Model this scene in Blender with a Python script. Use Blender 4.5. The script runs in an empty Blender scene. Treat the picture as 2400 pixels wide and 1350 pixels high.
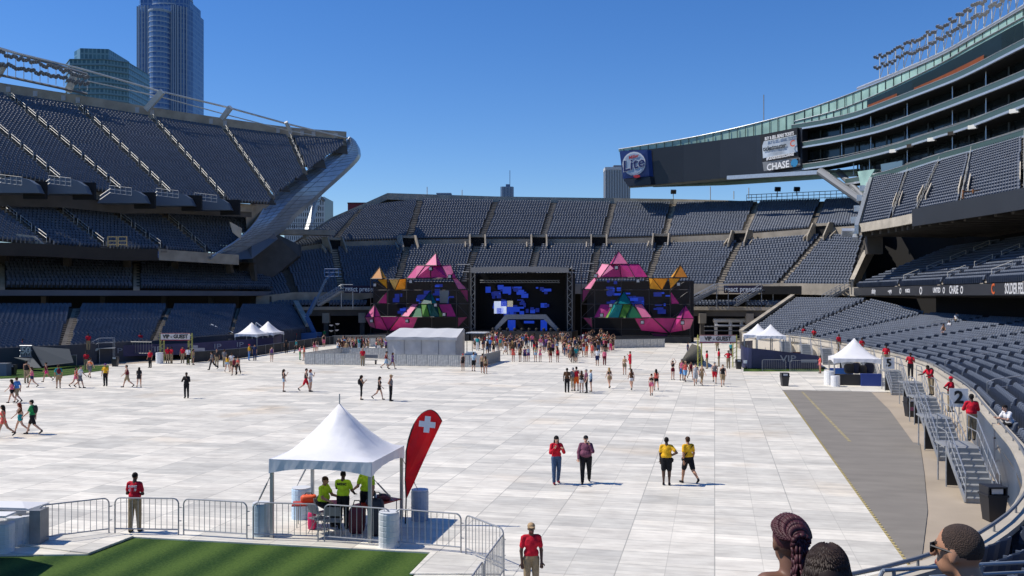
import bpy, math, random
import numpy as np
from mathutils import Vector, Matrix
random.seed(7)
S = bpy.context.scene
COL = S.collection
# ---------------------------------------------------------------- camera, sky, sun
F = 2200.0; H = 7.0; HY = 693.0; TH = math.atan(475/2200)
CT, ST = math.cos(TH), math.sin(TH)
cam = bpy.data.objects.new('camera', bpy.data.cameras.new('camera')); COL.objects.link(cam)
cam.data.sensor_width = 36; cam.data.lens = 36*F/2400; cam.data.shift_y = (HY-675)/2400
cam.data.clip_start = .2; cam.data.clip_end = 9000
cam.location = (0, 0, H); cam.rotation_euler = (math.pi/2, 0, TH)
S.camera = cam
SUN_EL = math.radians(53); SHA = math.radians(5.4)          # shadows run to the right of the picture
Ldir = Vector((math.cos(SHA)*math.cos(SUN_EL), math.sin(SHA)*math.cos(SUN_EL), -math.sin(SUN_EL)))
sl = bpy.data.lights.new('sun', 'SUN'); sl.energy = 5.0; sl.angle = math.radians(.5); sl.color = (1, .93, .83)
so = bpy.data.objects.new('sun', sl); COL.objects.link(so); so.rotation_euler = Ldir.to_track_quat('-Z', 'Y').to_euler()
so.location = (-60, 0, 120)
wd = bpy.data.worlds.new('World'); S.world = wd; wd.use_nodes = True
nt = wd.node_tree; bg = nt.nodes['Background']
sk = nt.nodes.new('ShaderNodeTexSky'); sk.sky_type = 'NISHITA'; sk.sun_disc = False
sk.sun_elevation = SUN_EL; sk.sun_rotation = math.atan2(-Ldir.x, -Ldir.y)
sk.air_density = 1.0; sk.dust_density = .0; sk.ozone_density = 3.0; sk.altitude = 150
hs = nt.nodes.new('ShaderNodeHueSaturation'); hs.inputs['Saturation'].default_value = 1.28; hs.inputs['Hue'].default_value = .505
nt.links.new(sk.outputs[0], hs.inputs['Color']); wb = nt.nodes.new('ShaderNodeVectorMath'); wb.operation = 'MULTIPLY'; wb.inputs[1].default_value = (.86, .97, 1.17)
nt.links.new(hs.outputs[0], wb.inputs[0]); nt.links.new(wb.outputs[0], bg.inputs[0]); bg.inputs[1].default_value = .11
S.view_settings.view_transform = 'Standard'; S.view_settings.look = 'None'; S.view_settings.exposure = 0; S.view_settings.gamma = 1
S.render.engine = 'CYCLES'
# ---------------------------------------------------------------- picture measures to places
def W(px, py, D):
    lat = (px-1200)/F*D
    return Vector((lat*CT-D*ST, D*CT+lat*ST, H-(py-HY)/F*D))
def G(px, py, z=0.0): return W(px, py, (H-z)*F/(py-HY))
def Z(px, D, z):
    p = W(px, HY, D); p.z = z; return p
def proj(P):
    D = -P.x*ST+P.y*CT; lat = P.x*CT+P.y*ST
    return (1200+F*lat/D, HY+F*(H-P.z)/D, D)
def interp(x, pts):
    if x <= pts[0][0]: return pts[0][1]
    for a, b in zip(pts, pts[1:]):
        if x <= b[0]: return a[1]+(b[1]-a[1])*(x-a[0])/(b[0]-a[0])
    return pts[-1][1]
def cr(P, n=6):
    P = [Vector(p) for p in P]; out = []
    for i in range(len(P)-1):
        a = P[i-1] if i else P[0]*2-P[1]; b = P[i]; c = P[i+1]; d = P[i+2] if i+2 < len(P) else P[-1]*2-P[-2]
        for k in range(n):
            t = k/n
            out.append(.5*((2*b)+(c-a)*t+(2*a-5*b+4*c-d)*t*t+(3*b-a-3*c+d)*t**3))
    return out+[P[-1]]
# ---------------------------------------------------------------- materials
def srgb(r, g, b):
    f = lambda c: ((c/255+.055)/1.055)**2.4 if c > 10 else c/255/12.92
    return (f(r), f(g), f(b))
_m = {}
def M(name, col, rough=.7, metal=0, var=.0, vs=3.0, bump=0, bs=20, spec=.5, stretch=None, em=0, back=False, coord='Object'):
    if name in _m: return _m[name]
    m = bpy.data.materials.new(name); m.use_nodes = True; n = m.node_tree.nodes; l = m.node_tree.links
    b = n['Principled BSDF']; b.inputs['Base Color'].default_value = (*col, 1); b.inputs['Roughness'].default_value = rough
    b.inputs['Metallic'].default_value = metal; b.inputs['Specular IOR Level'].default_value = spec
    if em: b.inputs['Emission Color'].default_value = (*col, 1); b.inputs['Emission Strength'].default_value = em
    if var or bump:
        tc = n.new('ShaderNodeTexCoord'); src = tc.outputs[coord]
        if stretch:
            mp = n.new('ShaderNodeMapping'); mp.inputs['Scale'].default_value = stretch; l.new(src, mp.inputs[0]); src = mp.outputs[0]
    if var:
        nz = n.new('ShaderNodeTexNoise'); nz.inputs['Scale'].default_value = vs; nz.inputs['Detail'].default_value = 6; l.new(src, nz.inputs[0])
        r = n.new('ShaderNodeMapRange'); r.inputs[1].default_value = .3; r.inputs[2].default_value = .7; r.inputs[3].default_value = 1-var; r.inputs[4].default_value = 1+var
        l.new(nz.outputs[0], r.inputs[0])
        v = n.new('ShaderNodeVectorMath'); v.operation = 'SCALE'; v.inputs[0].default_value = col; l.new(r.outputs[0], v.inputs['Scale'])
        l.new(v.outputs[0], b.inputs['Base Color'])
    if bump:
        nb = n.new('ShaderNodeTexNoise'); nb.inputs['Scale'].default_value = bs; nb.inputs['Detail'].default_value = 4; l.new(src, nb.inputs[0])
        bp = n.new('ShaderNodeBump'); bp.inputs['Strength'].default_value = bump; bp.inputs['Distance'].default_value = .05; l.new(nb.outputs[0], bp.inputs['Height']); l.new(bp.outputs[0], b.inputs['Normal'])
    _m[name] = m; return m
def translucent(m, f):
    n = m.node_tree.nodes; l = m.node_tree.links; b = n['Principled BSDF']; o = n['Material Output']; t = n.new('ShaderNodeBsdfTranslucent'); x = n.new('ShaderNodeMixShader'); x.inputs[0].default_value = f
    t.inputs[0].default_value = b.inputs['Base Color'].default_value
    if b.inputs['Base Color'].is_linked: l.new(b.inputs['Base Color'].links[0].from_socket, t.inputs[0])
    l.new(b.outputs[0], x.inputs[1]); l.new(t.outputs[0], x.inputs[2]); l.new(x.outputs[0], o.inputs[0]); return m
CONC = M('concrete', (.33, .29, .23), .85, 0, .22, .6, .2, 8)
CONC_L = M('pale_concrete', (.42, .38, .31), .85, 0, .18, .8)
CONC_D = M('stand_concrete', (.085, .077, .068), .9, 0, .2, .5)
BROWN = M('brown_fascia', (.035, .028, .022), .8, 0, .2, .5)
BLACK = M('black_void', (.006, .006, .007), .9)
BLACKM = M('black_metal', (.012, .012, .014), .5)
STEEL = M('galvanised_steel', (.36, .38, .4), .42, .55, .15, 6)
WSTEEL = M('pale_painted_steel', (.52, .52, .49), .5, .1, .1, 2)
GSTEEL = M('grey_painted_steel', (.2, .21, .22), .5, .3)
ALU = M('aluminium', (.55, .58, .6), .35, .6, .1, 4)
DGLASS = M('dark_glass', (.012, .018, .02), .12, 0, .0, spec=.6)
WHITE = M('white_paint', (.75, .75, .74), .5)
SEATB = M('seat_plastic', (.078, .096, .13), .6, 0, .2, .8, spec=.22)
b_ = SEATB.node_tree.nodes['Principled BSDF']; b_.inputs['Coat Weight'].default_value = .4; b_.inputs['Coat Roughness'].default_value = .5; b_.inputs['Coat IOR'].default_value = 1.6
GREEN_PANEL = M('green_glass_panel', (.3, .46, .39), .3, 0, .25, .35, spec=.6)
MULL = M('dark_mullion', (.03, .05, .045), .5)
# ---------------------------------------------------------------- mesh building
class MB:
    def __init__(s): s.v = []; s.f = []; s.m = []; s.mats = []
    def mi(s, mat):
        if mat not in s.mats: s.mats.append(mat)
        return s.mats.index(mat)
    def add(s, vs, fs, mat):
        o = len(s.v); s.v += [tuple(v) for v in vs]; k = s.mi(mat)
        for f in fs: s.f.append(tuple(i+o for i in f)); s.m.append(k)
        return s
    def frame8(s, q, mat): return s.add(q, [(0,3,2,1),(4,5,6,7),(0,1,5,4),(1,2,6,5),(2,3,7,6),(3,0,4,7)], mat)
    def box(s, c, d, mat, rz=0, tilt=None):
        c = Vector(c); x, y, z = [k/2 for k in d]; R = Matrix.Rotation(rz, 3, 'Z')
        if tilt is not None: R = R @ Matrix.Rotation(tilt, 3, 'X')
        q = [c+R@Vector(p) for p in ((-x,-y,-z),(x,-y,-z),(x,y,-z),(-x,y,-z),(-x,-y,z),(x,-y,z),(x,y,z),(-x,y,z))]
        return s.frame8(q, mat)
    def beam(s, a, b, w, h, mat, up=(0,0,1)):
        a = Vector(a); b = Vector(b); d = (b-a).normalized(); u = Vector(up)
        if abs(d.dot(u)) > .98: u = Vector((1, 0, 0))
        r = d.cross(u).normalized(); u = r.cross(d)
        q = [p+r*(i*w/2)+u*(j*h/2) for p in (a, b) for i, j in ((-1,-1),(1,-1),(1,1),(-1,1))]
        return s.frame8(q, mat)
    def tube(s, a, b, r, mat, n=6, r2=None):
        a = Vector(a); b = Vector(b); d = (b-a)
        if d.length < 1e-6: return s
        d.normalize(); u = Vector((0,0,1)) if abs(d.z) < .9 else Vector((1,0,0)); x = d.cross(u).normalized(); y = x.cross(d)
        r2 = r if r2 is None else r2
        vs = [a+(x*math.cos(t)+y*math.sin(t))*r for t in [2*math.pi*i/n for i in range(n)]]+[b+(x*math.cos(t)+y*math.sin(t))*r2 for t in [2*math.pi*i/n for i in range(n)]]
        return s.add(vs, [(i, (i+1)%n, n+(i+1)%n, n+i) for i in range(n)]+[tuple(range(n))[::-1], tuple(range(n, 2*n))], mat)
    def path(s, pts, r, mat, n=6, closed=False):
        pts = list(pts)
        if closed: pts = pts+[pts[0]]
        for a, b in zip(pts, pts[1:]): s.tube(a, b, r, mat, n)
        return s
    def poly(s, pts, mat): return s.add(pts, [tuple(range(len(pts)))], mat)
    def prism(s, pts, vec, mat):
        n = len(pts); vec = Vector(vec); pts = [Vector(p) for p in pts]
        return s.add(pts+[p+vec for p in pts], [tuple(range(n))[::-1], tuple(range(n, 2*n))]+[(i, (i+1)%n, n+(i+1)%n, n+i) for i in range(n)], mat)
    def lathe(s, prof, mat, c=(0,0,0), n=16):
        c = Vector(c); vs = []; fs = []
        for r, z in prof: vs += [c+Vector((r*math.cos(2*math.pi*i/n), r*math.sin(2*math.pi*i/n), z)) for i in range(n)]
        for k in range(len(prof)-1): fs += [(k*n+i, k*n+(i+1)%n, (k+1)*n+(i+1)%n, (k+1)*n+i) for i in range(n)]
        return s.add(vs, fs+[tuple(range(n))[::-1], tuple(range((len(prof)-1)*n, len(prof)*n))], mat)
    def strip(s, A, B, mat, T=None):
        """ruled sheet between two point rows; T gives it thickness (vector, or one per point)"""
        n = len(A); A = [Vector(a) for a in A]; B = [Vector(b) for b in B]
        if T is None: return s.add(A+B, [(i, i+1, n+i+1, n+i) for i in range(n-1)], mat)
        Ts = [Vector(t) for t in T] if isinstance(T, list) else [Vector(T)]*n
        vs = A+B+[a+t for a, t in zip(A, Ts)]+[b+t for b, t in zip(B, Ts)]; fs = []
        for i in range(n-1):
            a, b, c, d = i, n+i, 2*n+i, 3*n+i
            fs += [(a, a+1, b+1, b), (c, d, d+1, c+1), (a, c, c+1, a+1), (b, b+1, d+1, d)]
        fs += [(0, n, 3*n, 2*n), (n-1, 3*n-1, 4*n-1, 2*n-1)]
        return s.add(vs, fs, mat)
    def build(s, name, parent=None, smooth=False, world=True):
        me = bpy.data.meshes.new(name); v = s.v
        if parent is not None and world:
            r = parent
            while r.parent: r = r.parent
            Mi = (Matrix.Translation(r.location) @ Matrix.Rotation(r.rotation_euler.z, 4, 'Z')).inverted()
            if Mi != Matrix(): v = [tuple(Mi @ Vector(p)) for p in v]
        me.from_pydata(v, [], s.f)
        for m in s.mats: me.materials.append(m)
        me.polygons.foreach_set('material_index', s.m)
        if smooth: me.polygons.foreach_set('use_smooth', [True]*len(s.f))
        me.update()
        o = bpy.data.objects.new(name, me); COL.objects.link(o)
        if parent is not None: o.parent = parent
        return o
def L(m, name, parent=None, smooth=False): return m.build(name, parent, smooth, world=False)
def tag(o, label=None, cat=None, group=None, kind=None):
    if label: o['label'] = label
    if cat: o['category'] = cat
    if group: o['group'] = group
    if kind: o['kind'] = kind
    return o
def thing(name, label, cat, loc=(0,0,0), rz=0, group=None):
    o = bpy.data.objects.new(name, None); COL.objects.link(o); o.location = loc; o.rotation_euler.z = rz; o.empty_display_size = .3
    return tag(o, label, cat, group)
def struct(m, name): return tag(m.build(name), kind='structure')
def dup(o, loc=None, rz=None, label=None, parent=None):
    c = o.copy(); COL.objects.link(c)
    if parent is not None: c.parent = parent
    if loc is not None: c.location = loc
    if rz is not None: c.rotation_euler.z = rz
    if label: c['label'] = label
    for ch in [x for x in KIDS.get(o.name) or o.children]: dup(ch, parent=c)
    return c
KIDS = {}
def text(s, c, size, mat, parent, right=(1,0,0), up=(0,0,1), ext=.01, name='lettering', sx=1, local=False, bold=0, align='CENTER'):
    cu = bpy.data.curves.new('t', 'FONT'); cu.body = s; cu.size = size; cu.align_x = align; cu.align_y = 'CENTER'; cu.extrude = ext; cu.resolution_u = 2; cu.offset = bold
    o = bpy.data.objects.new('t', cu); COL.objects.link(o)
    dg = bpy.context.evaluated_depsgraph_get(); me = bpy.data.meshes.new_from_object(o.evaluated_get(dg))
    bpy.data.objects.remove(o); bpy.data.curves.remove(cu)
    r = Vector(right).normalized(); u = Vector(up).normalized(); n = r.cross(u); c = Vector(c)
    m = MB(); m.add([c+r*v.co.x*sx+u*v.co.y+n*v.co.z for v in me.vertices], [tuple(p.vertices) for p in me.polygons], mat)
    bpy.data.meshes.remove(me)
    return m.build(name, parent, world=not local)
# ---------------------------------------------------------------- ground, deck, grass
def deckmat():
    m = bpy.data.materials.new('white_deck_panels'); m.use_nodes = True; n = m.node_tree.nodes; l = m.node_tree.links; b = n['Principled BSDF']; b.inputs['Roughness'].default_value = .55
    tc = n.new('ShaderNodeTexCoord')
    def brick(w, h, off, c1, c2, mort, ms):
        k = n.new('ShaderNodeTexBrick'); k.offset = off; k.inputs['Scale'].default_value = 1; k.inputs['Brick Width'].default_value = w; k.inputs['Row Height'].default_value = h
        k.inputs['Color1'].default_value = (*c1, 1); k.inputs['Color2'].default_value = (*c2, 1); k.inputs['Mortar'].default_value = (*mort, 1); k.inputs['Mortar Size'].default_value = ms
        l.new(tc.outputs['Object'], k.inputs[0]); return k
    big = brick(2.44, 1.22, 0, (.83, .785, .68), (.58, .56, .495), (.52, .5, .44), .018)
    sm = brick(1.22, .305, .0, (1.06, 1.06, 1.05), (.9, .9, .9), (.78, .78, .77), .012)
    mul = n.new('ShaderNodeMix'); mul.data_type = 'RGBA'; mul.blend_type = 'MULTIPLY'; mul.inputs[0].default_value = 1
    l.new(big.outputs[0], mul.inputs[6]); l.new(sm.outputs[0], mul.inputs[7])
    mp = n.new('ShaderNodeMapping'); mp.inputs['Scale'].default_value = (.6, 1.2, 1); l.new(tc.outputs['Object'], mp.inputs[0])
    nz = n.new('ShaderNodeTexNoise'); nz.inputs['Scale'].default_value = 1.4; nz.inputs['Detail'].default_value = 8; nz.inputs['Roughness'].default_value = .65; l.new(mp.outputs[0], nz.inputs[0])
    cp = n.new('ShaderNodeValToRGB'); cp.color_ramp.elements[0].position = .32; cp.color_ramp.elements[0].color = (.78, .77, .76, 1); cp.color_ramp.elements[1].position = .62; cp.color_ramp.elements[1].color = (1.04, 1.04, 1.03, 1)
    l.new(nz.outputs[0], cp.inputs[0])
    m2 = n.new('ShaderNodeMix'); m2.data_type = 'RGBA'; m2.blend_type = 'MULTIPLY'; m2.inputs[0].default_value = 1; l.new(mul.outputs[2], m2.inputs[6]); l.new(cp.outputs[0], m2.inputs[7])
    # rust and dirt
    n3 = n.new('ShaderNodeTexNoise'); n3.inputs['Scale'].default_value = .16; n3.inputs['Detail'].default_value = 6; l.new(tc.outputs['Object'], n3.inputs[0])
    c3 = n.new('ShaderNodeValToRGB'); c3.color_ramp.elements[0].position = .58; c3.color_ramp.elements[0].color = (1, 1, 1, 1); c3.color_ramp.elements[1].position = .8; c3.color_ramp.elements[1].color = (.9, .76, .6, 1); l.new(n3.outputs[0], c3.inputs[0])
    m3 = n.new('ShaderNodeMix'); m3.data_type = 'RGBA'; m3.blend_type = 'MULTIPLY'; m3.inputs[0].default_value = .8; l.new(m2.outputs[2], m3.inputs[6]); l.new(c3.outputs[0], m3.inputs[7])
    l.new(m3.outputs[2], b.inputs['Base Color'])
    return m
DECK = deckmat()
def grassmat(name, a, b_, sc):
    m = bpy.data.materials.new(name); m.use_nodes = True; n = m.node_tree.nodes; l = m.node_tree.links; b = n['Principled BSDF']; b.inputs['Roughness'].default_value = .9; b.inputs['Specular IOR Level'].default_value = .15
    tc = n.new('ShaderNodeTexCoord'); sx = n.new('ShaderNodeSeparateXYZ'); l.new(tc.outputs['Object'], sx.inputs[0])
    w = n.new('ShaderNodeTexWave'); w.inputs['Scale'].default_value = sc; w.inputs['Distortion'].default_value = 1.2; w.inputs['Detail'].default_value = 2; l.new(tc.outputs['Object'], w.inputs[0])
    nz = n.new('ShaderNodeTexNoise'); nz.inputs['Scale'].default_value = 14; nz.inputs['Detail'].default_value = 8; l.new(tc.outputs['Object'], nz.inputs[0])
    ad = n.new('ShaderNodeMath'); ad.operation = 'MULTIPLY_ADD'; ad.inputs[1].default_value = .75; l.new(w.outputs[1], ad.inputs[0])
    mm = n.new('ShaderNodeMath'); mm.operation = 'MULTIPLY_ADD'; mm.inputs[1].default_value = 1.4; mm.inputs[2].default_value = -.55; l.new(nz.outputs[0], mm.inputs[0]); l.new(mm.outputs[0], ad.inputs[2])
    mx = n.new('ShaderNodeMix'); mx.data_type = 'RGBA'; mx.inputs[6].default_value = (*a, 1); mx.inputs[7].default_value = (*b_, 1); l.new(ad.outputs[0], mx.inputs[0]); l.new(mx.outputs[2], b.inputs['Base Color'])
    bp = n.new('ShaderNodeBump'); bp.inputs['Strength'].default_value = .8; bp.inputs['Distance'].default_value = .03
    n2 = n.new('ShaderNodeTexNoise'); n2.inputs['Scale'].default_value = 60; l.new(tc.outputs['Object'], n2.inputs[0]); l.new(n2.outputs[0], bp.inputs['Height']); l.new(bp.outputs[0], b.inputs['Normal'])
    return m
GRASS = grassmat('turf', (.014, .045, .008), (.075, .13, .024), .22)
GRND = M('tan_ground_concrete', (.36, .30, .225), .9, 0, .14, .35, .15, 5)
ASPH = M('taupe_ground_sheet', (.205, .187, .158), .8, 0, .13, .8, .25, 3, stretch=(.6, 1.5, 1))
OUT = M('outer_ground', (.12, .13, .09), .95, 0, .3, .01)
struct(MB().poly([(-4000,-600,-.05),(4000,-600,-.05),(4000,8000,-.05),(-4000,8000,-.05)], OUT), 'ground')
struct(MB().poly([(-100,4,0),(60,4,0),(60,190,0),(-100,190,0)], GRND), 'pavement')
def sheet(pts, z0, z1, mat, name):
    return struct(MB().prism([Vector((p[0], p[1], z0)) for p in pts], (0,0,z1-z0), mat), name)
# deck: one thin raised floor, with a notch for the turf in front
gA = G(310,1262); gB = G(1010,1299); gC = G(205,1303); gD = G(-60,1306); gE = G(972,1352)
XR = 4.86
left = [G(-400,893), G(0,884), G(60,884), G(235,860), G(470,842), G(600,822), G(760,804), G(900,795)]
pts = [(XR, 10), (XR, 72), (14.3, 72), (15.6, 66+20), (13, 100), (9, 117), (3, 128), (3, 150), (-52, 150)]+[(p.x, p.y) for p in left[::-1]]+[(-40, 24), (gD.x-9, gD.y+.3), (gD.x, gD.y), (gC.x, gC.y), (gA.x, gA.y), (gB.x, gB.y), (gE.x, gE.y), (gE.x-.3, 10)]
sheet(pts, .004, .05, DECK, 'floor')
gr = [(gD.x-12, gD.y+1), (gC.x, gC.y+.2), (gA.x, gA.y+.3), (gB.x+.3, gB.y+.3), (gE.x+.3, 10), (-30, 10)]
sheet(gr, .002, .012, GRASS, 'grass')
lg = [G(-400,905), G(40,888), G(140,884), G(255,868), G(255,858), G(100,858), G(-400,870)]
sheet([(p.x, p.y) for p in lg][::-1], .056, .064, GRASS, 'side_grass')
gg = [G(1742,872), G(1930,872), G(1935,862), G(1745,855)]
sheet([(p.x, p.y) for p in gg], .056, .064, GRASS, 'platform_grass')
ap = [G(1828,908), G(2030,908), G(2085,962), G(2140,1038), G(2156,1040), G(2166,1110), G(2174,1200), G(2160,1312), G(2118,1316)]
sheet([(max(p.x, XR+.01), p.y) for p in ap], .006, .03, ASPH, 'path')
YEL = M('yellow_paint', (.30, .255, .14), .8, 0, .35, 3)
a, b = G(1880,918,.03), G(1992,1035,.03)
mk = MB(); mk.beam(a+Vector((0,0,.002)), b+Vector((0,0,.002)), .14, .006, YEL); struct(mk, 'marking')
# yellow edge ramp teeth along the deck edge
mk = MB(); y = 14.0; mk.box((XR+.03, 42, .02), (.05, 58, .03), M('yellow_edge', (.42, .34, .14), .7))
YEDGE = _m['yellow_edge']
while y < 70: mk.box((XR+.05, y, .03), (.09, .16, .04), YEDGE); y += .32
tag(mk.build('edge_strip'), 'yellow toothed rubber strip along the right edge of the white deck', 'edge strip')
# ---------------------------------------------------------------- seats and seating tiers
def seat_arrays(detail=True):
    v = []; f = []
    def bx(pts4, y0, y1, lean=0):      # outline in x,z extruded in y
        o = len(v); n = len(pts4)
        for yy in (y0, y1):
            for x, z in pts4: v.append((x, yy+(z-.45)*lean, z))
        f.append(tuple(range(o, o+n))); f.append(tuple(range(o+2*n-1, o+n-1, -1)))
        for i in range(n): f.append((o+(i+1)%n, o+i, o+n+i, o+n+(i+1)%n))
    # backrest curved in plan (its wings come forward); seat faces -y
    prof = ((0,.42), (.015,.62), (.055,.75), (.105,.82), (.115,.79), (.05,.42)); n = len(prof); o = len(v)
    for x, y0, k in ((-.225,-.085,.93), (-.11,0,1), (.11,0,1), (.225,-.085,.93)):
        for y, z in prof: v.append((x, y+y0, .42+(z-.42)*k))
    for c in range(3):
        for i in range(n-1): a = o+c*n+i; f.append((a, a+n, a+n+1, a+1))
    f.append(tuple(range(o, o+n))); f.append(tuple(range(o+4*n-1, o+3*n-1, -1)))
    bx([(-.2,.34),(.2,.34),(.2,.57),(-.2,.57)], -.12, -.03, .12)                               # folded-up pan
    if detail: bx([(-.24,.0),(-.2,.0),(-.2,.62),(-.24,.62)], -.3, .0); 
    return np.array(v), f
SV, SF = seat_arrays(True)
SEAT_ME = bpy.data.meshes.new('seat'); SEAT_ME.from_pydata([tuple(x) for x in SV], [], SF); SEAT_ME.materials.append(SEATB)
def seats_mesh(places, name, parent):
    A = np.array(places, float); A[:, :3] -= np.array(parent.location); N = len(A); nv = len(SV)
    c, s = np.cos(A[:,3])[:,None], np.sin(A[:,3])[:,None]
    X = SV[:,0][None]*c-SV[:,1][None]*s+A[:,0:1]; Y = SV[:,0][None]*s+SV[:,1][None]*c+A[:,1:2]; Zz = SV[:,2][None]+A[:,2:3]
    co = np.stack([X, Y, Zz], -1).reshape(-1)
    lt = np.array([len(f) for f in SF]); li = np.concatenate([np.array(f) for f in SF]); st = np.concatenate([[0], np.cumsum(lt)[:-1]])
    me = bpy.data.meshes.new(name); me.vertices.add(N*nv); me.vertices.foreach_set('co', co)
    me.loops.add(N*len(li)); me.loops.foreach_set('vertex_index', (li[None]+np.arange(N)[:,None]*nv).reshape(-1).astype(np.int32))
    me.polygons.add(N*len(lt)); me.polygons.foreach_set('loop_start', (st[None]+np.arange(N)[:,None]*len(li)).reshape(-1).astype(np.int32))
    me.polygons.foreach_set('loop_total', np.tile(lt, N).astype(np.int32)); me.materials.append(SEATB); me.update(calc_edges=True); me.shade_flat()
    o = bpy.data.objects.new(name, me); COL.objects.link(o); o.parent = parent; return o
def tier(root, bot, top, nrows, aisles=None, aw=1.1, pitch=.52, clip=None, rails=None, amat=None, cmat=None, indiv=100, places=None, back=.62, holes=()):
    """stepped seating between a front line and a back line; bot/top matched points, a stair at each matched pair"""
    amat = amat or CONC; cmat = cmat or CONC_D
    base = MB(); own = places is None; places = [] if own else places
    ns = len(bot)-1
    for j in range(ns):
        b0, b1, t0, t1 = bot[j], bot[j+1], top[j], top[j+1]
        for i in range(nrows):
            u, w = i/nrows, (i+1)/nrows
            p0, p1, q0, q1 = b0.lerp(t0, u), b1.lerp(t1, u), b0.lerp(t0, w), b1.lerp(t1, w)
            Lr = (p1-p0).length; K = max(1, int(Lr/4)) if clip else 1
            for k in range(K):
                a, c = k/K, (k+1)/K
                A, B, C_, D_ = p0.lerp(p1, a), p0.lerp(p1, c), q0.lerp(q1, a), q0.lerp(q1, c)
                if clip and not clip((A+D_)/2): continue
                C2, D2 = C_.copy(), D_.copy(); C2.z = A.z; D2.z = B.z
                base.add([A, B, D2, C2, C_, D_], [(0,1,2,3), (3,2,5,4)], cmat)
            d = (p1-p0); d.z = 0; Lh = d.length; d.normalize(); nrm = Vector((d.y, -d.x, 0))
            if nrm.dot((q0-p0)) > 0: nrm = -nrm        # towards the field
            ang = math.atan2(nrm.y, nrm.x)+math.pi/2
            n = int((Lh-aw)/pitch)
            if n > 0:
                off = (Lh-(n-1)*pitch)/2
                m0, m1 = p0.lerp(q0, back), p1.lerp(q1, back)
                for k in range(n):
                    t = (off+k*pitch)/Lh; P = m0.lerp(m1, t); z = p0.z+(p1.z-p0.z)*t
                    if clip and not clip(P): continue
                    if holes and any((P.x-h.x)**2+(P.y-h.y)**2 < h[2]**2 for h in ()): continue
                    places.append((P.x, P.y, z, ang))
    # stairs
    AO = {}
    for j in range(0 if aisles is None else 0, ns+1):
        if aisles is not None and j not in aisles: continue
        b, t = bot[j], top[j]
        jj = min(j, ns-1); d = (bot[jj+1]-bot[jj]); d.z = 0; d.normalize()
        if j == ns: d = d
        off = d*(aw/2) if j == 0 else (-d*(aw/2) if j == ns else d*0)
        als = MB()
        for i in range(nrows):
            for h in (0, .5):
                u, w = (i+h)/nrows, (i+h+.5)/nrows
                p, q = b.lerp(t, u)+off, b.lerp(t, w)+off
                if clip and not clip(p): continue
                zt = b.lerp(t, i/nrows).z+(.012 if h == 0 else (t.z-b.z)/nrows*.5)
                r = d*(aw/2)
                pts = [p-r, p+r, q+r, q-r]
                for x in pts: x.z = zt
                als.prism([Vector((x.x, x.y, zt-.1-(t.z-b.z)/nrows*.5)) for x in pts], (0,0,.1+(t.z-b.z)/nrows*.5), amat)
        if als.f: AO[j] = als.build('aisle_stairs', root)
    base.build('stepped_slab', root)
    if rails:
        for j in range(ns+1):
            if aisles is not None and j not in aisles: continue
            rm = MB()
            i = 1
            while i < nrows-2:
                p, q = bot[j].lerp(top[j], i/nrows), bot[j].lerp(top[j], (i+rails)/nrows)
                if not clip or (clip(p) and clip(q)):
                    for hh in (.95, .55): rm.tube(p+Vector((0,0,hh)), q+Vector((0,0,hh)), .026, WSTEEL, 4)
                    for e in (p, q): rm.tube(e, e+Vector((0,0,.95)), .03, WSTEEL, 4)
                i += rails+1
            if rm.f: rm.build('handrail', AO.get(j, root))
    if own: finish_seats(root, places, indiv)
    return places
def finish_seats(root, places, indiv=100):
    def key(p):
        x, y, D = proj(Vector(p[:3])+Vector((0,0,.6)))
        return D+(0 if (0 < x < 2400 and 0 < y < 1350 and D > 0) else 1e5)
    places.sort(key=key)
    for p in places[:indiv]:
        o = bpy.data.objects.new('seat', SEAT_ME); COL.objects.link(o); o.location = Vector(p[:3])-root.location; o.rotation_euler.z = p[3]; o.parent = root
    if len(places) > indiv: tag(seats_mesh(places[indiv:], 'seat', root), kind='stuff')
def vom(root, P, ang, w=3.2, h=2.4, dep=4.0, mat=None):
    """stair mouth in a stand: dark opening between two sloping side walls"""
    mat = mat or CONC_L
    R = Matrix.Rotation(ang, 3, 'Z'); q = lambda x, y, z: P+R@Vector((x, y, z))
    m = MB()
    for sx in (-1, 1):
        a = sx*w/2
        m.prism([q(a,-dep*.62,.2), q(a,-dep*.62,.9), q(a,-.6,h+.6), q(a,dep*.5,h+.6), q(a,dep*.5,0), q(a,-.6,0)], R@Vector((.22*sx,0,0)), mat)
        m.prism([q(a+sx*.9,-dep*.5,.2), q(a+sx*.9,-dep*.5,.8), q(a+sx*.9,0,h*.6+.3), q(a+sx*.9,0,0)], R@Vector((.18*sx,0,0)), mat)
    m.box(q(0, .6, h+.3), (w, 1.2, .45), mat, ang)
    m.build('vomitory_wall', root)
    MB().box(q(0, .3, h/2), (w-.02, .1, h), BLACK, ang).build('vomitory_opening', root)
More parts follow.
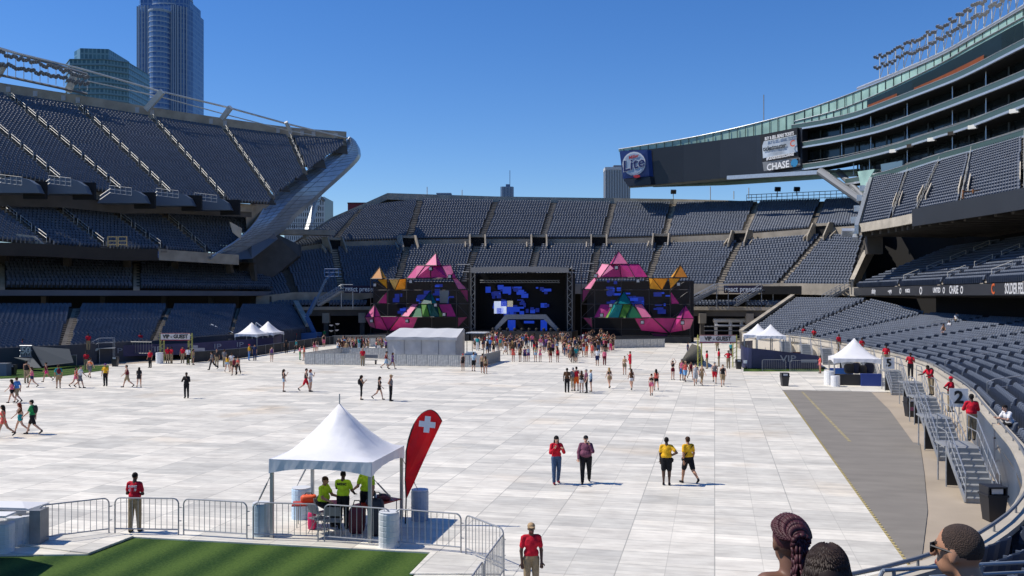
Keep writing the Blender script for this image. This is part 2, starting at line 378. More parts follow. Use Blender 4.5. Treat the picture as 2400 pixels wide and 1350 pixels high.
# ---------------------------------------------------------------- left grandstand
LS = thing('grandstand', 'shaded left grandstand with steep upper deck ending in a curved silver prow', 'grandstand', Z(300,130,0))
prow_in = [(820,322,179), (800,345,177), (716,404,168), (640,460,157), (598,522,148), (560,560,143), (497,601,137)]
prow_ou = [(828,325,179), (839,350,180), (830,376,178), (752,448,168), (690,502,162), (640,548,155), (500,613,138)]
pil = sorted([(a[1], a[0]) for a in prow_in])
def clipL(P):
    x, y, D = proj(P); return x < interp(y, pil)+2
Bt = [W(-300,168,147), W(-125,200,150), W(18,224,153), W(181,249,157), W(355,277,162), W(526,302,168), W(679,322,174), W(812,332,178)]
Bb = [W(-10,408,118), W(149,434,124), W(290,457,130), W(405,464,135), W(530,473,141), W(650,480,147), W(750,485,154), W(830,487,160)]
Lp = []
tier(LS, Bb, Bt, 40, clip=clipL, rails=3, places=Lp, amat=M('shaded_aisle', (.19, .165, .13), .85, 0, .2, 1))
At = [W(-190,462,115), W(-10,478,122), W(123,482,128), W(259,496,134), W(373,497,140), W(590,508,151)]
Ab = [W(-60,560,108), W(118,575,115), W(252,584,122), W(385,587,129), W(489,596,137), W(640,606,148)]
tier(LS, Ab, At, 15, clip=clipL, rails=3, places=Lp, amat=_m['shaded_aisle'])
# lower field tier
lt = [W(-250,722,104), W(-20,723,112), W(180,722,118), W(400,722,128), W(560,722,139), W(690,722,151)]
lb = [Z(-300,84,1.6), Z(-60,86,1.6), Z(150,93,1.6), Z(360,103,1.6), Z(540,118,1.6), Z(720,140,1.6)]
tier(LS, lb, lt, 22, places=Lp, aisles=[1,2,3,4])
# mezzanine tier behind the grey band
mt = [Z(-250,112,12), Z(0,124,12), Z(320,140,12), Z(640,163,12)]
mb = [Z(-250,102,8), Z(0,112.5,8), Z(320,125,8), Z(640,150.5,8)]
tier(LS, mb, mt, 9, places=Lp, aisles=[1,2])
finish_seats(LS, Lp)
def offs(pts, dz): return [p+Vector((0,0,dz)) for p in pts]
def outward(pts, k): # push away from camera
    r = []
    for p in pts:
        d = Vector((p.x, p.y, 0)).normalized(); r.append(p+d*k)
    return r
m = MB(); C_ = cr(mb, 6)
m.strip(offs(C_, -1.0), offs(C_, -.3), M('grey_band', (.14, .14, .155), .7, 0, .1, .2), T=[Vector((p.x,p.y,0)).normalized()*.5 for p in C_])
m.strip(offs(C_, -.95), outward(offs(C_, -.6), 12), CONC_D)
m.build('fascia', LS)
# fascia of the upper deck and its soffit
fb = [W(-60,572,107.6), W(118,578,114.6), W(252,587,121.6), W(370,589,128)]; C_ = cr(fb, 4)
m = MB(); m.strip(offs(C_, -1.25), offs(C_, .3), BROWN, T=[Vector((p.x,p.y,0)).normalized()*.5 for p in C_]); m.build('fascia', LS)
fb2 = [W(372,589,128.2), W(489,597,136.6), W(560,602,141)]
m = MB(); m.strip(offs(fb2, -1.2), offs(fb2, .3), CONC, T=[Vector((p.x,p.y,0)).normalized()*.5 for p in fb2]); m.build('fascia', LS)
Fr = [W(-200,566,103.6), W(-60,572,108)]+[p for p in fb[1:]]+[W(489,597,137), W(600,602,146)]
so_ = outward(Fr, 34)
for p in so_: p.z = 12.4
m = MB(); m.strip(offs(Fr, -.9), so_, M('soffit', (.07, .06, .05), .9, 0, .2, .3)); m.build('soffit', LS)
for p in (Z(10,122,0), Z(158,127,0), Z(298,134,0), Z(410,142,0), Z(540,152,0)):
    m = MB(); m.box((p.x, p.y, 10.2), (.8, .8, 4.6), CONC_D, TH); m.build('column', LS)
for px in (105, 243, 385, 495, 632):
    p = Z(px, 121+px*.045, 0); m = MB(); m.box((p.x, p.y, 5.2), (.7, .7, 3.4), CONC_D, TH); m.build('column', LS)
bw = [Z(-260,128,0), Z(0,140,0), Z(320,160,0), Z(600,180,0)]
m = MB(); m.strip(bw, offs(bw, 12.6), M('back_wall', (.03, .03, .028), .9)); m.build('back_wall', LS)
# concourse wall between both upper decks, with dark mouths and blue-grey lids
cw = [W(-190,462,116), W(-10,478,123), W(123,482,129), W(259,496,135), W(373,497,141), W(590,508,152)]
cu_ = [W(-190,395,118.5), W(-10,408,119.5), W(149,432,125.5), W(290,455,131.5), W(405,462,136.5), W(590,478,146)]
m = MB(); cwb = [Vector((u.x, u.y, c.z-.6)) for c, u in zip(cw, cu_)]
m.strip(cwb, offs(cu_, -.05), CONC_D); m.build('concourse_wall', LS)
m = MB(); LID = M('blue_grey_lid', (.1, .13, .17), .6)
for (px, py, D) in ((5,438,117), (120,440,120), (262,462,127), (372,468,132), (462,478,137)):
    for k in range(8):
        pass
    c = W(px+25, py+14, D)
    arc = [c+Vector((CT, ST, 0))*(x*3.4)+Vector((0,0,(1-x*x)**.5*2.0 if abs(x) < 1 else 0)) for x in [-1,-.85,-.6,-.3,0,.3,.6,.85,1]]
    MB().prism(arc, Vector((-ST, CT, 0))*2.2, LID).build('vomitory_lid', LS)
    o2 = W(px+78, py+8, D+1.5)
    MB().box(o2, (2.8, .6, 2.2), BLACK, TH).build('vomitory_opening', LS)
    rl = MB()
    p, q = W(px-28, py+6, D-1.5), W(px-2, py-12, D-1)
    for e in (0, .5): rl.tube(p+Vector((0,0,e)), q+Vector((0,0,e)), .05, WSTEEL, 4)
    p, q = W(px-6, py-10, D-1), W(px+46, py-4, D-1)
    for e in (0, .5, 1): rl.tube(p+Vector((0,0,e)), q+Vector((0,0,e)), .03, WSTEEL, 4)
    for e in np.linspace(0, 1, 5): rl.tube(p.lerp(q, e), p.lerp(q, e)+Vector((0,0,1)), .03, WSTEEL, 4)
    rl.build('handrail', LS)
m = MB(); cf = cr(offs(cu_, 0), 4)
m.strip(offs(cf, -1.3), offs(cf, -.1), CONC, T=[-Vector((p.x,p.y,0)).normalized()*.35 for p in cf]); m.build('parapet', LS)
# rim parapet and railing rods on top
rt = cr(Bt, 5); m = MB()
m.strip(offs(rt, -.1), offs(rt, 1.9), CONC, T=[Vector((p.x,p.y,0)).normalized()*.5 for p in rt]); m.build('rim_parapet', LS)
for px in (5,72,150,181,333,362,500,528,640,672,705,745,795):
    best = min(rt, key=lambda p: abs(proj(p)[0]-px)); d = Vector((best.x, best.y, 0)).normalized()
    MB().box(best+Vector((0,0,1.0))-d*.04, (.9, .12, .9), M('pale_plate', (.42,.42,.42), .6), TH).build('speaker_plate', LS)
cab1 = [(-60,96,151), (0,115,152), (185,160,157), (372,213,161), (535,252,166), (672,290,172), (815,324,178)]
cab2 = [(-60,132,151.5), (0,160,153), (205,190,157.4), (372,226,161.5), (535,270,166), (672,305,172), (740,318,175)]
m = MB(); m.path([W(*c)-Vector((0,0,.0)) for c in cab1], .17, WSTEEL, 6); m.build('top_tube', LS)
m = MB(); m.path([W(*c) for c in cab2[2:]], .1, WSTEEL, 6); m.build('lower_tube', LS)
for (a, b, c, d, D, w) in ((343,257,381,214,161,.95), (521,278,541,251,166,.8), (680,306,670,286,172,.6), (160,215,176,170,157,.9), (-6,178,10,150,153,.9)):
    m = MB(); m.beam(W(a,b,D), W(c,d,D-1), w, .7, WSTEEL, up=(ST,-CT,0)); m.build('rim_strut', LS)
# floodlight rack at the left end of the rim
m = MB(); LENS = M('lamp_lens', (.2, .22, .24), .2, .5)
lA, lB = (-60,120,152), (205,180,157)
for (y0, y1) in ((96,160), (163,206)):
    m.tube(W(-60,y0+(0 if y0 < 100 else 0),151.5), W(205,y1+14,157), .22, GSTEEL, 4)
for i in range(15):
    t = i/14; a = W(-60,100,151.5).lerp(W(205,172,157), t); b = W(-60,163,151.5).lerp(W(205,212,157), t); m.tube(a, b, .07, WSTEEL, 4)
m.build('floodlight_rack', LS)
for i in range(46):
    t = i/45
    for r in (0, 1):
        p = W(-60,106+r*26,150.5).lerp(W(203,178+r*18,155.5), t)+Vector((0,0,random.uniform(-.3,.3)))
        d = Vector((.75,-.5,-.45)).normalized()
        fo = MB().tube(p, p+d*.55, .16, ALU, 8, .36).build('floodlight', LS); MB().tube(p+d*.55, p+d*.6, .33, LENS, 8).build('lens', fo)
# silver prow
PROW = M('silver_prow', (.42, .48, .54), .4, .4, .12, .5, stretch=(1, 1, 1))
PI_ = cr([W(*c) for c in prow_in], 6); PO_ = cr([W(*c) for c in prow_ou], 6)
back = Vector((-ST, CT, 0))
m = MB(); n = len(PI_); mid = [a.lerp(b, .55)-back*1.6 for a, b in zip(PI_, PO_)]
for A_, B_ in ((PI_, mid), (mid, PO_)): m.strip(A_, B_, PROW)
m.strip(PO_, [p+back*3 for p in PO_], PROW); m.strip([p+back*3 for p in PO_], [p+back*3 for p in PI_], PROW)
m.build('silver_prow', LS, True)
m = MB()
for i in range(1, n-1, 1): m.path([PI_[i]-back*.04, mid[i]-back*.05, PO_[i]-back*.04], .035, GSTEEL, 4)
for f in (.35, .7, 1.3): m.path([ (a.lerp(b, f) if f < 1 else b.lerp(c, f-1))-back*.06 for a, b, c in zip(PI_, mid, PO_)], .03, GSTEEL, 4)
m.path([p-back*.1 for p in PI_], .16, ALU, 6); m.build('prow_seams', LS)
# structure below the prow
m = MB()
m.beam(W(748,452,172), W(715,560,168), .8, .8, ALU); m.beam(W(735,450,170), W(760,470,176), .4, .4, GSTEEL)
for k in range(7): m.beam(W(738+(k%2)*14,446+k*8,171), W(752-(k%2)*14,454+k*8,171), .12, .12, GSTEEL)
m.build('raking_column', LS)
m = MB(); m.prism([W(578,545,156), W(640,545,158), W(700,575,162), W(700,600,160), W(640,650,156), W(560,650,152), W(560,600,152)], back*2, CONC_D); m.build('end_wall', LS)
m = MB(); m.strip([W(575,575,150), W(590,556,151), W(640,545,155)], [W(500,612,138.5), W(590,606,146), W(650,560,156)], M('prow_shade', (.14, .16, .19), .6), T=back*.4); m.build('prow_cheek', LS)
m = MB(); m.beam(W(632,544,163), W(775,546,172), 3, .9, CONC); m.build('terrace_slab', LS)
m = MB()
p, q = W(640,538,162.5), W(770,538,171)
for e in (0, .55, 1.1): m.tube(p+Vector((0,0,e)), q+Vector((0,0,e)), .05, GSTEEL, 4)
for e in np.linspace(0, 1, 12): m.tube(p.lerp(q, e), p.lerp(q, e)+Vector((0,0,1.1)), .06, GSTEEL, 4)
m.build('terrace_railing', LS)
for (a,b,c,d,D) in ((585,560,600,690,150), (592,600,598,760,152), (535,606,540,640,145)):
    m = MB(); m.beam(W(a,b,D), W(c,d,D), .8, .8, CONC_D); m.build('column', LS)
MB().prism([W(538,520,139), W(566,535,140), W(564,560,140), W(545,545,139)], back*.3, CONC_L).build('torn_panel', LS)
m = MB(); m.prism([W(628,452,156), W(638,470,155), W(578,540,147), W(575,485,146)], back*.5, CONC).build('end_parapet', LS)
m = MB(); m.prism([W(35,548,113), W(80,553,114), W(105,574,114.5), W(58,574,113.5), W(45,560,113)], back*.3, CONC_L); m.build('broken_parapet', LS)
# yellow crates on the front row
for k, px in enumerate((263, 287)):
    c = W(px, 576, 121); t = thing('scaffold_frame', ['left','right'][k]+' one of two pale yellow timber frames on the shaded upper deck edge', 'frame', c, TH)
    m = MB(); w = 1.1; WOOD = M('yellow_timber', (.62, .42, .18), .7)
    for x in (-w/2, w/2): m.box((x,0,.55), (.12,.12,1.3), WOOD)
    for z in (.15, .62, 1.15): m.box((0,-.08,z), (w,.06,.14), WOOD)
    L(m, 'timber_frame', t)
# white field-level handrails in the lower shaded tier
for i, (a,b,c,d) in enumerate(((0,805,20,815),(118,782,134,792),(146,792,178,806),(257,775,274,784),(286,783,315,797),(384,767,402,776),(495,760,517,771),(526,771,550,782),(600,756,614,766))):
    m = MB(); D = 95+a*.05
    for e in (0, -.45): m.tube(W(a,b,D)+Vector((0,0,e)), W(c,d,D)+Vector((0,0,e)), .07, WHITE, 4)
    for e in (0,1): m.tube(W(a,b,D).lerp(W(c,d,D), e), W(a,b,D).lerp(W(c,d,D), e)-Vector((0,0,1.1)), .05, WHITE, 4)
    m.build('handrail', LS)
# end wall of lower tier + field wall
m = MB(); m.strip([p-Vector((0,0,1.6)) for p in lb], offs(lb, .5), M('field_wall', (.05,.055,.07), .8), T=(-.3,0,0)); m.build('field_wall', LS)
e0, e1 = lb[-1], lt[-1]
m = MB(); m.prism([Vector((e0.x,e0.y,0)), e0+Vector((0,0,.9)), e1+Vector((0,0,.9)), Vector((e1.x,e1.y,0))], (.5,.2,0), CONC_D); m.beam(e0+Vector((.2,0,1)), e1+Vector((.2,0,1)), .8, .5, CONC_L); m.build('end_wall', LS)

# ---------------------------------------------------------------- north grandstand (behind the stage)
NS = thing('grandstand', 'sunlit grandstand behind the stage, upper corner shaded by the scoreboard', 'grandstand', Z(1250,180,0))
n2t = [W(640,598,172), W(760,525,184), W(850,487,192), W(985,470,197), W(1163,473,198), W(1299,475,198), W(1438,477,197), W(1579,478,194), W(1775,476,186), W(1930,472,178), W(2030,468,170)]
n2b = [W(560,640,160), W(660,585,167), W(782,567,172), W(958,562,177), W(1128,560,178), W(1272,560,178), W(1416,560,177), W(1558,556,174), W(1745,548,166), W(1905,536,157), W(2020,528,149)]
ee = sorted([(560,648), (700,566), (780,514), (908,456), (2100,400)])
def clipN(P):
    x, y, D = proj(P); return y > interp(x, ee)+6
Np = []
tier(NS, n2b, n2t, 22, clip=clipN, places=Np, aisles=[2,3,4,5,6,7,8,9], amat=CONC)
n1t = [W(560,655,158), W(655,600,164), W(783,583,169), W(955,578,174), W(1118,576,175), W(1262,576,175), W(1402,576,174), W(1549,574,171), W(1735,568,163), W(1930,552,154), W(2030,558,146)]
n1b = [W(600,700,148), W(690,690,152), W(803,690,156), W(930,670,160), W(1085,670,161), W(1238,670,161), W(1385,670,160), W(1515,670,158), W(1685,670,153), W(1828,669,147), W(1998,671,137)]
tier(NS, n1b, n1t, 19, places=Np, aisles=[2,3,4,5,6,7,8,9], amat=CONC)
finish_seats(NS, Np)
# walkway + vomitories
m = MB(); m.strip(n1t, [Vector((b.x, b.y, a.z)) for a, b in zip(n1t, n2b)], CONC_D); m.strip([Vector((b.x, b.y, a.z)) for a, b in zip(n1t, n2b)], n2b, CONC); m.build('walkway', NS)
for j in (2,3,4,5,6,7,8,9):
    d = (n2b[j]-n2b[j-1]); ang = math.atan2(d.y, d.x); P = n1t[j].lerp(n2b[j], .1)
    vom(NS, P+Vector((0,0,-1.2)), ang, 2.6, 2.6, 4.2, CONC)
# rim
rim = [(560,650,159), (640,600,172), (700,562,178), (780,510,186), (850,480,192), (908,454,197), (1163,462,199), (1299,464,199), (1438,466,198), (1579,468,195), (1700,471,190), (1775,474,187)]
R_ = [W(*c) for c in rim]; m = MB(); m.strip(offs(R_, -1.2), offs(R_, .15), CONC_L, T=[Vector((p.x,p.y,0)).normalized()*1.2 for p in R_]); m.build('rim_parapet', NS)
m = MB(); m.strip([Vector((p.x,p.y,0)) for p in outward(R_, 1.0)], outward(offs(R_, -.8), 1.0), CONC_D); m.build('outer_wall', NS)
# rim railing at right
m = MB(); A, B = W(1750,466,188), W(2015,455,170)
for e in (0,.6,1.2): m.tube(A+Vector((0,0,e-.4)), B+Vector((0,0,e-.4)), .06, GSTEEL, 4)
for e in np.linspace(0,1,22): m.tube(A.lerp(B,e)-Vector((0,0,.6)), A.lerp(B,e)+Vector((0,0,.8)), .05, GSTEEL, 4)
m.build('rim_railing', NS)
# fascia
fc = [p for p in n1b]; m = MB()
m.strip(offs(fc, -1.35), offs(fc, .35), CONC, T=[-Vector((p.x,p.y,0)).normalized()*.3 for p in fc]); m.build('fascia', NS)
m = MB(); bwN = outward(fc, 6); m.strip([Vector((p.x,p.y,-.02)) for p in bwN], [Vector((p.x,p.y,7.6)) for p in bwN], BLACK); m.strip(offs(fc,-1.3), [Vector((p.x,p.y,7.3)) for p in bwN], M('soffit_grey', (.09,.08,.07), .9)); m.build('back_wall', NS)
# ledge under the recess: small seat row on a slab with pillars
for (xa, xb, Da, Db) in ((640,870,150,155), (1612,1870,152,146)):
    a, b = Z(xa, Da, 5.1), Z(xb, Db, 5.1)
    m = MB(); m.beam(a+Vector((0,0,-.15)), b+Vector((0,0,-.15)), 3.6, .5, CONC); m.beam(a-back*1.2+Vector((0,0,-.8)), b-back*1.2+Vector((0,0,-.8)), .5, 1.1, CONC_D); m.build('ledge_slab', NS)
    sp = []
    ang = math.atan2((b-a).y, (b-a).x); L_ = (b-a).length
    for r in range(2):
        for k in range(int(L_/.55)):
            if int(k/14) % 2 and k % 14 < 3: continue
            p = a+(b-a)*(k*.55/L_)+back*(r*.8-1.2); sp.append((p.x, p.y, p.z+.1+r*.3, ang))
    tag(seats_mesh(sp, 'seat', NS), kind='stuff')
    for e in (.12, .55, .92):
        p = a.lerp(b, e)-back*1.3; m = MB(); m.box((p.x,p.y,3.4), (1.1,1.1,1.6), CONC, TH); m.box((p.x,p.y,1.3), (.7,.7,2.7), CONC_D, TH); m.build('column', NS)
for (x0,y0,x1,y1,D) in ((1612,716,1680,680,150), (1726,716,1785,680,149), (1935,708,1990,676,139), (745,716,800,682,150)):
    m = MB(); a, b = W(x0,y0,D-3), W(x1,y1,D-2)
    for s_ in (0, 1.6):
        o = back*s_
        m.beam(a+o, b+o, .15, .35, GSTEEL)
        for e in (.5, 1.0): m.tube(a+o+Vector((0,0,e)), b+o+Vector((0,0,e)), .05, STEEL, 4)
        for e in np.linspace(0,1,6): m.tube(a.lerp(b,e)+o, a.lerp(b,e)+o+Vector((0,0,1)), .04, STEEL, 4)
    for e in np.linspace(0,1,12): m.beam(a.lerp(b,e), a.lerp(b,e)+back*1.6, .3, .06, GSTEEL)
    q = b+Vector((CT,ST,0))*1.8
    for e in (0,.5,1): m.tube(b+Vector((0,0,e)), q+Vector((0,0,e)), .05, STEEL, 4)
    m.beam(b, q, 1.6, .1, GSTEEL); m.tube(q, Vector((q.x,q.y,5)), .08, STEEL, 6); m.tube(b, Vector((b.x,b.y,5)), .08, STEEL, 6)
    m.build('access_stair', NS)
MB().prism([Z(1795,147.5,5), Z(1850,145,5), Z(1850,145,6.1), Z(1795,147.5,6.1)], back*.4, CONC_L).build('white_parapet', NS)
MB().box(W(1861,680,144.3), (9.5,.4,1.25), BLACK, TH+math.radians(-28)).build('black_banner', NS)
for (px, D, lab) in ((1742,148.6,'right'), (850,155.6,'left')):
    c = W(px, 678, D); t = thing('banner', f'black and purple react presents banner on the fascia {lab} of the stage', 'banner', c, TH+(math.radians(-14) if px > 1200 else math.radians(6)))
    bc = L(MB().box((0,-.35,0), (6,.08,1.2), M('purple_banner', (.02,.012,.04), .7)), 'banner_cloth', t)
    text('react presents', (0,-.4,0), 1.15, WHITE, bc, local=True, sx=.85, bold=.02)
# ---------------------------------------------------------------- right grandstand: field tier
RS = thing('grandstand', 'sunlit right field-level grandstand of blue seats curving round to the camera', 'grandstand', (14, 60, 0))
f_ = [(-9,9.5), (-3,12.6), (2.7,17.1), (5.5,20.9), (7.7,26), (9.2,32), (10.1,37.1), (11.4,44.8), (12.8,53), (13.9,62.9), (14.6,70), (14.7,76.8), (14.4,84), (13.6,92), (12.4,102), (10.6,112), (8.0,120), (3.5,126.5)]
b_ = [(-12,-6), (2,-5), (14,2), (21,9), (25,18), (27.5,26), (29,34), (30,43), (31,54), (31.8,64), (32,72), (32,80), (31.5,88), (30,98), (28.4,108), (25,120), (20,132), (11.5,145.8)]
fz = [1.5]*18; bz = [6.7, 6.7, 6.6, 6.2, 5.5, 4.9, 4.5, 4.3, 4.2, 4.2, 4.2, 4.2, 4.2, 4.2, 4.2, 4.4, 6.1, 6.2]
fb_ = [Vector((*p, z)) for p, z in zip(f_, fz)]; bb_ = [Vector((*p, z)) for p, z in zip(b_, bz)]
Rp = []
tier(RS, fb_[3:], bb_[3:], 21, places=Rp, aisles=[1,3,5,7,9,11,13], aw=1.0, amat=M('aisle_concrete', (.25,.22,.18), .85, 0, .2, 1), back=.66)
# rows in front of the camera (only the people and a corner of seats there are seen)
Cp = []
tier(RS, fb_[:4], bb_[:4], 21, places=Cp, aisles=[], aw=1.0, back=.66)
Rp += [p for p in Cp if p[1] < 24 and -p[0]*ST+p[1]*CT > 8.5 and proj(Vector(p[:3]))[0] > 2285]
finish_seats(RS, Rp)
# front wall: tan coping on a grey-blue panel wall, with a rail
BLUEW = M('blue_wall_panel', (.07,.1,.15), .4, .1, .3, .3); CREAM = M('cream_wall_panel', (.55,.5,.42), .7)
fw = cr(fb_[1:], 5); nn = len(fw)
nrm = []
for i in range(nn):
    d = fw[min(i+1, nn-1)]-fw[max(i-1, 0)]; nrm.append(Vector((d.y, -d.x, 0)).normalized())      # away from the field
m = MB(); k = int(nn*.42)
m.strip([Vector((p.x,p.y,0)) for p in fw[:k+1]], [Vector((p.x,p.y,2.05)) for p in fw[:k+1]], BLUEW, T=[q*.18 for q in nrm[:k+1]])
m.strip([Vector((p.x,p.y,0)) for p in fw[k:]], [Vector((p.x,p.y,2.05)) for p in fw[k:]], CREAM, T=[q*.18 for q in nrm[k:]]); m.build('field_wall', RS)
m = MB(); m.strip([Vector((p.x,p.y,2.053))-q*.08 for p, q in zip(fw, nrm)], [Vector((p.x,p.y,2.053))+q*.35 for p, q in zip(fw, nrm)], CONC_L, T=(0,0,.12)); m.build('coping', RS)
m = MB(); rl = [Vector((p.x,p.y,2.34))+q*.1 for p, q in zip(fw, nrm)]; m.path(rl, .04, GSTEEL, 6)
for p in rl[::2]: m.tube(p-Vector((0,0,.18)), p, .025, GSTEEL, 4)
m.build('wall_rail', RS)
# loop rails at the aisle heads
for j in range(4, 17, 2):
    a, b = fb_[j], bb_[j]
    for t0 in (.06, .34, .6):
        p, q = a.lerp(b, t0), a.lerp(b, t0+.17); m = MB(); up = Vector((0,0,1))
        m.path([p, p+up*.85, p.lerp(q,.12)+up*.95, q+up*.95, q], .028, STEEL, 5); m.tube(p.lerp(q,.0)+up*.5, q+up*.5, .022, STEEL, 5); m.build('handrail', RS)
# end of the tier by the tunnel, and the back wall in the shade
e0, e1 = fb_[-1], bb_[-1]
m = MB(); m.prism([Vector((e0.x,e0.y,0)), e0+Vector((0,0,.7)), e1+Vector((0,0,.7)), Vector((e1.x,e1.y,0))], (-.3,.2,0), CONC_D); m.beam(e0+Vector((-.1,.1,.85)), e1+Vector((-.1,.1,.85)), .6, .3, CONC); m.build('end_wall', RS)
bk = cr([p for p in bb_[3:]], 3); m = MB(); m.strip([Vector((p.x,p.y,-.02)) for p in bk], [Vector((p.x,p.y,p.z+.3)) for p in bk], CONC_D)
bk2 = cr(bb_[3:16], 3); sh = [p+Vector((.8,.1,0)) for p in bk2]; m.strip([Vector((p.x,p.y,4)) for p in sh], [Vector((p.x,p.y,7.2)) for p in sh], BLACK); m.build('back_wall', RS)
# ---------------------------------------------------------------- right club tier and upper deck
US = thing('grandstand', 'upper right grandstand of blue decks under the curved green glass suites', 'grandstand', (26, 110, 0))
# ribbon board: eye level, curving
rb = [Z(1996,136,7), Z(2100,116,7), Z(2200,101.5,7), Z(2300,89,7), Z(2400,78,7), Z(2560,64,7), Z(2800,49,7)]
rc = cr(rb, 4); RN = []
for i in range(len(rc)):
    d = rc[min(i+1,len(rc)-1)]-rc[max(i-1,0)]; RN.append(Vector((-d.y, d.x, 0)).normalized())
RN = [q if q.x > 0 else -q for q in RN]
RIB = M('ribbon_board', (.035,.037,.042), .45, 0, .1, .3)
m = MB(); m.strip(offs(rc,.03), offs(rc,1.12), RIB, T=[q*.4 for q in RN]); m.strip(offs(rc,-.05), [Vector((p.x,p.y,6.6))+q*9 for p, q in zip(rc,RN)], CONC_D)
FB = m.build('fascia_board', US)
m = MB(); a, b = Z(1978,139,6.95), Z(2012,133,6.95); m.strip([a,b], [a+Vector((0,0,1.25)), b+Vector((0,0,1.25))], CONC_L, T=(.5,.3,0)); m.build('fascia_end', US)
def ribtext(s, px, size, mat, bold=0, sx=1):
    best = min(range(len(rc)-1), key=lambda i: abs((proj(rc[i])[0]+proj(rc[i+1])[0])/2-px))
    # exact point on the polyline
    a, b = rc[best], rc[best+1]; pa, pb = proj(a)[0], proj(b)[0]; t = (px-pa)/(pb-pa); D = -1
    Da, Db = proj(a)[2], proj(b)[2]; t = t*Da/(t*Da+(1-t)*Db) if Da else t
    p = a.lerp(b, t); d = (b-a).normalized(); n_ = Vector((d.y, -d.x, 0)); n_ = n_ if n_.x < 0 else -n_
    return p+Vector((0,0,.57))+n_*.03, d, n_
RTXT = M('ribbon_lettering', (.62,.62,.62), .6); RED_L = M('orange_lettering', (.6,.12,.03), .6)
for s, px, size, mt_, sx in (('xfinity', 2048, .9, RTXT, .8), ('~ugn', 2086, .85, RTXT, .9), ('MUSCLE', 2128, .55, RTXT, .8), ('UNITED', 2196, .75, RTXT, .85), ('CHASE', 2236, 1.15, RTXT, .78), ('C', 2328, 1.35, RED_L, 1.0), ('SOLDIER FIELD', 2356, 1.3, RTXT, .62)):
    p, d, n_ = ribtext(s, px, size, mt_); text(s, p, size, mt_, FB, right=d, ext=.01, sx=sx, bold=.03, align='LEFT' if s[0] == 'S' else 'CENTER')
for px, r in ((2111, .36), (2159, .45), (2213, .34), (2255, .4)):
    p, d, n_ = ribtext('', px, 1, RTXT); m = MB(); up = Vector((0,0,1))
    ring = [p+(d*math.cos(t)+up*math.sin(t))*r for t in np.linspace(0, 2*math.pi, 13)[:-1]]; inn = [p+(d*math.cos(t)+up*math.sin(t))*r*.6 for t in np.linspace(0, 2*math.pi, 13)[:-1]]
    m.strip(ring+ring[:1], inn+inn[:1], RTXT, T=n_*.02); m.build('emblem', FB)
# club tier above the ribbon
ct_b = [Z(2000,135.5,8.2), Z(2100,116.5,8.2), Z(2200,102,8.2), Z(2300,89.5,8.2), Z(2400,78.5,8.2), Z(2560,64.5,8.2), Z(2800,49.5,8.2)]
ct_t = []
for i, p in enumerate(ct_b):
    d = (ct_b[min(i+1,6)]-ct_b[max(i-1,0)]); q = Vector((-d.y, d.x, 0)).normalized(); q = q if q.x > 0 else -q
    ct_t.append(p+q*13+Vector((0,0,5.4)))
Up = []
tier(US, ct_b, ct_t, 14, places=Up, aisles=[1,2,3,4], rails=2, aw=1.0)
e0, e1 = ct_b[0], ct_t[0]
e1 = W(2052,560,150)
m = MB(); m.prism([e0-Vector((0,0,1)), e0+Vector((0,0,.9)), e1+Vector((0,0,.9)), e1-Vector((0,0,2))], (-.35,0,0), CONC_L); m.beam(e0+Vector((-.17,0,1)), e1+Vector((-.17,0,1)), .6, .35, CONC_L); m.build('end_parapet', US)
cw_ = [Z(1990,175,4), Z(2030,160,4)]+[Vector((p.x+2.5,p.y+.6,4)) for p in ct_t[0:]]
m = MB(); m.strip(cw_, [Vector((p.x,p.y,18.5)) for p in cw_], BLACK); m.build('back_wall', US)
# upper deck
ud_b = [W(2017,534,125), W(2090,526,116), W(2146,512,109), W(2250,489,99.5), (W(2400,452,88)), W(2560,405,76), W(2900,290,58)]
for p in ud_b: p.z = 16.3
ud_t = []
for px, D in ((2044,152), (2130,143), (2204,133.5), (2277,125), (2400,113), (2600,97), (3000,76)): ud_t.append(Z(px, D, 26.2))
tier(US, ud_b, ud_t, 20, places=Up, aisles=[1,2,3,4], rails=3, aw=.9, amat=M('dark_aisle', (.11,.1,.085), .85, 0, .2, 1))
finish_seats(US, Up)
fz_ = cr(ud_b[:3], 4); m = MB(); m.strip(offs(fz_,-.9), offs(fz_,.25), CONC_L, T=(-.4,0,0)); m.build('fascia', US)
fz_ = cr(ud_b[2:], 4); m = MB(); m.strip(offs(fz_,-1.25), offs(fz_,.75), M('charcoal_fascia', (.022,.026,.032), .6, 0, .15, .2), T=(-.4,0,0)); m.build('fascia', US)
al = cr(ud_b, 4); so2 = []
for i, p in enumerate(al):
    d = (al[min(i+1,len(al)-1)]-al[max(i-1,0)]); q = Vector((-d.y, d.x, 0)).normalized(); q = q if q.x > 0 else -q; so2.append(p+q*22+Vector((0,0,-1.6)))
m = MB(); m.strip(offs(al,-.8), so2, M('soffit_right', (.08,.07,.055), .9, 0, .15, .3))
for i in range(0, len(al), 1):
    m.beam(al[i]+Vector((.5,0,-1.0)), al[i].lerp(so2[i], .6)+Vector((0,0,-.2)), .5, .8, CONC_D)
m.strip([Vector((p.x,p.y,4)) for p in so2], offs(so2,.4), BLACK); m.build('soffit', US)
for j in (1,2,3,4,5):
    P = ud_b[j].lerp(ud_t[j], .18); d = ud_b[j+1]-ud_b[j]; q = (ud_t[j]-ud_b[j]).normalized(); r = Vector((d.x,d.y,0)).normalized()
    for s_ in (-1, 1):
        m = MB(); a = P+r*s_*1.0; b = a+q*6.5; m.prism([a+Vector((0,0,-.5)), a+Vector((0,0,.9)), b+Vector((0,0,.9)), b+Vector((0,0,-.5))], r*.25, CONC_L); m.build('vomitory_wall', US)
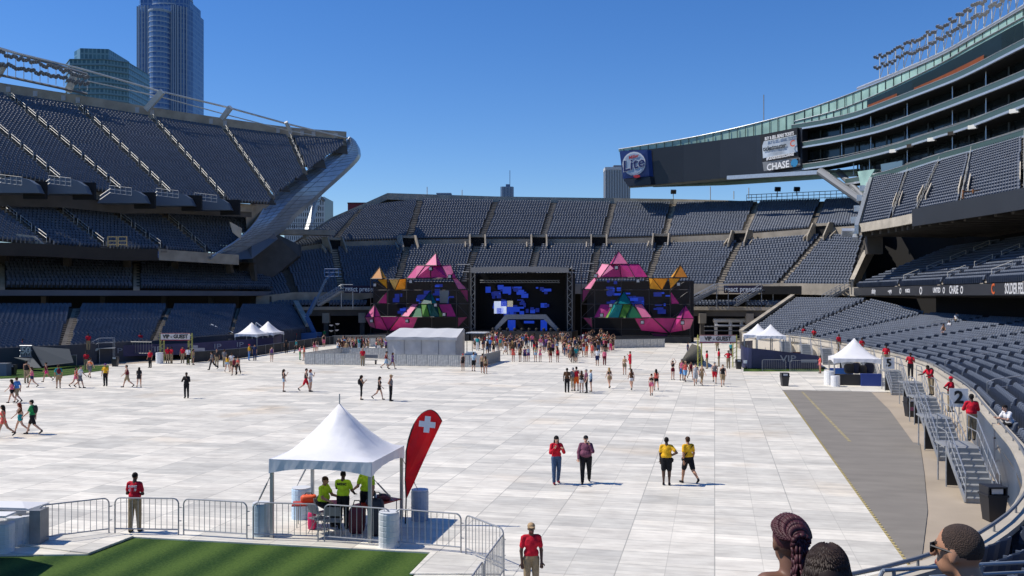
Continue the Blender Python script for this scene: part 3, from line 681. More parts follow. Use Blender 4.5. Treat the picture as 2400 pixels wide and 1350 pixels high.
# raked end of the upper deck
m = MB(); a, b = W(2012,548,124), W(2046,424,152)
m.prism([a, a+Vector((0,0,1.2)), b+Vector((0,0,1.0)), b-Vector((0,0,2.2))], (-.5,0,0), ALU); m.beam(W(2004,560,124), W(2036,430,151), .7, .5, ALU)
for k in range(5): p = W(2036,430,151).lerp(W(2004,560,124), k/5+.1); m.box(p+Vector((-.8,0,0)), (.8,.4,.9), ALU)
m.build('end_parapet', US)
m = MB(); m.box(W(2030,570,128)+Vector((1,0,0)), (2,2,3), CONC_D); m.build('end_block', US); m = MB(); m.box(W(1993,545,126), (2.2,.8,.9), ALU, 0, .5); m.build('end_bracket', US)
for k, px in enumerate((2268, 2292, 2318)):
    best = W(px, 474, 100); m = MB(); WOOD = _m['yellow_timber']
    m = MB(); ww = 1.0
    t = thing('scaffold_frame', ['left','middle','right'][k]+' one of three brown timber frames on the sunlit upper right deck', 'frame', Z(px, 101-(px-2268)*.03, 17.2), TH)
    BW = M('brown_timber', (.3,.13,.05), .7)
    for x in (-ww/2, ww/2): m.box((x,0,.55), (.12,.12,1.3), BW)
    for z in (.3, 1.0): m.box((0,-.08,z), (ww,.06,.14), BW)
    L(m, 'timber_frame', t)
# ---------------------------------------------------------------- suites building with the scoreboard arm
SB = thing('suite_building', 'curved green glass suite building with long arm carrying a black scoreboard', 'stadium building', (45, 140, 0))
cv0 = [(1450,205), (1500,202), (1600,196), (1690,190), (1780,182), (1870,172.5), (1950,162.5), (2017,155)]
cv = [(1450,190), (1500,188.5), (1600,185), (1690,181), (1780,175.5), (1870,168.5), (1950,161.5), (2017,155), (2094,146), (2204,133.5), (2277,125.5), (2400,113.5), (2600,97), (3000,76)]
def WA(px, py, D): return W(px, py, D+(interp(px, cv)-interp(px, cv0) if px < 2017 else 0))
def line(pts, off=0.0, px0=1400, px1=4000, zz=None, fine=4):
    """pts: (px,py) readings of one ledge; the plan curve cv gives each its distance"""
    raw = []
    xs = sorted(set([x for x, _ in cv if px0 <= x <= px1]+[px0, px1] if px1 < 3000 else [x for x, _ in cv if x >= px0]+[px0]))
    for x in xs:
        D = interp(x, cv); y = interp(x, pts)
        if x > 2400:
            p24 = W(2400, interp(2400, pts), interp(2400, cv)); p = Z(x, D, p24.z)
        else: p = W(x, y, D)
        raw.append(p)
    out = cr(raw, fine); res = []
    for i, p in enumerate(out):
        d = out[min(i+1,len(out)-1)]-out[max(i-1,0)]; q = Vector((d.y, -d.x, 0)).normalized(); q = q if q.x < 0 or q.y < 0 else -q
        res.append(p+q*off)
    return res
Lroof = [(1450,350),(1600,326),(1690,308),(1780,287),(1870,263),(1950,236),(2017,211),(2094,180),(2204,132),(2277,92),(2400,20)]
Lmul  = [(1865,284),(1950,262),(2017,238),(2094,204),(2204,150),(2277,108),(2400,40)]
L1 = [(1865,305),(1950,290),(2017,274),(2094,247),(2204,206),(2277,176),(2400,115)]
L2 = [(1865,349),(1950,335),(2017,321),(2094,301),(2204,262),(2277,235),(2400,187)]
L3 = [(1865,400),(1950,388),(2017,374),(2094,355),(2204,322),(2277,300),(2400,253)]
L4 = [(1985,432),(2044,424),(2094,412),(2204,378),(2277,358),(2400,324)]
px_ = Vector((ST*0+1, .25, 0)).normalized()
m = MB(); A_, B_ = line(L1, 0, 1865), line(Lroof, 0, 1865); m.strip(A_, B_, GREEN_PANEL)
m.build('green_cladding', SB)
# arm top cladding
armt = [(1450,350),(1600,326),(1690,308),(1780,287),(1870,263)]; armb = [(1450,356),(1600,344),(1690,330),(1780,316),(1870,303)]
m = MB(); m.strip(line(armb, 0, 1450, 1870), line(armt, 0, 1450, 1870), GREEN_PANEL); m.build('green_cladding', SB)
# solid body behind (so that the building has depth)
DARKIN = M('dark_interior', (.012,.014,.014), .7)
deep = Vector((.75, .66, 0))
m = MB(); A_ = line(Lroof, .0, 1450); m.strip(A_, [p+deep*(4+14*min(1, i/24)) for i, p in enumerate(A_)], ALU)
A_ = line(Lroof, -.3, 1865); B2 = [p+deep*18 for p in A_]; m.strip(B2, [Vector((p.x,p.y,20)) for p in B2], GREEN_PANEL)
m.build('roof', SB)
def slab(pts, off, th, mat, name, px0, dep=1.4, lift=0):
    A_ = line(pts, off, px0); m = MB(); ins = line(pts, off-dep, px0)
    m.strip(offs(A_, lift), offs(ins, lift), mat, T=(0,0,th)); return m.build(name, SB)
# glazing bands, recessed, with interior floors
for (a, b, x0) in ((L1, L2, 1868), (L2, L3, 1868), (L3, L4, 1990)):
    top, bot = line(a, -2.3, x0), line(b, -2.3, x0); n_ = min(len(top), len(bot)); m = MB(); m.strip(bot[:n_], top[:n_], DGLASS); m.build('glazing', SB)
# open top level with orange wall and glass
def sub(pts, f, x0, x1, ptsb): return [(x, interp(x, pts)*(1-f)+interp(x, ptsb)*f) for x in np.linspace(x0, x1, 8)]
def patch(f0, f1, x0, x1, mat, name, off=.12, pa=Lmul, pb=L1, th=None):
    A_ = [W(x, y, interp(x, cv)-off/.8) for x, y in sub(pa, f0, x0, x1, pb)]; B_ = [W(x, y, interp(x, cv)-off/.8) for x, y in sub(pa, f1, x0, x1, pb)]
    m = MB(); m.strip(B_, A_, mat, T=(0,0,0) if th is None else th); return m.build(name, SB)
ORG = M('orange_panel', (.38,.11,.035), .6, 0, .1, 1)
LVL = M('recess_glass', (.03,.05,.048), .15, spec=.6)
patch(.1, 1, 2032, 2400, LVL, 'lounge_glazing', .55)
patch(.42, .93, 2034, 2102, ORG, 'orange_wall', .9); patch(.52, .93, 2142, 2306, ORG, 'orange_wall', .9)
# ledges: aluminium edges + short glass balustrades
for pts, x0 in ((L1,1866),(L2,1866),(L3,1866),(L4,1990)):
    slab(pts, .9, .3, ALU, 'ledge', x0, .35, -.2); slab(pts, .5, .28, DARKIN, 'floor_slab', x0, 3.2, -.22)
    A_ = line(pts, .82, x0); m = MB(); m.strip(offs(A_,.12), offs(A_,.8), M('balustrade_glass', (.06,.1,.09), .3, spec=.5)); m.build('balustrade', SB)
    m = MB(); m.path(offs(A_, .84), .06, ALU, 4); m.build('balustrade_rail', SB)
for pts, nm in ((Lmul, 1866), (Lroof, 1450)):
    A_ = line(pts, .12, nm); m = MB(); m.path(A_, .1, ALU, 5); m.build('roof_edge', SB)
# mid mullion of each glazing band
for (a, b, x0) in ((L1, L2, 1868), (L2, L3, 1868), (L3, L4, 1990)):
    for f, r in ((.62, .06),):
        A_ = line([(x, y*(1-f)+interp(x, b)*f) for x, y in a], -.5, x0); m = MB(); m.path(A_, r, ALU, 4); m.build('transom', SB)
    t_, u_ = line(a, -.5, x0), line([(x, y*(1-.62)+interp(x, b)*.62) for x, y in a], -.5, x0)
    for i in range(1, min(len(t_), len(u_)), 4): m = MB(); m.tube(t_[i], u_[i], .07, ALU, 4); m.build('mullion', SB)
    v_ = line(b, -1.9, x0); w_ = line(a, -1.9, x0)
    for i in range(0, min(len(v_), len(w_)), 2):
        m = MB(); q = w_[i].lerp(v_[i], .1); m.tube(v_[i], q, .14, M('inner_column', (.035,.045,.045), .5), 4); m.build('mullion', SB)
# vertical seams of the cladding
m = MB()
for (bot, top, xs) in ((L1, Lmul, np.arange(1885, 2032, 17)), (Lmul, Lroof, np.arange(1885, 2400, 19)), (armb, armt, np.arange(1462, 1870, 19))):
    for x in xs:
        D = interp(x, cv)-.15; m.tube(W(x, interp(x, bot), D), W(x, interp(x, top), D), .07, MULL, 4)
m.build('cladding_seams', SB)
# lamps under the third ledge
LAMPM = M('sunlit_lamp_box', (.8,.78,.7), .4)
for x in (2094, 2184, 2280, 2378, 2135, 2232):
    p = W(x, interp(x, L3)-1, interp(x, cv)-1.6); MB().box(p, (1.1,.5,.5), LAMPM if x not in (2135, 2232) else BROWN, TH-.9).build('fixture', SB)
MB().prism([W(2064,385,149.5), W(2115,376,143), W(2115,408,143), W(2067,415,149)], (.2,.1,0), M('blue_reflecting_glass', (.12,.2,.27), .1)).build('window', SB)
# scoreboard
def bd(x, f, off): # f 0 top 1 bottom
    yt = interp(x, [(1450,352),(1520,350),(1780,316),(1880,299)]); yb = interp(x, [(1450,437),(1475,438),(1520,434),(1780,410),(1880,398)])
    return W(x, yt*(1-f)+yb*f, interp(x, cv)-off)
SCR = M('dark_screen', (.02,.022,.028), .35, 0, .08, .2)
m = MB(); xs = np.linspace(1474, 1880, 20)
m.strip([bd(x,1,1.2) for x in xs], [bd(x,0,1.2) for x in xs], SCR, T=deep*1.4); m.build('scoreboard', SB)
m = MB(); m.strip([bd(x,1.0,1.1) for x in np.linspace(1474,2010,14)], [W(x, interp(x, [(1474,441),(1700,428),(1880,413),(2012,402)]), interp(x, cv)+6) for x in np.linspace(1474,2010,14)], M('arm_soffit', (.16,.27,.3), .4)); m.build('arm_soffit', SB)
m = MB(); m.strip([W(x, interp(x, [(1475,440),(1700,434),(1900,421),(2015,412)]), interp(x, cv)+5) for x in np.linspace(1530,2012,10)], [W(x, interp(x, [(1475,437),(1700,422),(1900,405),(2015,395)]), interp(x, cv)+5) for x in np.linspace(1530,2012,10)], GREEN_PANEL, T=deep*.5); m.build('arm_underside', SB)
m = MB(); m.beam(WA(1708,417,184), WA(1925,404,163), 1.2, .7, ALU); m.build('underside_beam', SB)
for (a,b,c,d,r) in ((1922,402,2022,472,.95),(1965,402,2024,462,.7)):
    MB().tube(WA(a,b,163), WA(c,d,152), r*.75, GSTEEL, 10).build('tubular_strut', SB)
m = MB(); m.prism([WA(2010,402,154), WA(2050,396,150), WA(2046,428,151), WA(2020,450,152)], deep*3, GREEN_PANEL); m.build('green_cladding', SB)
# left advert: blue board with white disc
def quad(m, x0, x1, f0, f1, off, mat, th=.12): m.prism([bd(x0,f1,off), bd(x1,f1,off), bd(x1,f0,off), bd(x0,f0,off)], deep*th, mat)
ADB = M('advert_blue', (.01,.045,.2), .5); 
m = MB(); m.prism([WA(1452,354,202.5), WA(1517,351,198.5), WA(1522,413,198.5), WA(1460,419,202)], deep*1.0, ADB); ad = m.build('advert_board', SB)
m = MB(); m.prism([WA(1461,420,201.9), WA(1523,414,198.4), WA(1526,432,198.2), WA(1472,437,201)], deep*1.0, SCR); m.build('advert_base', SB)
c0 = WA(1487,384,200.0); rr = (WA(1517,351,198.5)-WA(1452,354,202.5)).normalized(); uu = Vector((0,0,1)); nn_ = -rr.cross(Vector((0,0,1))).normalized(); nn_ = nn_ if nn_.dot(-c0) > 0 else -nn_
def disc(m, c, a, b, mat, th=.05, tilt=0, n=20):
    P_ = [c+(rr*math.cos(t+tilt)*a*1+uu*math.sin(t)*b) for t in np.linspace(0, 2*math.pi, n+1)[:-1]]; m.prism(P_, nn_*th, mat)
m = MB(); disc(m, c0+nn_*.35, 2.35, 2.35, M('advert_white', (.7,.72,.74), .5)); disc(m, c0+nn_*.42, 2.1, 2.05, M('advert_pale_blue', (.38,.48,.6), .5)); m.build('advert_disc', ad)
lr = (rr+uu*.22).normalized(); lu = (uu-rr*.0).normalized()
text('Lite', c0+nn_*.52-uu*.15, 3.0, M('advert_white', ()), ad, right=lr, up=lu, ext=.01, bold=.14)
text('Lite', c0+nn_*.56-uu*.15, 3.0, M('advert_navy', (.01,.02,.12), .5), ad, right=lr, up=lu, ext=.01, bold=.05)
text('Miller', c0+nn_*.56+uu*1.35, .9, M('advert_red', (.5,.02,.03), .5), ad, right=lr, up=lu, ext=.01, bold=.02)
m = MB(); disc(m, c0+nn_*.45-uu*2.55+rr*.6, .7, .3, _m['advert_red']); m.build('advert_mark', SB)
# right advert
m = MB(); m.prism([WA(1781,316,178.6), WA(1868,299,170.8), WA(1872,376,170.6), WA(1787,390,178.2)], deep*.6, BLACKM); ad2 = m.build('advert_board', SB)
m = MB(); m.prism([WA(1786,332,178.2), WA(1866,316,170.6), WA(1869,356,170.5), WA(1788,371,178.0)], deep*.1, M('advert_pale', (.42,.48,.54), .5, 0, .3, .5)); m.build('advert_face', SB)
m = MB(); m.prism([WA(1787,380,178.0), WA(1874,369,170.4), WA(1876,389,170.3), WA(1790,401,177.8)], deep*.6, M('advert_grey', (.2,.21,.22), .5)); m.build('advert_face', SB)
r2 = (WA(1866,316,170.6)-WA(1786,332,178.2)).normalized()
for s, px, py, D, sz, mt_, sx in (('BUY & SELL BEARS TICKETS', 1826, 319, 173.9, .8, WHITE, .62), ('ticketmaster', 1815, 345, 175.2, 1.15, M('advert_ink', (.02,.025,.03), .5), .82), ('#PLEDGETICKETEXCHANGE', 1828, 367, 174, .72, WHITE, .62), ('CHASE', 1823, 389, 174, 1.7, WHITE, .9), ('C', 1857, 337, 171, 1.6, M('advert_orange', (.6,.08,.02), .5), .9)):
    text(s, WA(px, py, D), sz, mt_, ad2, right=r2, ext=.01, sx=sx, bold=.03)
m = MB(); p = WA(1862,382,171); ring = [p+(r2*math.cos(t)+uu*math.sin(t))*.75 for t in np.linspace(.39, 2*math.pi+.39, 9)[:-1]]; m.prism(ring, Vector((-.05,-.1,0)), M('advert_cyan', (.02,.2,.4), .5)); m.build('advert_mark', SB)
# roof floodlights
m = MB(); A_ = [W(x, interp(x, Lroof)-6, interp(x, cv)+1.5) for x in (2010, 2094, 2204, 2277, 2400)]+[Z(2600,97,43)]
m.path(cr(A_,3), .25, ALU, 5); m.build('roof_rail', SB)
xs = np.linspace(2062, 2400, 19)
m = MB()
for i, x in enumerate(xs):
    D = interp(x, cv)+1.5; p = W(x, interp(x, Lroof)-8, D); q = p+Vector((0,0,3.6)); m.tube(p, q, .07, WSTEEL, 4)
    if i: m.tube(pq[0]+Vector((0,0,2.1)), p+Vector((0,0,2.1)), .05, GSTEEL, 4); m.tube(pq[1], q, .05, GSTEEL, 4); m.tube(pq[0], q, .06, WSTEEL, 4)
    pq = (p, q)
m.build('floodlight_rack', SB)
for i, x in enumerate(np.linspace(2060, 2396, 58)):
    D = interp(x, cv)+1.2; p = W(x, interp(x, Lroof)-8, D)
    for zz in (1.9, 3.5):
        c = p+Vector((-.4,-.3,zz+random.uniform(-.35,.35))); d = Vector((-.6,-.55,-.6)).normalized(); fo = MB().tube(c, c+d*.55, .12, ALU, 8, .29).build('floodlight', SB); MB().tube(c+d*.55, c+d*.6, .26, LENS, 8).build('lens', fo)
m = MB(); m.tube(W(1790,292,184), W(1790,222,184), .09, GSTEEL, 4); m.build('mast', SB)
# ---------------------------------------------------------------- the city beyond the rim
def glassmat(name, c1, c2, w, h, mort, ms=.12, rough=.2):
    m = bpy.data.materials.new(name); m.use_nodes = True; n = m.node_tree.nodes; l = m.node_tree.links; b = n['Principled BSDF']; b.inputs['Roughness'].default_value = rough
    tc = n.new('ShaderNodeTexCoord'); sx = n.new('ShaderNodeSeparateXYZ'); l.new(tc.outputs['Object'], sx.inputs[0])
    ad = n.new('ShaderNodeMath'); ad.operation = 'ADD'; l.new(sx.outputs[0], ad.inputs[0]); l.new(sx.outputs[1], ad.inputs[1])
    cx = n.new('ShaderNodeCombineXYZ'); l.new(ad.outputs[0], cx.inputs[0]); l.new(sx.outputs[2], cx.inputs[1])
    k = n.new('ShaderNodeTexBrick'); k.offset = 0; k.inputs['Scale'].default_value = 1; k.inputs['Brick Width'].default_value = w; k.inputs['Row Height'].default_value = h
    k.inputs['Color1'].default_value = (*c1, 1); k.inputs['Color2'].default_value = (*c2, 1); k.inputs['Mortar'].default_value = (*mort, 1); k.inputs['Mortar Size'].default_value = ms
    l.new(cx.outputs[0], k.inputs[0]); l.new(k.outputs[0], b.inputs['Base Color']); return m
BG1 = glassmat('blue_curtain_glass', (.04,.1,.28), (.08,.17,.38), 3.2, 3.6, (.14,.22,.38), .5)
BG2 = glassmat('teal_curtain_glass', (.035,.09,.12), (.08,.17,.2), 2.6, 3.4, (.15,.25,.28), .45)
PALE = M('pale_tower_frame', (.3,.36,.45), .5); SLABC = M('tower_slab_edge', (.36,.42,.5), .5)
def circ(cx, cy, r, n=24, a0=0, a1=2*math.pi, ry=None):
    ry = r if ry is None else ry
    return [Vector((cx+r*math.cos(a0+(a1-a0)*i/n), cy+ry*math.sin(a0+(a1-a0)*i/n), 0)) for i in range(n)]
# tall blue tower
D = 680; k = D/F; c = Z(391, D, -.05)
t = thing('tower', 'tall blue glass tower with a round bay behind the left grandstand', 'skyscraper', c, TH)
zt = lambda y: H-(y-HY)*k
m = MB(); m.prism([Vector((x*k, y, 0)) for x, y in ((-59,-8),(-38,-12),(30,-12),(52,-9),(61,0),(61,24),(-59,24))], (0,0,zt(24)), BG1); L(m, 'shaft', t)
m = MB(); m.prism([Vector((x*k, y, 0)) for x, y in ((-58,-5),(-50,-9),(50,-9),(58,-4),(58,20),(-58,20))], (0,0,zt(6)), BG1); L(m, 'upper_shaft', t)
m = MB(); m.prism(circ(4*k, 4, 50*k, 30), (0,0,zt(-14)), BG1); L(m, 'crown', t)
m = MB()
for z in np.arange(zt(20), zt(-14), 3.2): m.prism([p+Vector((0,0,z)) for p in circ(4*k, 4, 50.8*k, 30)], (0,0,.7), SLABC)
L(m, 'crown_rings', t)
m = MB(); m.prism(circ(-2*k, -12, 24*k, 24), (0,0,zt(42)), BG1); L(m, 'round_bay', t)
m = MB()
for z in np.arange(60, zt(42), 3.6): m.prism([p+Vector((0,0,z)) for p in circ(-2*k, -12, 24.6*k, 24)], (0,0,.55), SLABC)
m.prism([p+Vector((0,0,zt(42))) for p in circ(-2*k, -12, 25.4*k, 24)], (0,0,1.2), PALE); L(m, 'bay_slabs', t)
m = MB()
for x in list(np.arange(-57, -27, 7))+list(np.arange(25, 60, 5)):
    m.box((x*k, -12.2+max(0, (x-40)*.3 if x > 40 else (-x-48)*.3), zt(24)/2), (.7, .8, zt(24)), PALE)
L(m, 'fins', t)
# dark green-blue tower
D = 560; k = D/F; c = Z(232, D, -.05); zt = lambda y: H-(y-HY)*k
t = thing('tower', 'broad dark teal glass tower left of the tall blue tower', 'skyscraper', c, TH)
L(MB().prism([Vector((x*k, y, 0)) for x, y in ((-86,4),(-50,-10),(30,-10),(73,-2),(73,30),(-86,30))], (0,0,zt(148)), BG2), 'shaft', t)
L(MB().prism([Vector((x*k, y, 0)) for x, y in ((-58,0),(-30,-8),(33,-6),(33,24),(-58,24))], (0,0,zt(121)), BG2), 'penthouse', t)
m = MB()
for z in np.arange(50, zt(148), 3.4):
    m.prism([Vector((x*k, y, z)) for x, y in ((-86.6,3.6),(-50,-10.5),(30,-10.5),(73.6,-2.4),(73.6,30),(-86.6,30))], (0,0,.5), M('teal_slab', (.1,.16,.18), .5))
L(m, 'floor_slabs', t)
D = 600; k = D/F; t = thing('tower', 'small blue building between the two towers behind the left rim', 'building', Z(320, D, -.05), TH)
L(MB().box((0,8,(H+456*k)/2), (24*k,16,H+456*k), BG1), 'shaft', t); L(MB().box((0,8,H+456*k), (25*k,17,.8), PALE), 'roof', t)
# white grid block under the prow
D = 480; k = D/F; c = Z(714, D, -.05); zt = lambda y: H-(y-HY)*k
t = thing('tower', 'white gridded office block seen through the gap under the silver prow', 'building', c, TH)
hh = zt(461)
L(MB().box((0,12,hh/2), (92*k,24,hh), M('dark_office_glass', (.05,.06,.08), .3)), 'glass', t)
m = MB(); GW = M('white_grid', (.5,.5,.52), .6)
for x in np.arange(-46, 47, 5.1): m.box((x*k, -.3, hh/2), (.55, .5, hh), GW)
for z in np.arange(20, hh, 3.0): m.box((0,-.2,z), (92*k, .4, 1.0), GW)
L(m, 'facade_grid', t)
D = 330; k = D/F; t = thing('building', 'dark red building peeping over the sloping rim wall', 'building', Z(836, D, -.05), TH)
L(MB().box((0,6,(H+217*k)/2), (42*k,12,H+217*k), M('dark_red_wall', (.16,.02,.035), .7)), 'wall', t); L(MB().box((0,6,H+217*k), (43*k,12.4,.5), M('dark_red_coping', (.08,.012,.02), .7)), 'roof', t)
# antenna tower and white tower
D = 1500; k = D/F; t = thing('tower', 'distant bluish tower with a thin antenna over the stage side rim', 'skyscraper', Z(1188, D, -.05), TH); HZ = M('hazy_blue_tower', (.09,.15,.26), .5)
hh = H+255*k; L(MB().prism([Vector((x*k, y, 0)) for x, y in ((-15,0),(-10,-5),(10,-5),(16,0),(16,20),(-15,20))], (0,0,hh), HZ), 'shaft', t)
m = MB()
for x in np.arange(-14, 16, 3.4): m.box((x*k, -5.3, hh/2), (.9,.5,hh), PALE)
L(m, 'fins', t); L(MB().box((2*k,6,hh+2), (9*k,9,5), HZ), 'penthouse', t); L(MB().tube((7*k,6,hh), (7*k,6,hh+40*k), .55, HZ, 6), 'antenna', t)
t = thing('tower', 'white vertically ribbed tower below the left end of the scoreboard', 'skyscraper', Z(1447.5, D, -.05), TH)
hh = H+298*k; L(MB().box((0,15,hh/2), (58*k,30,hh), M('grey_recess', (.13,.14,.17), .6)), 'shaft', t); m = MB()
for x in np.arange(-28.4, 29, 3.8): m.box((x*k, -.6, hh/2), (1.25,1.4,hh), M('white_rib', (.5,.5,.52), .6))
m.box((0,15,hh), (59*k,31,5), _m['white_rib']); L(m, 'ribs', t); L(MB().box((4*k,15,hh+4), (24*k,14,5), _m['grey_recess']), 'penthouse', t)
D = 900; k = D/F; t = thing('building', 'low distant flat roof just above the north rim', 'building', Z(1040, D, -.05), TH)
L(MB().box((0,6,(H+240*k)/2), (34*k,12,H+240*k), HZ), 'wall', t); L(MB().box((0,6,H+240*k), (35*k,12.4,.9), PALE), 'roof', t)
# poles and loudspeakers on the rim
for px, y0, D in ((1001,438,199), (1083,445,200), (1578,452,197), (1665,437,194), (1720,448,190), (1822,446,186), (1867,446,183), (1755,440,189)):
    t = thing('rim_pole', f'thin pole on the far rim at {["far left","left","centre left","centre","centre right","right of centre","right","far right"][[1001,1083,1578,1665,1720,1755,1822,1867].index(px)]} of the row, against the sky', 'pole', Z(px, D, 26.5), TH, 'thin poles on the far rim')
    m = MB(); z = H-(y0-HY)*D/F-26.5; m.tube((0,0,0), (0,0,z), .09, WSTEEL, 5); L(m, 'pole', t)
    if px in (1578,1822,1867): L(MB().box((0,-.2,z+.2), (1.1,.6,.8), BLACKM, 0, .4), 'loudspeaker', t)
# ---------------------------------------------------------------- stage
YS = 141.0
def SP(px, py, dy=0.0):
    a = (px-1200)/F; return W(px, py, (YS+dy)/(CT+a*ST))
XC = SP(1230, 700).x
ST_ = thing('stage', 'black festival stage with a wide screen and pink green and yellow pyramid wings', 'stage', (XC, YS, 0))
def mirX(p): return Vector((2*XC-p.x, p.y, p.z))
def clothmat(name, c):
    m = M(name, c, .55, 0, .12, .8, .3, 2); m.node_tree.nodes['Principled BSDF'].inputs['Metallic'].default_value = 0; return m if 'tl' in m else (m.__setitem__('tl', 1), translucent(m, .4))[1]
PK = [clothmat('pink_cloth', (.7,.06,.3)), clothmat('pale_pink_cloth', (.88,.26,.46)), clothmat('magenta_cloth', (.5,.03,.24)), clothmat('dusky_pink_cloth', (.26,.025,.12))]
YL = [clothmat('yellow_cloth', (.8,.42,.04)), clothmat('pale_yellow_cloth', (.9,.65,.22)), clothmat('orange_cloth', (.65,.26,.03))]
GN = [clothmat('green_cloth', (.1,.3,.04)), clothmat('sea_green_cloth', (.03,.22,.1)), clothmat('teal_cloth', (.0,.28,.3)), clothmat('dark_teal_cloth', (.01,.11,.11)), clothmat('lime_cloth', (.25,.5,.1))]
SCAF = M('dark_scaffold', (.06,.06,.065), .5, .3)
# facets: colour, points (px, py, forward offset)
FAC = [
 (YL[2], [(869,653,-1),(890,625,0),(896,653,-1.6)]), (YL[0], [(896,653,-1.6),(890,625,0),(907,653,-.6)]),
 (YL[0], [(884,655,-.8),(907,654,-1.2),(909,679,-.2)]), (YL[1], [(911,655,-.6),(937,654,-1.8),(925,681,-.4)]), (YL[0], [(937,654,-1.8),(952,653,-.6),(951,678,-.4),(925,681,-.4)]),
 (PK[0], [(953,652,-.6),(977,622,.2),(997,622,-.6),(974,652,-1.8)]), (PK[1], [(995,622,-.6),(1022,592,.4),(1024,622,-1.8)]), (PK[0], [(1024,622,-1.8),(1022,592,.4),(1035,622,-.6)]),
 (PK[0], [(974,652,-1.8),(997,622,-.6),(1010,622,-1.2),(1009,652,-.8)]), (PK[2], [(1009,652,-.8),(1010,622,-1.2),(1024,622,-1.8),(1035,622,-.6),(1050,652,-1.6)]),
 (PK[1], [(1035,622,-.6),(1057,620,.2),(1063,640,-.6),(1050,652,-1.6)]), (PK[0], [(1057,620,.2),(1070,652,-.6),(1050,652,-1.6),(1063,640,-.6)]),
 (PK[1], [(1060,652,-.8),(1071,652,-.3),(1095,678,-.2),(1074,678,-1.0)]), (PK[3], [(1077,679,-.6),(1097,679,-.2),(1098,711,-.2)]),
 (PK[2], [(907,683,-.5),(885,711,-.9),(907,712,-.3)]),
 (PK[0], [(878,713,-.3),(855,743,-1.2),(876,743,-2.0)]), (PK[2], [(878,713,-.3),(876,743,-2),(893,742,-1)]),
 (PK[1], [(855,743,-1.2),(876,743,-2.0),(880,770,-.8),(867,765,-.4)]), (PK[0], [(876,743,-2),(893,742,-1),(910,775,-.3),(880,770,-.8)]),
 (PK[2], [(893,742,-1),(937,742,-1.8),(910,775,-.3)]), (PK[0], [(937,742,-1.8),(980,743,-1),(968,771,-.5),(912,776,-.3)]),
 (PK[1], [(940,741,-1.5),(967,712,-.4),(981,712,-.8),(958,742,-2.0)]),
 (GN[3], [(985,712,-1.0),(1009,682,.2),(1012,712,-2.0)]), (GN[2], [(1012,712,-2.0),(1009,682,.2),(1024,712,-1)]),
 (GN[1], [(958,743,-1.6),(985,712,-1.0),(990,743,-2.4)]), (GN[0], [(990,743,-2.4),(985,712,-1),(1000,712,-1.6),(1008,743,-1.8)]), (GN[3], [(1008,743,-1.8),(1000,712,-1.6),(1012,712,-2.0),(1024,712,-1),(1030,743,-2)]), (GN[4], [(1024,712,-1),(1041,743,-1.2),(1030,743,-2)]),
 (PK[2], [(1028,713,-.8),(1057,712,-.2),(1070,743,-.6),(1040,742,-1.0)]), (PK[3], [(1073,744,-.8),(1097,742,-.2),(1073,768,-.5)]),
 (PK[3], [(912,777,-.3),(950,775,-.4),(930,796,-.2)]),
]
def facet(col, pts, mir):
    P = [SP(*p) for p in pts]
    if mir: P = [mirX(p) for p in P][::-1]
    m = MB(); m.prism(P, (0,.06,0), col); m.build('cloth_facet', ST_)
    return P
fr = [MB(), MB()]
for mir in (0, 1):
    for i, (col, pts) in enumerate(FAC):
        if mir and col in GN: col = {GN[3]: GN[2], GN[2]: GN[3]}.get(col, col)
        if mir and i == 3: col = YL[0]
        P = facet(col, pts, mir)
        for a, b in zip(P, P[1:]+P[:1]): fr[mir].tube(a-Vector((0,.05,0)), b-Vector((0,.05,0)), .05, BLACKM, 4)
    mm = (lambda p: mirX(p)) if mir else (lambda p: p)
    # black body of the wing
    m = MB()
    a, b = SP(874,655,2), SP(1100,655,2)
    x0, x1 = sorted((mm(a).x, mm(b).x))
    m.box(((x0+x1)/2, YS+3.2, a.z/2-.3), (x1-x0, 2.2, a.z-.2), M('black_scrim', (.008,.008,.011), .85, 0, .2, .4)); m.build('wing_backing', ST_)
    c_, d_ = SP(1072,622,2), SP(1103,655,2); x2, x3 = sorted((mm(c_).x, mm(d_).x))
    # scaffold
    s = fr[mir]
    for px in (869, 909, 953, 1012, 1070, 1100):
        a, b = mm(SP(px, 655 if px < 1070 else 620, -.2)), mm(SP(px, 655, -.2)); b.z = 0; s.tube(a, b, .06, SCAF, 4)
    for py in (654, 680, 712, 743, 768):
        s.tube(mm(SP(869,py,-.1)), mm(SP(1100,py,-.1)), .05, SCAF, 4)
    for (x0_, x1_) in ((869,909),(1070,1100)):
        for (y0_, y1_) in ((655,680),(680,712),(712,743),(743,768)): s.tube(mm(SP(x0_,y0_,-.1)), mm(SP(x1_,y1_,-.1)), .035, SCAF, 4)
    for py in (620, 637): s.tube(mm(SP(1072,py,-.1)), mm(SP(1102,py,-.1)), .06, GSTEEL, 4)
    s.build('scaffold', ST_)
    # small lamps on the wing
    for (px, py) in ((1010,630),(964,660),(1055,648),(880,668),(872,752),(955,752),(1022,715),(1042,737)):
        p = mm(SP(px,py,-2.3)); MB().box(p, (.55,.5,.6), BLACKM).build('stage_lamp', ST_); MB().box(p-Vector((0,.3,0)), (.4,.1,.4), M('lamp_face', (.35,.36,.4), .3)).build('stage_lamp', ST_)
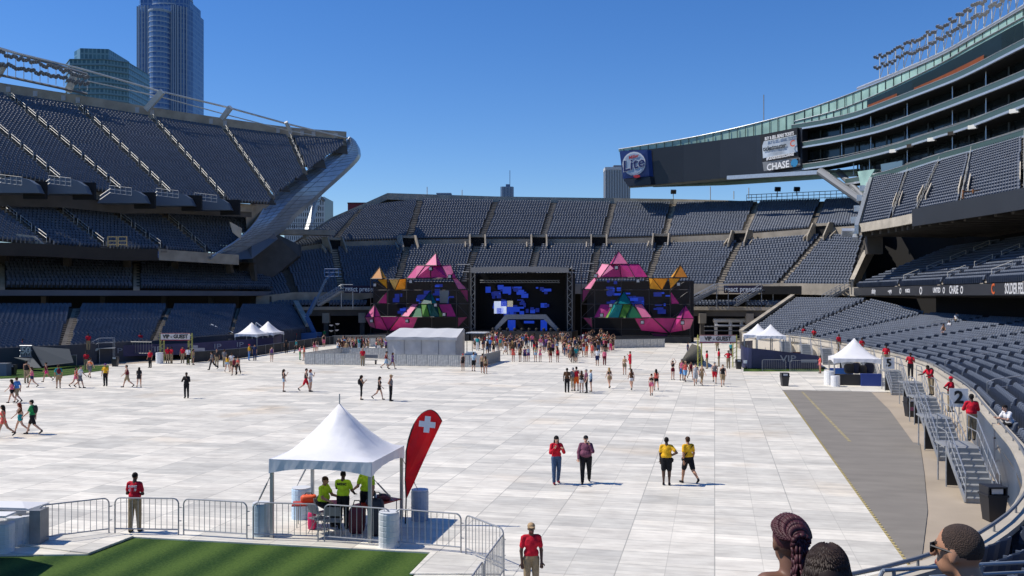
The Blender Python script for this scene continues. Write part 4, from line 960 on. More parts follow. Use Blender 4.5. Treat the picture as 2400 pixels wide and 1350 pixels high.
# lit screens
SCRB = bpy.data.materials.new('blue_screen'); SCRB.use_nodes = True; b = SCRB.node_tree.nodes['Principled BSDF']; b.inputs['Base Color'].default_value = (.01,.02,.1,1); b.inputs['Emission Color'].default_value = (.01,.055,.62,1); b.inputs['Emission Strength'].default_value = .55
SCRD = bpy.data.materials.new('dim_blue_screen'); SCRD.use_nodes = True; b = SCRD.node_tree.nodes['Principled BSDF']; b.inputs['Base Color'].default_value = (.005,.01,.05,1); b.inputs['Emission Color'].default_value = (.005,.02,.3,1); b.inputs['Emission Strength'].default_value = .45
SCRW = bpy.data.materials.new('pale_screen'); SCRW.use_nodes = True; b = SCRW.node_tree.nodes['Principled BSDF']; b.inputs['Emission Color'].default_value = (.6,.68,.9,1); b.inputs['Emission Strength'].default_value = .7
SCRY = bpy.data.materials.new('ochre_screen'); SCRY.use_nodes = True; b = SCRY.node_tree.nodes['Principled BSDF']; b.inputs['Emission Color'].default_value = (.35,.28,.08,1); b.inputs['Emission Strength'].default_value = .6
rs = random.Random(3)
def screenbits(regs, dy, n, mats, name='screen_image', mir=False):
    groups = {}
    for _ in range(n):
        x0, y0, x1, y1 = rs.choice(regs); w = rs.uniform(4, 18); h = rs.uniform(3, 11)
        x = rs.uniform(x0, x1-w*.6); y = rs.uniform(y0, y1-h*.6); mt_ = rs.choice(mats)
        a = SP(x,y,dy); b_ = SP(x+w,y+h,dy); a.y = b_.y = YS+dy-rs.uniform(.01,.09)
        P = [a, Vector((b_.x,a.y,a.z+(b_.z-a.z)*0)), b_, Vector((a.x,a.y,b_.z))]
        if mir: P = [mirX(p) for p in P]
        groups.setdefault(mt_, MB()).prism(P, (0,.004,0), mt_)
    for mt_, m in groups.items(): m.build(name, ST_)
for mir in (False, True):
    screenbits([(985,656,1060,712),(1020,680,1062,712),(915,685,955,740),(975,690,1000,715)], 2.05, 34, [SCRB,SCRD,SCRD], mir=mir)
MB().prism([SP(1030,680,1.95), SP(1052,680,1.95), SP(1050,710,1.95), SP(1031,710,1.95)], (0,.01,0), M('grey_screen', (.12,.16,.2), .5)).build('screen_image', ST_)
# centre: back, truss towers, roof, screen, arch
m = MB(); a, b = SP(1112,640,6), SP(1333,640,6); m.box(((a.x+b.x)/2, YS+7.5, a.z/2), (b.x-a.x+1, 2, a.z), BLACK)
for px in (1108, 1336): p = SP(px,640,3.5); m.box((p.x, YS+4, p.z/2), (.6, 6, p.z), BLACK)
m.build('stage_backdrop', ST_)
for x0_, x1_ in ((1104,1113),(1330,1341)):
    m = MB()
    for px in (x0_, x1_):
        for dy in (-.3, .5):
            a = SP(px, 622, dy); m.tube(Vector((a.x, YS+dy, 0)), Vector((a.x, YS+dy, a.z)), .07, GSTEEL, 4)
    ys = np.linspace(625, 785, 17)
    for i, (y0_, y1_) in enumerate(zip(ys, ys[1:])): m.tube(SP(x0_ if i%2 else x1_, y0_, -.3), SP(x1_ if i%2 else x0_, y1_, -.3), .045, GSTEEL, 4)
    m.build('truss_tower', ST_)
m = MB(); A_ = [SP(1104+229*i/12, 627-math.sin(i/12*math.pi)*2.5, -1) for i in range(13)]; B_ = [SP(1104+229*i/12, 639-math.sin(i/12*math.pi)*2, -1.3) for i in range(13)]
m.strip(B_, A_, M('grey_roof_cloth', (.085,.09,.1), .6, 0, .1, .5), T=(0,.1,0)); m.strip(A_, [p+Vector((0,9,-.4)) for p in A_], BLACKM); m.build('stage_roof', ST_)
m = MB()
for py in (657, 662): m.tube(SP(1125,py,1.5), SP(1312,py,1.5), .06, GSTEEL, 4)
for i in range(26): m.tube(SP(1125+7.2*i,657,1.5), SP(1125+7.2*(i+1),662,1.5), .04, GSTEEL, 4)
m.build('lighting_truss', ST_)
screenbits([(1138,668,1195,690),(1148,685,1240,712),(1200,668,1290,690),(1215,700,1300,735),(1150,710,1210,740)], 5.9, 58, [SCRB,SCRB,SCRD,SCRD])
for (x0_,y0_,x1_,y1_,mt_) in ((1158,706,1187,735,SCRW),(1174,705,1188,718,SCRB),(1164,722,1180,735,SCRB),(1189,705,1202,719,SCRY),(1188,719,1218,731,SCRB),(1178,672,1198,688,SCRB),(1138,672,1150,686,SCRB),(1222,688,1238,698,SCRB)):
    a, b_ = SP(x0_,y0_,5.7), SP(x1_,y1_,5.7); MB().prism([a, Vector((b_.x,a.y,a.z)), Vector((b_.x,a.y,b_.z)), Vector((a.x,a.y,b_.z))], (0,.01,0), mt_).build('screen_image', ST_)
ARC = M('grey_arch', (.15,.17,.21), .6); m = MB()
for P in ([(1153,775),(1163,775),(1190,748),(1185,737)], [(1185,737),(1190,748),(1274,748),(1279,737)], [(1279,737),(1274,748),(1303,776),(1314,776)]):
    m.prism([SP(x, y, -.6) for x, y in P], (0,.6,0), ARC)
m.build('arch', ST_)
for (x0_,y0_,x1_,y1_) in ((1190,750,1208,776),(1267,750,1282,776),(1228,752,1252,758)):
    a, b_ = SP(x0_,y0_,3), SP(x1_,y1_,3); MB().prism([a, Vector((b_.x,a.y,a.z)), Vector((b_.x,a.y,b_.z)), Vector((a.x,a.y,b_.z))], (0,.01,0), SCRB).build('screen_image', ST_)
m = MB(); a, b = SP(868,790,0), SP(1105,790,0); c_, d_ = SP(1105,781,-1), SP(1342,781,-1)
for (p, q, z) in ((a, b, 1.0), (c_, d_, 1.6), (mirX(b), mirX(a), 1.0)): m.box(((p.x+q.x)/2, YS+1.5, z/2), (q.x-p.x, 6, z), BLACKM)
m.build('stage_deck', ST_)
for i in range(10):
    p = SP(1155+i*17, 778, -1.2); MB().lathe([(.12,0),(.25,.1),(.25,.4),(.1,.5)], BLACKM, (p.x, YS-1, 1.6), 8).build('stage_lamp', ST_)
# ---------------------------------------------------------------- things on the field
TENTW = M('white_tent_vinyl', (.82,.82,.83), .45, 0, .04, 2, .12, 3); TENTG = M('grey_tent_vinyl', (.44,.44,.45), .6, 0, .12, 1.2, .5, 2)
translucent(TENTW, .12)
POLE = M('tent_pole', (.42,.42,.40), .45, .4)
def tent(label, c, s, eave, peak, rz=0, spike=0, group=None, zb=0, sidevar=True):
    t = thing('marquee', label, 'tent', (c.x, c.y, zb), rz, group); h = s/2; N = 12
    m = MB(); idx = {}; vs = []
    for i in range(N+1):
        for j in range(N+1):
            x, y = -h+s*i/N, -h+s*j/N; r = max(abs(x), abs(y))/h; rr = math.hypot(x, y)/h
            q = .72*r+.28*min(rr, 1.2); z = eave+(peak-eave)*max(0, (1-r))**1.55*(.86)+ (peak-eave)*.14*max(0, 1-rr)**.8
            vs.append((x, y, z))
    fs = [(a*(N+1)+b, (a+1)*(N+1)+b, (a+1)*(N+1)+b+1, a*(N+1)+b+1) for a in range(N) for b in range(N)]
    m.add(vs, fs, TENTW); L(m, 'canopy', t, True)
    for k in range(4):                   # scalloped valances
        m = MB(); R = Matrix.Rotation(k*math.pi/2, 3, 'Z'); n = 16; top = []; bot = []
        for i in range(n+1):
            u = i/n; x = -h+s*u; dpt = .24+.16*(abs(2*u-1))**2.5
            top.append(R@Vector((x, -h-.02, eave+.01))); bot.append(R@Vector((x, -h-.02-.012*math.sin(i*2.1), eave-dpt)))
        m.strip(bot, top, TENTW, T=R@Vector((0,.02,0))); L(m, 'valance', t)
    for sx in (-1, 1):
        for sy in (-1, 1): L(MB().box((sx*(h-.05), sy*(h-.05), eave/2), (.09,.09,eave), POLE), 'leg', t)
    m = MB(); 
    for sx in (-1, 1):
        m.tube((sx*(h-.05),-h+.05,eave-.04), (sx*(h-.05),h-.05,eave-.04), .04, POLE); m.tube((-h+.05,sx*(h-.05),eave-.04), (h-.05,sx*(h-.05),eave-.04), .04, POLE)
    L(m, 'top_frame', t)
    if spike: L(MB().tube((0,0,peak-.1), (0,0,peak+spike), .02, POLE, 5), 'spike', t)
    return t
def cam2w(lat, D, z=0): return Vector((lat*CT-D*ST, D*CT+lat*ST, z))
TC = (cam2w(-3.94,26.3)+cam2w(-6.94,26.86)+cam2w(-3.4,29.5)+cam2w(-6.4,29.86))/4
T1 = tent('large white peaked first aid tent on the near edge of the deck', TC, 3.05, 2.31, 3.78, math.radians(1.5), .28)
m = MB()
for a, b in (((-1.48,-1.48,1.9), (-1.95,-1.5,.95)), ((-1.48,1.48,1.9), (-1.9,1.2,.95)), ((1.48,-1.48,1.95), (1.9,-.6,1.05)), ((1.48,1.48,1.95),(2.05,1.3,1.0))): m.tube(a, b, .012, GSTEEL, 4); m.tube(Vector(a).lerp(Vector(b), .3), Vector(a).lerp(Vector(b), .8), .025, GSTEEL, 4)
L(m, 'guy_strap', T1)
tent('left of two small white peaked tents by the shaded left stand', Z(590,116,0), 3.0, 2.3, 3.7, 0, 0, 'white tents by the left stand')
tent('right of two small white peaked tents by the shaded left stand', Z(628,121,0), 3.0, 2.3, 3.7, 0, 0, 'white tents by the left stand')
tent('left of two white peaked tents on the navy wrapped platform', Z(1776,93,0), 2.7, 2.2, 3.3, 0, 0, 'white tents on the platform', .95)
tent('right of two white peaked tents on the navy wrapped platform', Z(1806,91,0), 2.7, 2.2, 3.3, 0, 0, 'white tents on the platform', .95)
tent('white peaked tent over blue and black tables by the right stairs', Z(2002,74.5,0), 3.5, 2.1, 3.65)
# teardrop first aid banner
FO = [(952,1171),(950,1124),(951,1090),(952,1057),(957,1032),(964,1009),(971,993),(980,979),(988,970),(996,965),(1003,962),(1010,961),(1018,964),(1025,970),(1031,979),(1036,988),(1022,1018),(1003,1058),(985,1098),(968,1137)]
FD = 28.6; b0 = Z(950, FD, 0)
fl = thing('feather_banner', 'red teardrop banner with white cross beside the near tent', 'banner', b0)
fv = Vector((-ST, CT, 0)); RED = M('red_banner_cloth', (.85,.014,.028), .5, 0, .1, 2, .2, 3)
translucent(RED, .45)
m = MB(); n = len(FO); pts = [W(x, y, FD)+fv*(.06*math.sin(y*.05)) for x, y in FO]
# fan from the centre line so that the cloth may billow
cen = [W(x, y, FD)-fv*.05 for x, y in ((955,1150),(962,1110),(972,1060),(985,1015),(1005,985))]
m.prism(pts, fv*.012, RED); m.build('banner_cloth', fl)
m = MB(); m.path([Vector((b0.x,b0.y,.02))]+[W(x, y, FD) for x, y in FO[:16]], .022, BLACKM, 6); m.build('banner_pole', fl)
m = MB(); c = W(1001.5, 994, FD)-fv*.07; r = Vector((CT,ST,0)); u = Vector((0,0,1)); ti = .18
r2_ = (r*math.cos(ti)-u*math.sin(ti)*.6).normalized(); u2 = (u*math.cos(ti)+r*math.sin(ti)*.6).normalized(); WH = M('white_print', (.8,.8,.8), .5)
A_, B_ = .25, .088
m.prism([c+r2_*x+u2*y for x, y in ((-A_,-B_),(-B_,-B_),(-B_,-A_),(B_,-A_),(B_,-B_),(A_,-B_),(A_,B_),(B_,B_),(B_,A_),(-B_,A_),(-B_,B_),(-A_,B_))], fv*.01, WH); m.build('white_cross', fl)
m = MB(); m.beam(b0+Vector((-.45,0,.02)), b0+Vector((.45,0,.02)), .06, .03, BLACKM); m.beam(b0+Vector((0,-.45,.02)), b0+Vector((0,.45,.02)), .06, .03, BLACKM); m.build('cross_foot', fl)
# crowd barriers
GALV = M('barrier_steel', (.33,.34,.35), .45, .45, .1, 5); FOOTM = M('dull_yellow_foot', (.4,.3,.1), .6)
def barrier(label, A, B, group='steel crowd barriers round the turf', cap=None):
    A = Vector(A); B = Vector(B); d = (B-A); d.z = 0; Ln = d.length; t = thing('crowd_barrier', label, 'barrier', (A+B)/2, math.atan2(d.y, d.x), group)
    h = Ln/2-.02; m = MB(); r = .16; P = []
    P.append((-h, 0, .03)); P.append((-h, 0, 1.1-r))
    for i in range(1, 5): a = math.pi-(i/5)*math.pi/2; P.append((-h+r+r*math.cos(a), 0, 1.1-r+r*math.sin(a)))
    P.append((-h+r, 0, 1.1)); P.append((h-r, 0, 1.1))
    for i in range(1, 5): a = math.pi/2-(i/5)*math.pi/2; P.append((h-r+r*math.cos(a), 0, 1.1-r+r*math.sin(a)))
    P += [(h, 0, 1.1-r), (h, 0, .03)]
    m.path(P, .021, GALV, 6); m.tube((-h,0,.2), (h,0,.2), .019, GALV, 6); fo = L(m, 'frame', t)
    n = max(8, int(Ln/.165)); k = 0
    for i in range(1, n): x = -h+2*h*i/n; L(MB().tube((x,0,.2), (x,0,1.09), .0095, GALV, 5), 'bar', t)
    for x in (-h+.02, h-.02): L(MB().beam((x,-.28,.02), (x,.28,.02), .05, .025, FOOTM), 'foot', t)
    for z in (.45, .85): L(MB().tube((h,0,z), (h+.09,0,z), .014, GALV, 5), 'hook', fo)
    return t
bl = [(90,1277,257,1255,'angled leftmost'),(268,1255,420,1257,'in front of the red shirted steward'),(429,1258,580,1268,'empty ground behind, left of the tent'),(592,1268,747,1273,'across the left half of the tent'),(759,1273,915,1286,'across the right half of the tent'),(926,1286,1082,1300,'right of the tent with its shadow'),(1091,1302,1181,1342,'angled at the right corner of the turf')]
for x0_,y0_,x1_,y1_,w_ in bl: barrier('grey steel crowd barrier '+w_, G(x0_,y0_), G(x1_,y1_))
a = cam2w(-.2,23.3); b = cam2w(-.62,21.0); barrier('grey steel crowd barrier turning back along the right side of the turf', a, b); b2 = cam2w(-1.0,18.8); barrier('grey steel crowd barrier cut off by the bottom edge of the photo', b+Vector((0,-.1,0)), b2)
# white deck sheets over the turf
for i, P in enumerate(([(-60,1283),(60,1285),(208,1303),(313,1262),(250,1254),(-60,1262)], [(1012,1298),(1140,1312),(1170,1352),(960,1352)])):
    m = MB(); m.prism([G(*p)+Vector((0,0,.054)) for p in P], (0,0,.03), DECK); tag(m.build('deck_sheet'), ['white deck panel on the left corner of the turf','white deck panel on the right corner of the turf by the barriers'][i], 'deck panel')
# barrels
def barrel(label, c, r, h, mat, liq=None, group='plastic ballast barrels'):
    t = thing('barrel', label, 'barrel', c, random.random()*6, group)
    P = [(r*.93,0),(r,.05)]
    for k in range(1, 6): z = .05+(h-.1)*k/6; P += [(r,z-.02),(r*.975,z),(r,z+.02)]
    P += [(r,h-.05),(r*.95,h-.01),(r*.9,h)]
    L(MB().lathe(P, mat, n=18), 'drum', t); L(MB().lathe([(r*.96,h-.004),(r*.98,h+.015),(r*.6,h+.02),(r*.1,h+.02)], M('barrel_lid', (.6,.62,.64), .5), n=18), 'lid', t)
    return t
BB = M('pale_blue_barrel', (.4,.5,.56), .4, 0, .1, 2); BW2 = M('white_barrel', (.62,.64,.64), .45, 0, .08, 3); BG = M('slate_blue_barrel', (.28,.34,.43), .45, 0, .08, 3)
barrel('pale blue barrel at the front left leg of the near tent', G(612,1258), .25, .98, BB)
barrel('translucent pale blue barrel behind the seated first aider', G(706,1218), .3, 1.0, M('light_blue_barrel', (.5,.65,.78), .4))
barrel('white barrel at the front right leg of the near tent', G(912,1284), .29, 1.0, BW2)
barrel('slate blue barrel right of the red teardrop banner', G(984,1222), .27, .98, BG)
barrel('white barrel at the left leg of the tent by the right stairs', G(1944,903), .42, 1.1, M('bright_barrel', (.75,.75,.74), .5))
barrel('shorter white barrel under the tent by the right stairs', G(1958,907), .34, .85, M('bright_barrel', ()))
barrel('white barrel at the foot of the left entrance gate', G(374,853), .38, 1.15, M('bright_barrel', ()))
# folding tables
def table(label, c, rz, l, w, h, top, skirt=None):
    t = thing('folding_table', label, 'table', c, rz)
    L(MB().box((0,0,h), (l,w,.04), top), 'tabletop', t)
    if skirt:
        L(MB().box((0,0,h/2), (l+.04,w+.04,h-.05), skirt), 'table_skirt', t)
    else:
        for sx in (-1,1):
            for sy in (-1,1): L(MB().tube((sx*(l/2-.15),sy*(w/2-.06),0), (sx*(l/2-.15),sy*(w/2-.06),h-.02), .014, GSTEEL, 5), 'leg', t)
    return t
REDT = M('red_board', (.4,.04,.02), .5)
def at(x, y, z=0): # tent coordinates
    R = Matrix.Rotation(T1.rotation_euler.z, 3, 'Z'); return Vector(T1.location)+R@Vector((x, y, z))
table('low folding table with a red board under the left of the near tent', at(-.75,.15), .35, 1.5, .6, .72, REDT)
table('folding table under the right of the near tent with a red board', at(1.0,.5), 1.2, 1.5, .65, .74, REDT)
def bag(label, c, d, mat, rz=0, cat='bag', nm='bag'):
    o = bpy.data.objects
    bm_v = []; m = MB(); x, y, z = d; N = 10; M_ = 7; vs = []; fs = []
    for j in range(M_+1):
        ph = -math.pi/2+math.pi*j/M_
        for i in range(N):
            th = 2*math.pi*i/N; cx_ = math.copysign(abs(math.cos(th))**.55, math.cos(th))*abs(math.cos(ph))**.5; sy_ = math.copysign(abs(math.sin(th))**.55, math.sin(th))*abs(math.cos(ph))**.5
            vs.append((cx_*x/2, sy_*y/2, z/2+math.copysign(abs(math.sin(ph))**.6, math.sin(ph))*z/2*(1+.08*math.sin(i*2.3))))
    for j in range(M_):
        for i in range(N): fs.append((j*N+i, j*N+(i+1)%N, (j+1)*N+(i+1)%N, (j+1)*N+i))
    t = thing(nm, label, cat, c, rz); m.add(vs, fs, mat); L(m, 'sack', t, True)
    L(MB().path([(-x*.25,0,z*.95),(-x*.15,0,z*1.2),(x*.15,0,z*1.2),(x*.25,0,z*.95)], .015, BLACKM, 5), 'handle', t); return t
bag('orange kit bag on the red table under the near tent', at(-1.0,.05,.75), (.5,.3,.24), M('orange_bag', (.7,.09,.02), .6), .3)
bag('grey and black kit bag beside the orange one under the tent', at(-.62,.0,.75), (.3,.28,.2), M('dark_bag', (.03,.03,.035), .7), .3)
bag('pink bag on the floor under the left table', at(-.72,-.35,.05), (.25,.22,.55), M('pink_bag', (.65,.02,.12), .6))
bag('dark red kit bag on the floor under the tent, by the front leg', at(.75,-.55,.05), (.5,.4,.8), M('maroon_bag', (.1,.01,.02), .6), .2)
bag('black equipment case standing behind the right front barrel', at(1.42,-.7,.05), (.42,.4,1.05), M('dark_bag', ()), .1, 'case', 'equipment_case')
bag('dark blue jacket lying on the right table of the near tent', at(1.0,.2,.76), (.5,.4,.14), M('navy_cloth', (.02,.025,.06), .8), .4, 'jacket', 'jacket')
bag('dark red blanket lying at the back of the right table', at(1.1,.75,.76), (.5,.4,.16), M('maroon_bag', ()), .2, 'blanket', 'blanket')
for i in range(2):
    t = thing('water_bottle', ['clear','dark'][i]+' bottle standing on the right table of the near tent', 'bottle', at(.95+.12*i,.55+.1*i,.76)); mt_ = [M('clear_plastic', (.6,.65,.7), .2), BLACKM][i]
    L(MB().lathe([(.035,0),(.037,.15),(.02,.2),(.014,.22)], mt_, n=10), 'body', t); L(MB().lathe([(.016,.22),(.016,.245)], WHITE, n=8), 'cap', t)
def chair(label, c, rz):
    t = thing('folding_chair', label, 'chair', c, rz, 'folding chairs under the near tent')
    L(MB().box((0,0,.45), (.44,.42,.03), GSTEEL), 'seat', t); L(MB().box((0,.22,.75), (.44,.03,.25), GSTEEL, 0, -.12), 'backrest', t)
    for sx in (-1,1):
        L(MB().tube((sx*.2,-.22,0), (sx*.2,.2,.78), .012, GSTEEL, 5), 'leg', t); L(MB().tube((sx*.2,.24,0), (sx*.2,-.12,.45), .012, GSTEEL, 5), 'leg', t)
    return t
chair('grey folding chair at the left front under the near tent', at(-.35,-.75,.05), 2.6); chair('grey folding chair in the middle front under the near tent', at(.2,-.95,.05), 3.3)
chair('dark folding chair under the seated first aider', at(-.45,-.05,.05), math.radians(65))
# trash bins
BIN = M('black_bin_plastic', (.014,.015,.02), .45); LBL = M('bin_label', (.6,.6,.6), .5)
def bin_(label, c, h=1.05, rz=0, logo=False):
    s = h/1.05; t = thing('trash_bin', label, 'trash bin', c, rz, 'black litter bins')
    q = [Vector(p)*s for p in ((-.22,-.22,0),(.22,-.22,0),(.22,.22,0),(-.22,.22,0),(-.29,-.29,.76),(.29,-.29,.76),(.29,.29,.76),(-.29,.29,.76))]
    L(MB().frame8(q, BIN), 'body', t); L(MB().box((0,0,.79*s), (.64*s,.64*s,.06*s), BIN), 'rim', t)
    m = MB(); m.box((0,.26*s,.92*s), (.56*s,.04,.22*s), BIN); m.box((-.27*s,0,.92*s), (.04,.56*s,.22*s), BIN); m.box((.27*s,0,.92*s), (.04,.56*s,.22*s), BIN); m.box((0,0,1.04*s), (.58*s,.58*s,.05*s), BIN); L(m, 'hood', t)
    L(MB().box((0,-.24*s,.93*s), (.34*s,.02,.16*s), LBL), 'flap', t)
    if logo: L(MB().box((0,-.275*s,.45*s), (.26*s,.02,.2*s), M('bin_sticker', (.2,.05,.12), .5)), 'sticker', t)
bin_('black litter bin nearest the camera at the foot of the nearest stairs', G(2328,1220), 1.08, TH)
bin_('black litter bin with a small logo on the tan ground', G(2134,976), 1.1, TH, True)
bin_('black litter bin alone on the deck at the end of the ground sheet', G(1839,906), 1.05, TH)
bin_('black litter bin at the right entrance gate beside the platform', G(1731,866), .95, TH)
bin_('black litter bin standing before the left purple platform', G(270,860), 1.0, TH); bin_('black litter bin on the side turf at the far left', G(30,880), .95, TH)
MB_ = thing('utility_box', 'grey blue utility box at the far left edge of the side turf', 'box', G(6,882), TH)
L(MB().box((0,0,.55), (1.1,.8,1.1), M('grey_blue_box', (.1,.13,.19), .5)), 'cabinet', MB_); L(MB().box((0,0,1.12), (1.16,.86,.05), GSTEEL), 'lid', MB_)
# aluminium stairs up to the right stand
RISER = M('stair_metal', (.33,.34,.34), .5, .3, .12, 3)
def stair(label, c, zt_=1.5, rz=0, w=1.0, steps=9, group='aluminium stairs up to the right stand'):
    t = thing('metal_stair', label, 'stairs', c, rz, group); run = 2.7; m = MB()
    for i in range(steps):
        y = run*i/steps; z = zt_*(i+1)/steps; m.box((0, y+run/steps/2, z-.02), (w, run/steps+.02, .035), RISER); m.box((0, y+.01, z-zt_/steps/2-.02), (w, .015, zt_/steps-.03), RISER)
    L(m, 'treads', t); L(MB().box((0, run+.75, zt_-.03), (w+.2, 1.5, .06), RISER), 'landing', t)
    for sx in (-1, 1):
        x = sx*(w/2+.03); m = MB(); m.beam((x,0,.08), (x,run,zt_-.05), .04, .2, STEEL)
        m.path([(x,-.05,.05),(x,-.05,.98),(x,run,zt_+1.02),(x,run+1.4,zt_+1.02),(x,run+1.4,zt_)], .024, STEEL, 6)
        m.path([(x,-.05,.5),(x,run,zt_+.55),(x,run+1.4,zt_+.55)], .018, STEEL, 5)
        for i in range(7):
            y = run*i/6; z = zt_*i/6; m.tube((x,y,z+.05), (x,y,z+1.0), .016, STEEL, 5)
        L(m, 'railing', t)
    for sx in (-1,1):
        for y in (run+.1, run+1.4): L(MB().tube((sx*w/2,y,0), (sx*w/2,y,zt_), .03, STEEL, 6), 'leg', t)
    L(MB().box((0,run,.4*zt_), (w,.03,zt_*.7), BLACKM), 'back_panel', t)
    return t
STAIRS = [((8.8,34.2), 'nearest aluminium stair by the nearest litter bin'), ((9.8,42.7), 'second aluminium stair from the camera, below the steward with hand on hip'), ((11.1,51.6), 'third aluminium stair from the camera'), ((12.2,60.6), 'fourth aluminium stair from the camera, behind the logo bin'), ((12.7,70.2), 'aluminium stair just right of the white tent with blue tables'), ((12.4,80), 'aluminium stair seen behind the white tent with blue tables'), ((12.0,90), 'aluminium stair just left of the white tent with blue tables'), ((11.2,99), 'aluminium stair between the tent and the navy platform'), ((9.9,107), 'farther aluminium stair behind the right end of the navy platform'), ((8.2,114), 'farthest aluminium stair behind the navy platform')]
for i, ((x, y), lab) in enumerate(STAIRS): stair(lab, Vector((x, y, 0)))
for s, px, py, D, sz in (('2', 2247, 932, 43.2, .95), ('5', 2083, 851, 69, 1.0)):
    c = W(px, py, D); t = thing('number_sign', f'white board with a large black {dict([("2","two"),("5","five")])[s]} on the right stand wall', 'sign', c, TH+math.radians(-14))
    bo = L(MB().box((0,0,0), (.8,.05,.85), M('sign_white', (.7,.7,.68), .6)), 'board', t); text(s, (0,-.05,0), .78, BLACKM, bo, local=True, bold=.03)
# entrance gates
YP = M('yellow_green_scaffold', (.42,.42,.1), .55); SGN = M('sign_face', (.62,.58,.56), .6)
def gate(label, px0, px1, py, ztop, zlow):
    a, b = G(px0, py), G(px1, py); d = b-a; w = d.length; t = thing('entrance_gate', label, 'gate', (a+b)/2, math.atan2(d.y, d.x))
    for sx in (-1, 1):
        m = MB()
        for ox in (-.18, .18):
            for oy in (-.15, .15): m.tube((sx*w/2+ox,oy,0), (sx*w/2+ox,oy,ztop), .03, YP, 5)
        for i in range(7): m.tube((sx*w/2-.18,-.15,ztop*i/7), (sx*w/2+.18,-.15,ztop*(i+.6)/7), .022, YP, 4)
        L(m, 'lattice_post', t)
    sb = L(MB().box((0,-.22,(ztop+zlow)/2), (w+.1,.06,ztop-zlow), SGN), 'sign_board', t)
    m = MB(); m.box((0,-.26,ztop-.03), (w+.14,.03,.06), M('sign_red', (.3,.03,.05), .6)); m.box((0,-.26,zlow+.03), (w+.14,.03,.08), _m['sign_red']); L(m, 'sign_trim', t)
    text('VIP - GUEST', (0,-.28,(ztop+zlow)/2), (ztop-zlow)*.72, BLACKM, sb, local=True, bold=.02, sx=.9)
gate('entrance gate reading VIP GUEST at the right, beside the navy platform', 1640, 1722, 862, 3.2, 2.45)
gate('entrance gate reading VIP GUEST at the left with yellow lattice posts', 380, 446, 852, 3.15, 2.4)
# platforms wrapped in banner cloth
NAV = M('navy_wrap', (.022,.028,.085), .5, 0, .3, .6, .2, 1); PURP = M('purple_wrap', (.03,.028,.09), .6, 0, .4, .3)
pf = [G(1764,846), G(1742,852), G(1736,860), G(1748,866), G(1790,867), G(1925,867)]; tz = [2.2, 2.3, 2.3, 2.1, 1.95, 1.3]
t = thing('viewing_platform', 'navy wrapped platform reading VIP on turf at the right', 'platform', Vector((pf[4].x, pf[4].y, 0)))
m = MB(); C1 = cr([Vector((p.x, p.y, z)) for p, z in zip(pf, tz)], 4); m.strip([Vector((p.x,p.y,.15)) for p in C1], C1, NAV, T=(0,.05,0)); m.build('banner_wrap', t)
dk = [Vector((p.x, p.y+.1, .9)) for p in pf[2:]]+[Vector((pf[-1].x,pf[-1].y+6,.9)), Vector((pf[0].x-1,pf[-1].y+9,.9))]; m = MB(); m.prism(dk, (0,0,.08), BLACKM); m.build('deck', t)
d = (pf[5]-pf[4]).normalized()
text('VIP', G(1847,867)+Vector((0,-.08,1.05))+d*0, .85, M('grey_print', (.3,.3,.34), .6), t, right=d, sx=1.3, bold=.01)
m = MB(); m.beam(G(1877,867)+Vector((0,-.07,.85)), G(1915,867)+Vector((0,-.07,.85)), .02, .3, M('grey_print', ())); m.build('sponsor_panel', t)
m = MB()
for x in (1745,1748,1757,1762): m.box(G(x,866)+Vector((0,-.25,.75)), (.22,.05,.3), WH)
m.build('sponsor_mark', t)
for (x0_,x1_,y_) in ((1783,1803,833),(1823,1835,833),(1855,1875,834)):
    m = MB(); a = W(x0_,y_-6,93.5); b_ = W(x1_,y_,93.5); m.box((a+b_)/2, ((b_-a).length,.1,.5), M('red_lounge', (.14,.02,.03), .7), TH); m.build('lounge_seat', t)
m = MB(); 
for px in np.linspace(1752, 1920, 9): p = G(px,866); q = Vector((p.x,p.y+.15, interp(px, [(1736,2.3),(1790,1.98),(1925,1.33)])+.1)); m.tube(Vector((q.x,q.y,0)), q, .03, STEEL, 5)
m.build('rail_posts', t)
pf = [G(246,850), G(330,846), G(450,842), G(540,833), G(640,824), G(660,815)]
t = thing('viewing_platform', 'long low purple wrapped platform along the shaded left stand', 'platform', Vector((pf[1].x, pf[1].y, 0)))
m = MB(); m.strip([p+Vector((0,0,.55)) for p in pf], [p+Vector((0,0,1.75)) for p in pf], PURP, T=(-.05,.02,0)); m.build('banner_wrap', t)
m = MB(); m.strip([p+Vector((-.1,.1,1.0)) for p in pf], [p+Vector((-6,3,1.0)) for p in pf], BLACKM, T=(0,0,-.15)); m.build('deck', t)
d = (pf[1]-pf[0]).normalized()
for px, s in ((270,'VIP'), (363,'VIP'), (503,'VIP'), (556,'VIP')):
    a = G(px, interp(px, [(246,850),(330,846),(450,842),(540,833),(640,824)])); text(s, a+Vector((.02,-.1,1.2)), .8, M('grey_print', ()), t, right=Vector((CT,ST,0)), sx=1.5)
for px in (304, 465): a = G(px, 846)+Vector((0,-.1,1.25)); m = MB(); m.box(a, (1.5,.03,.3), M('grey_print', ()), TH); m.box(a+Vector((-.3,0,.3)), (.5,.03,.25), M('grey_print', ()), TH); m.build('sponsor_mark', t)
for (px, py, D) in ((330,808,100),):
    m = MB(); c = W(px, py, D)
    for x in np.linspace(-1.3, 1.3, 9): m.tube(c+Vector((x,0,-.9)), c+Vector((x,0,.3)), .02, GSTEEL, 4)
    for z in (-.9,.3): m.tube(c+Vector((-1.3,0,z)), c+Vector((1.3,0,z)), .025, GSTEEL, 4)
    m.build('railing', t)
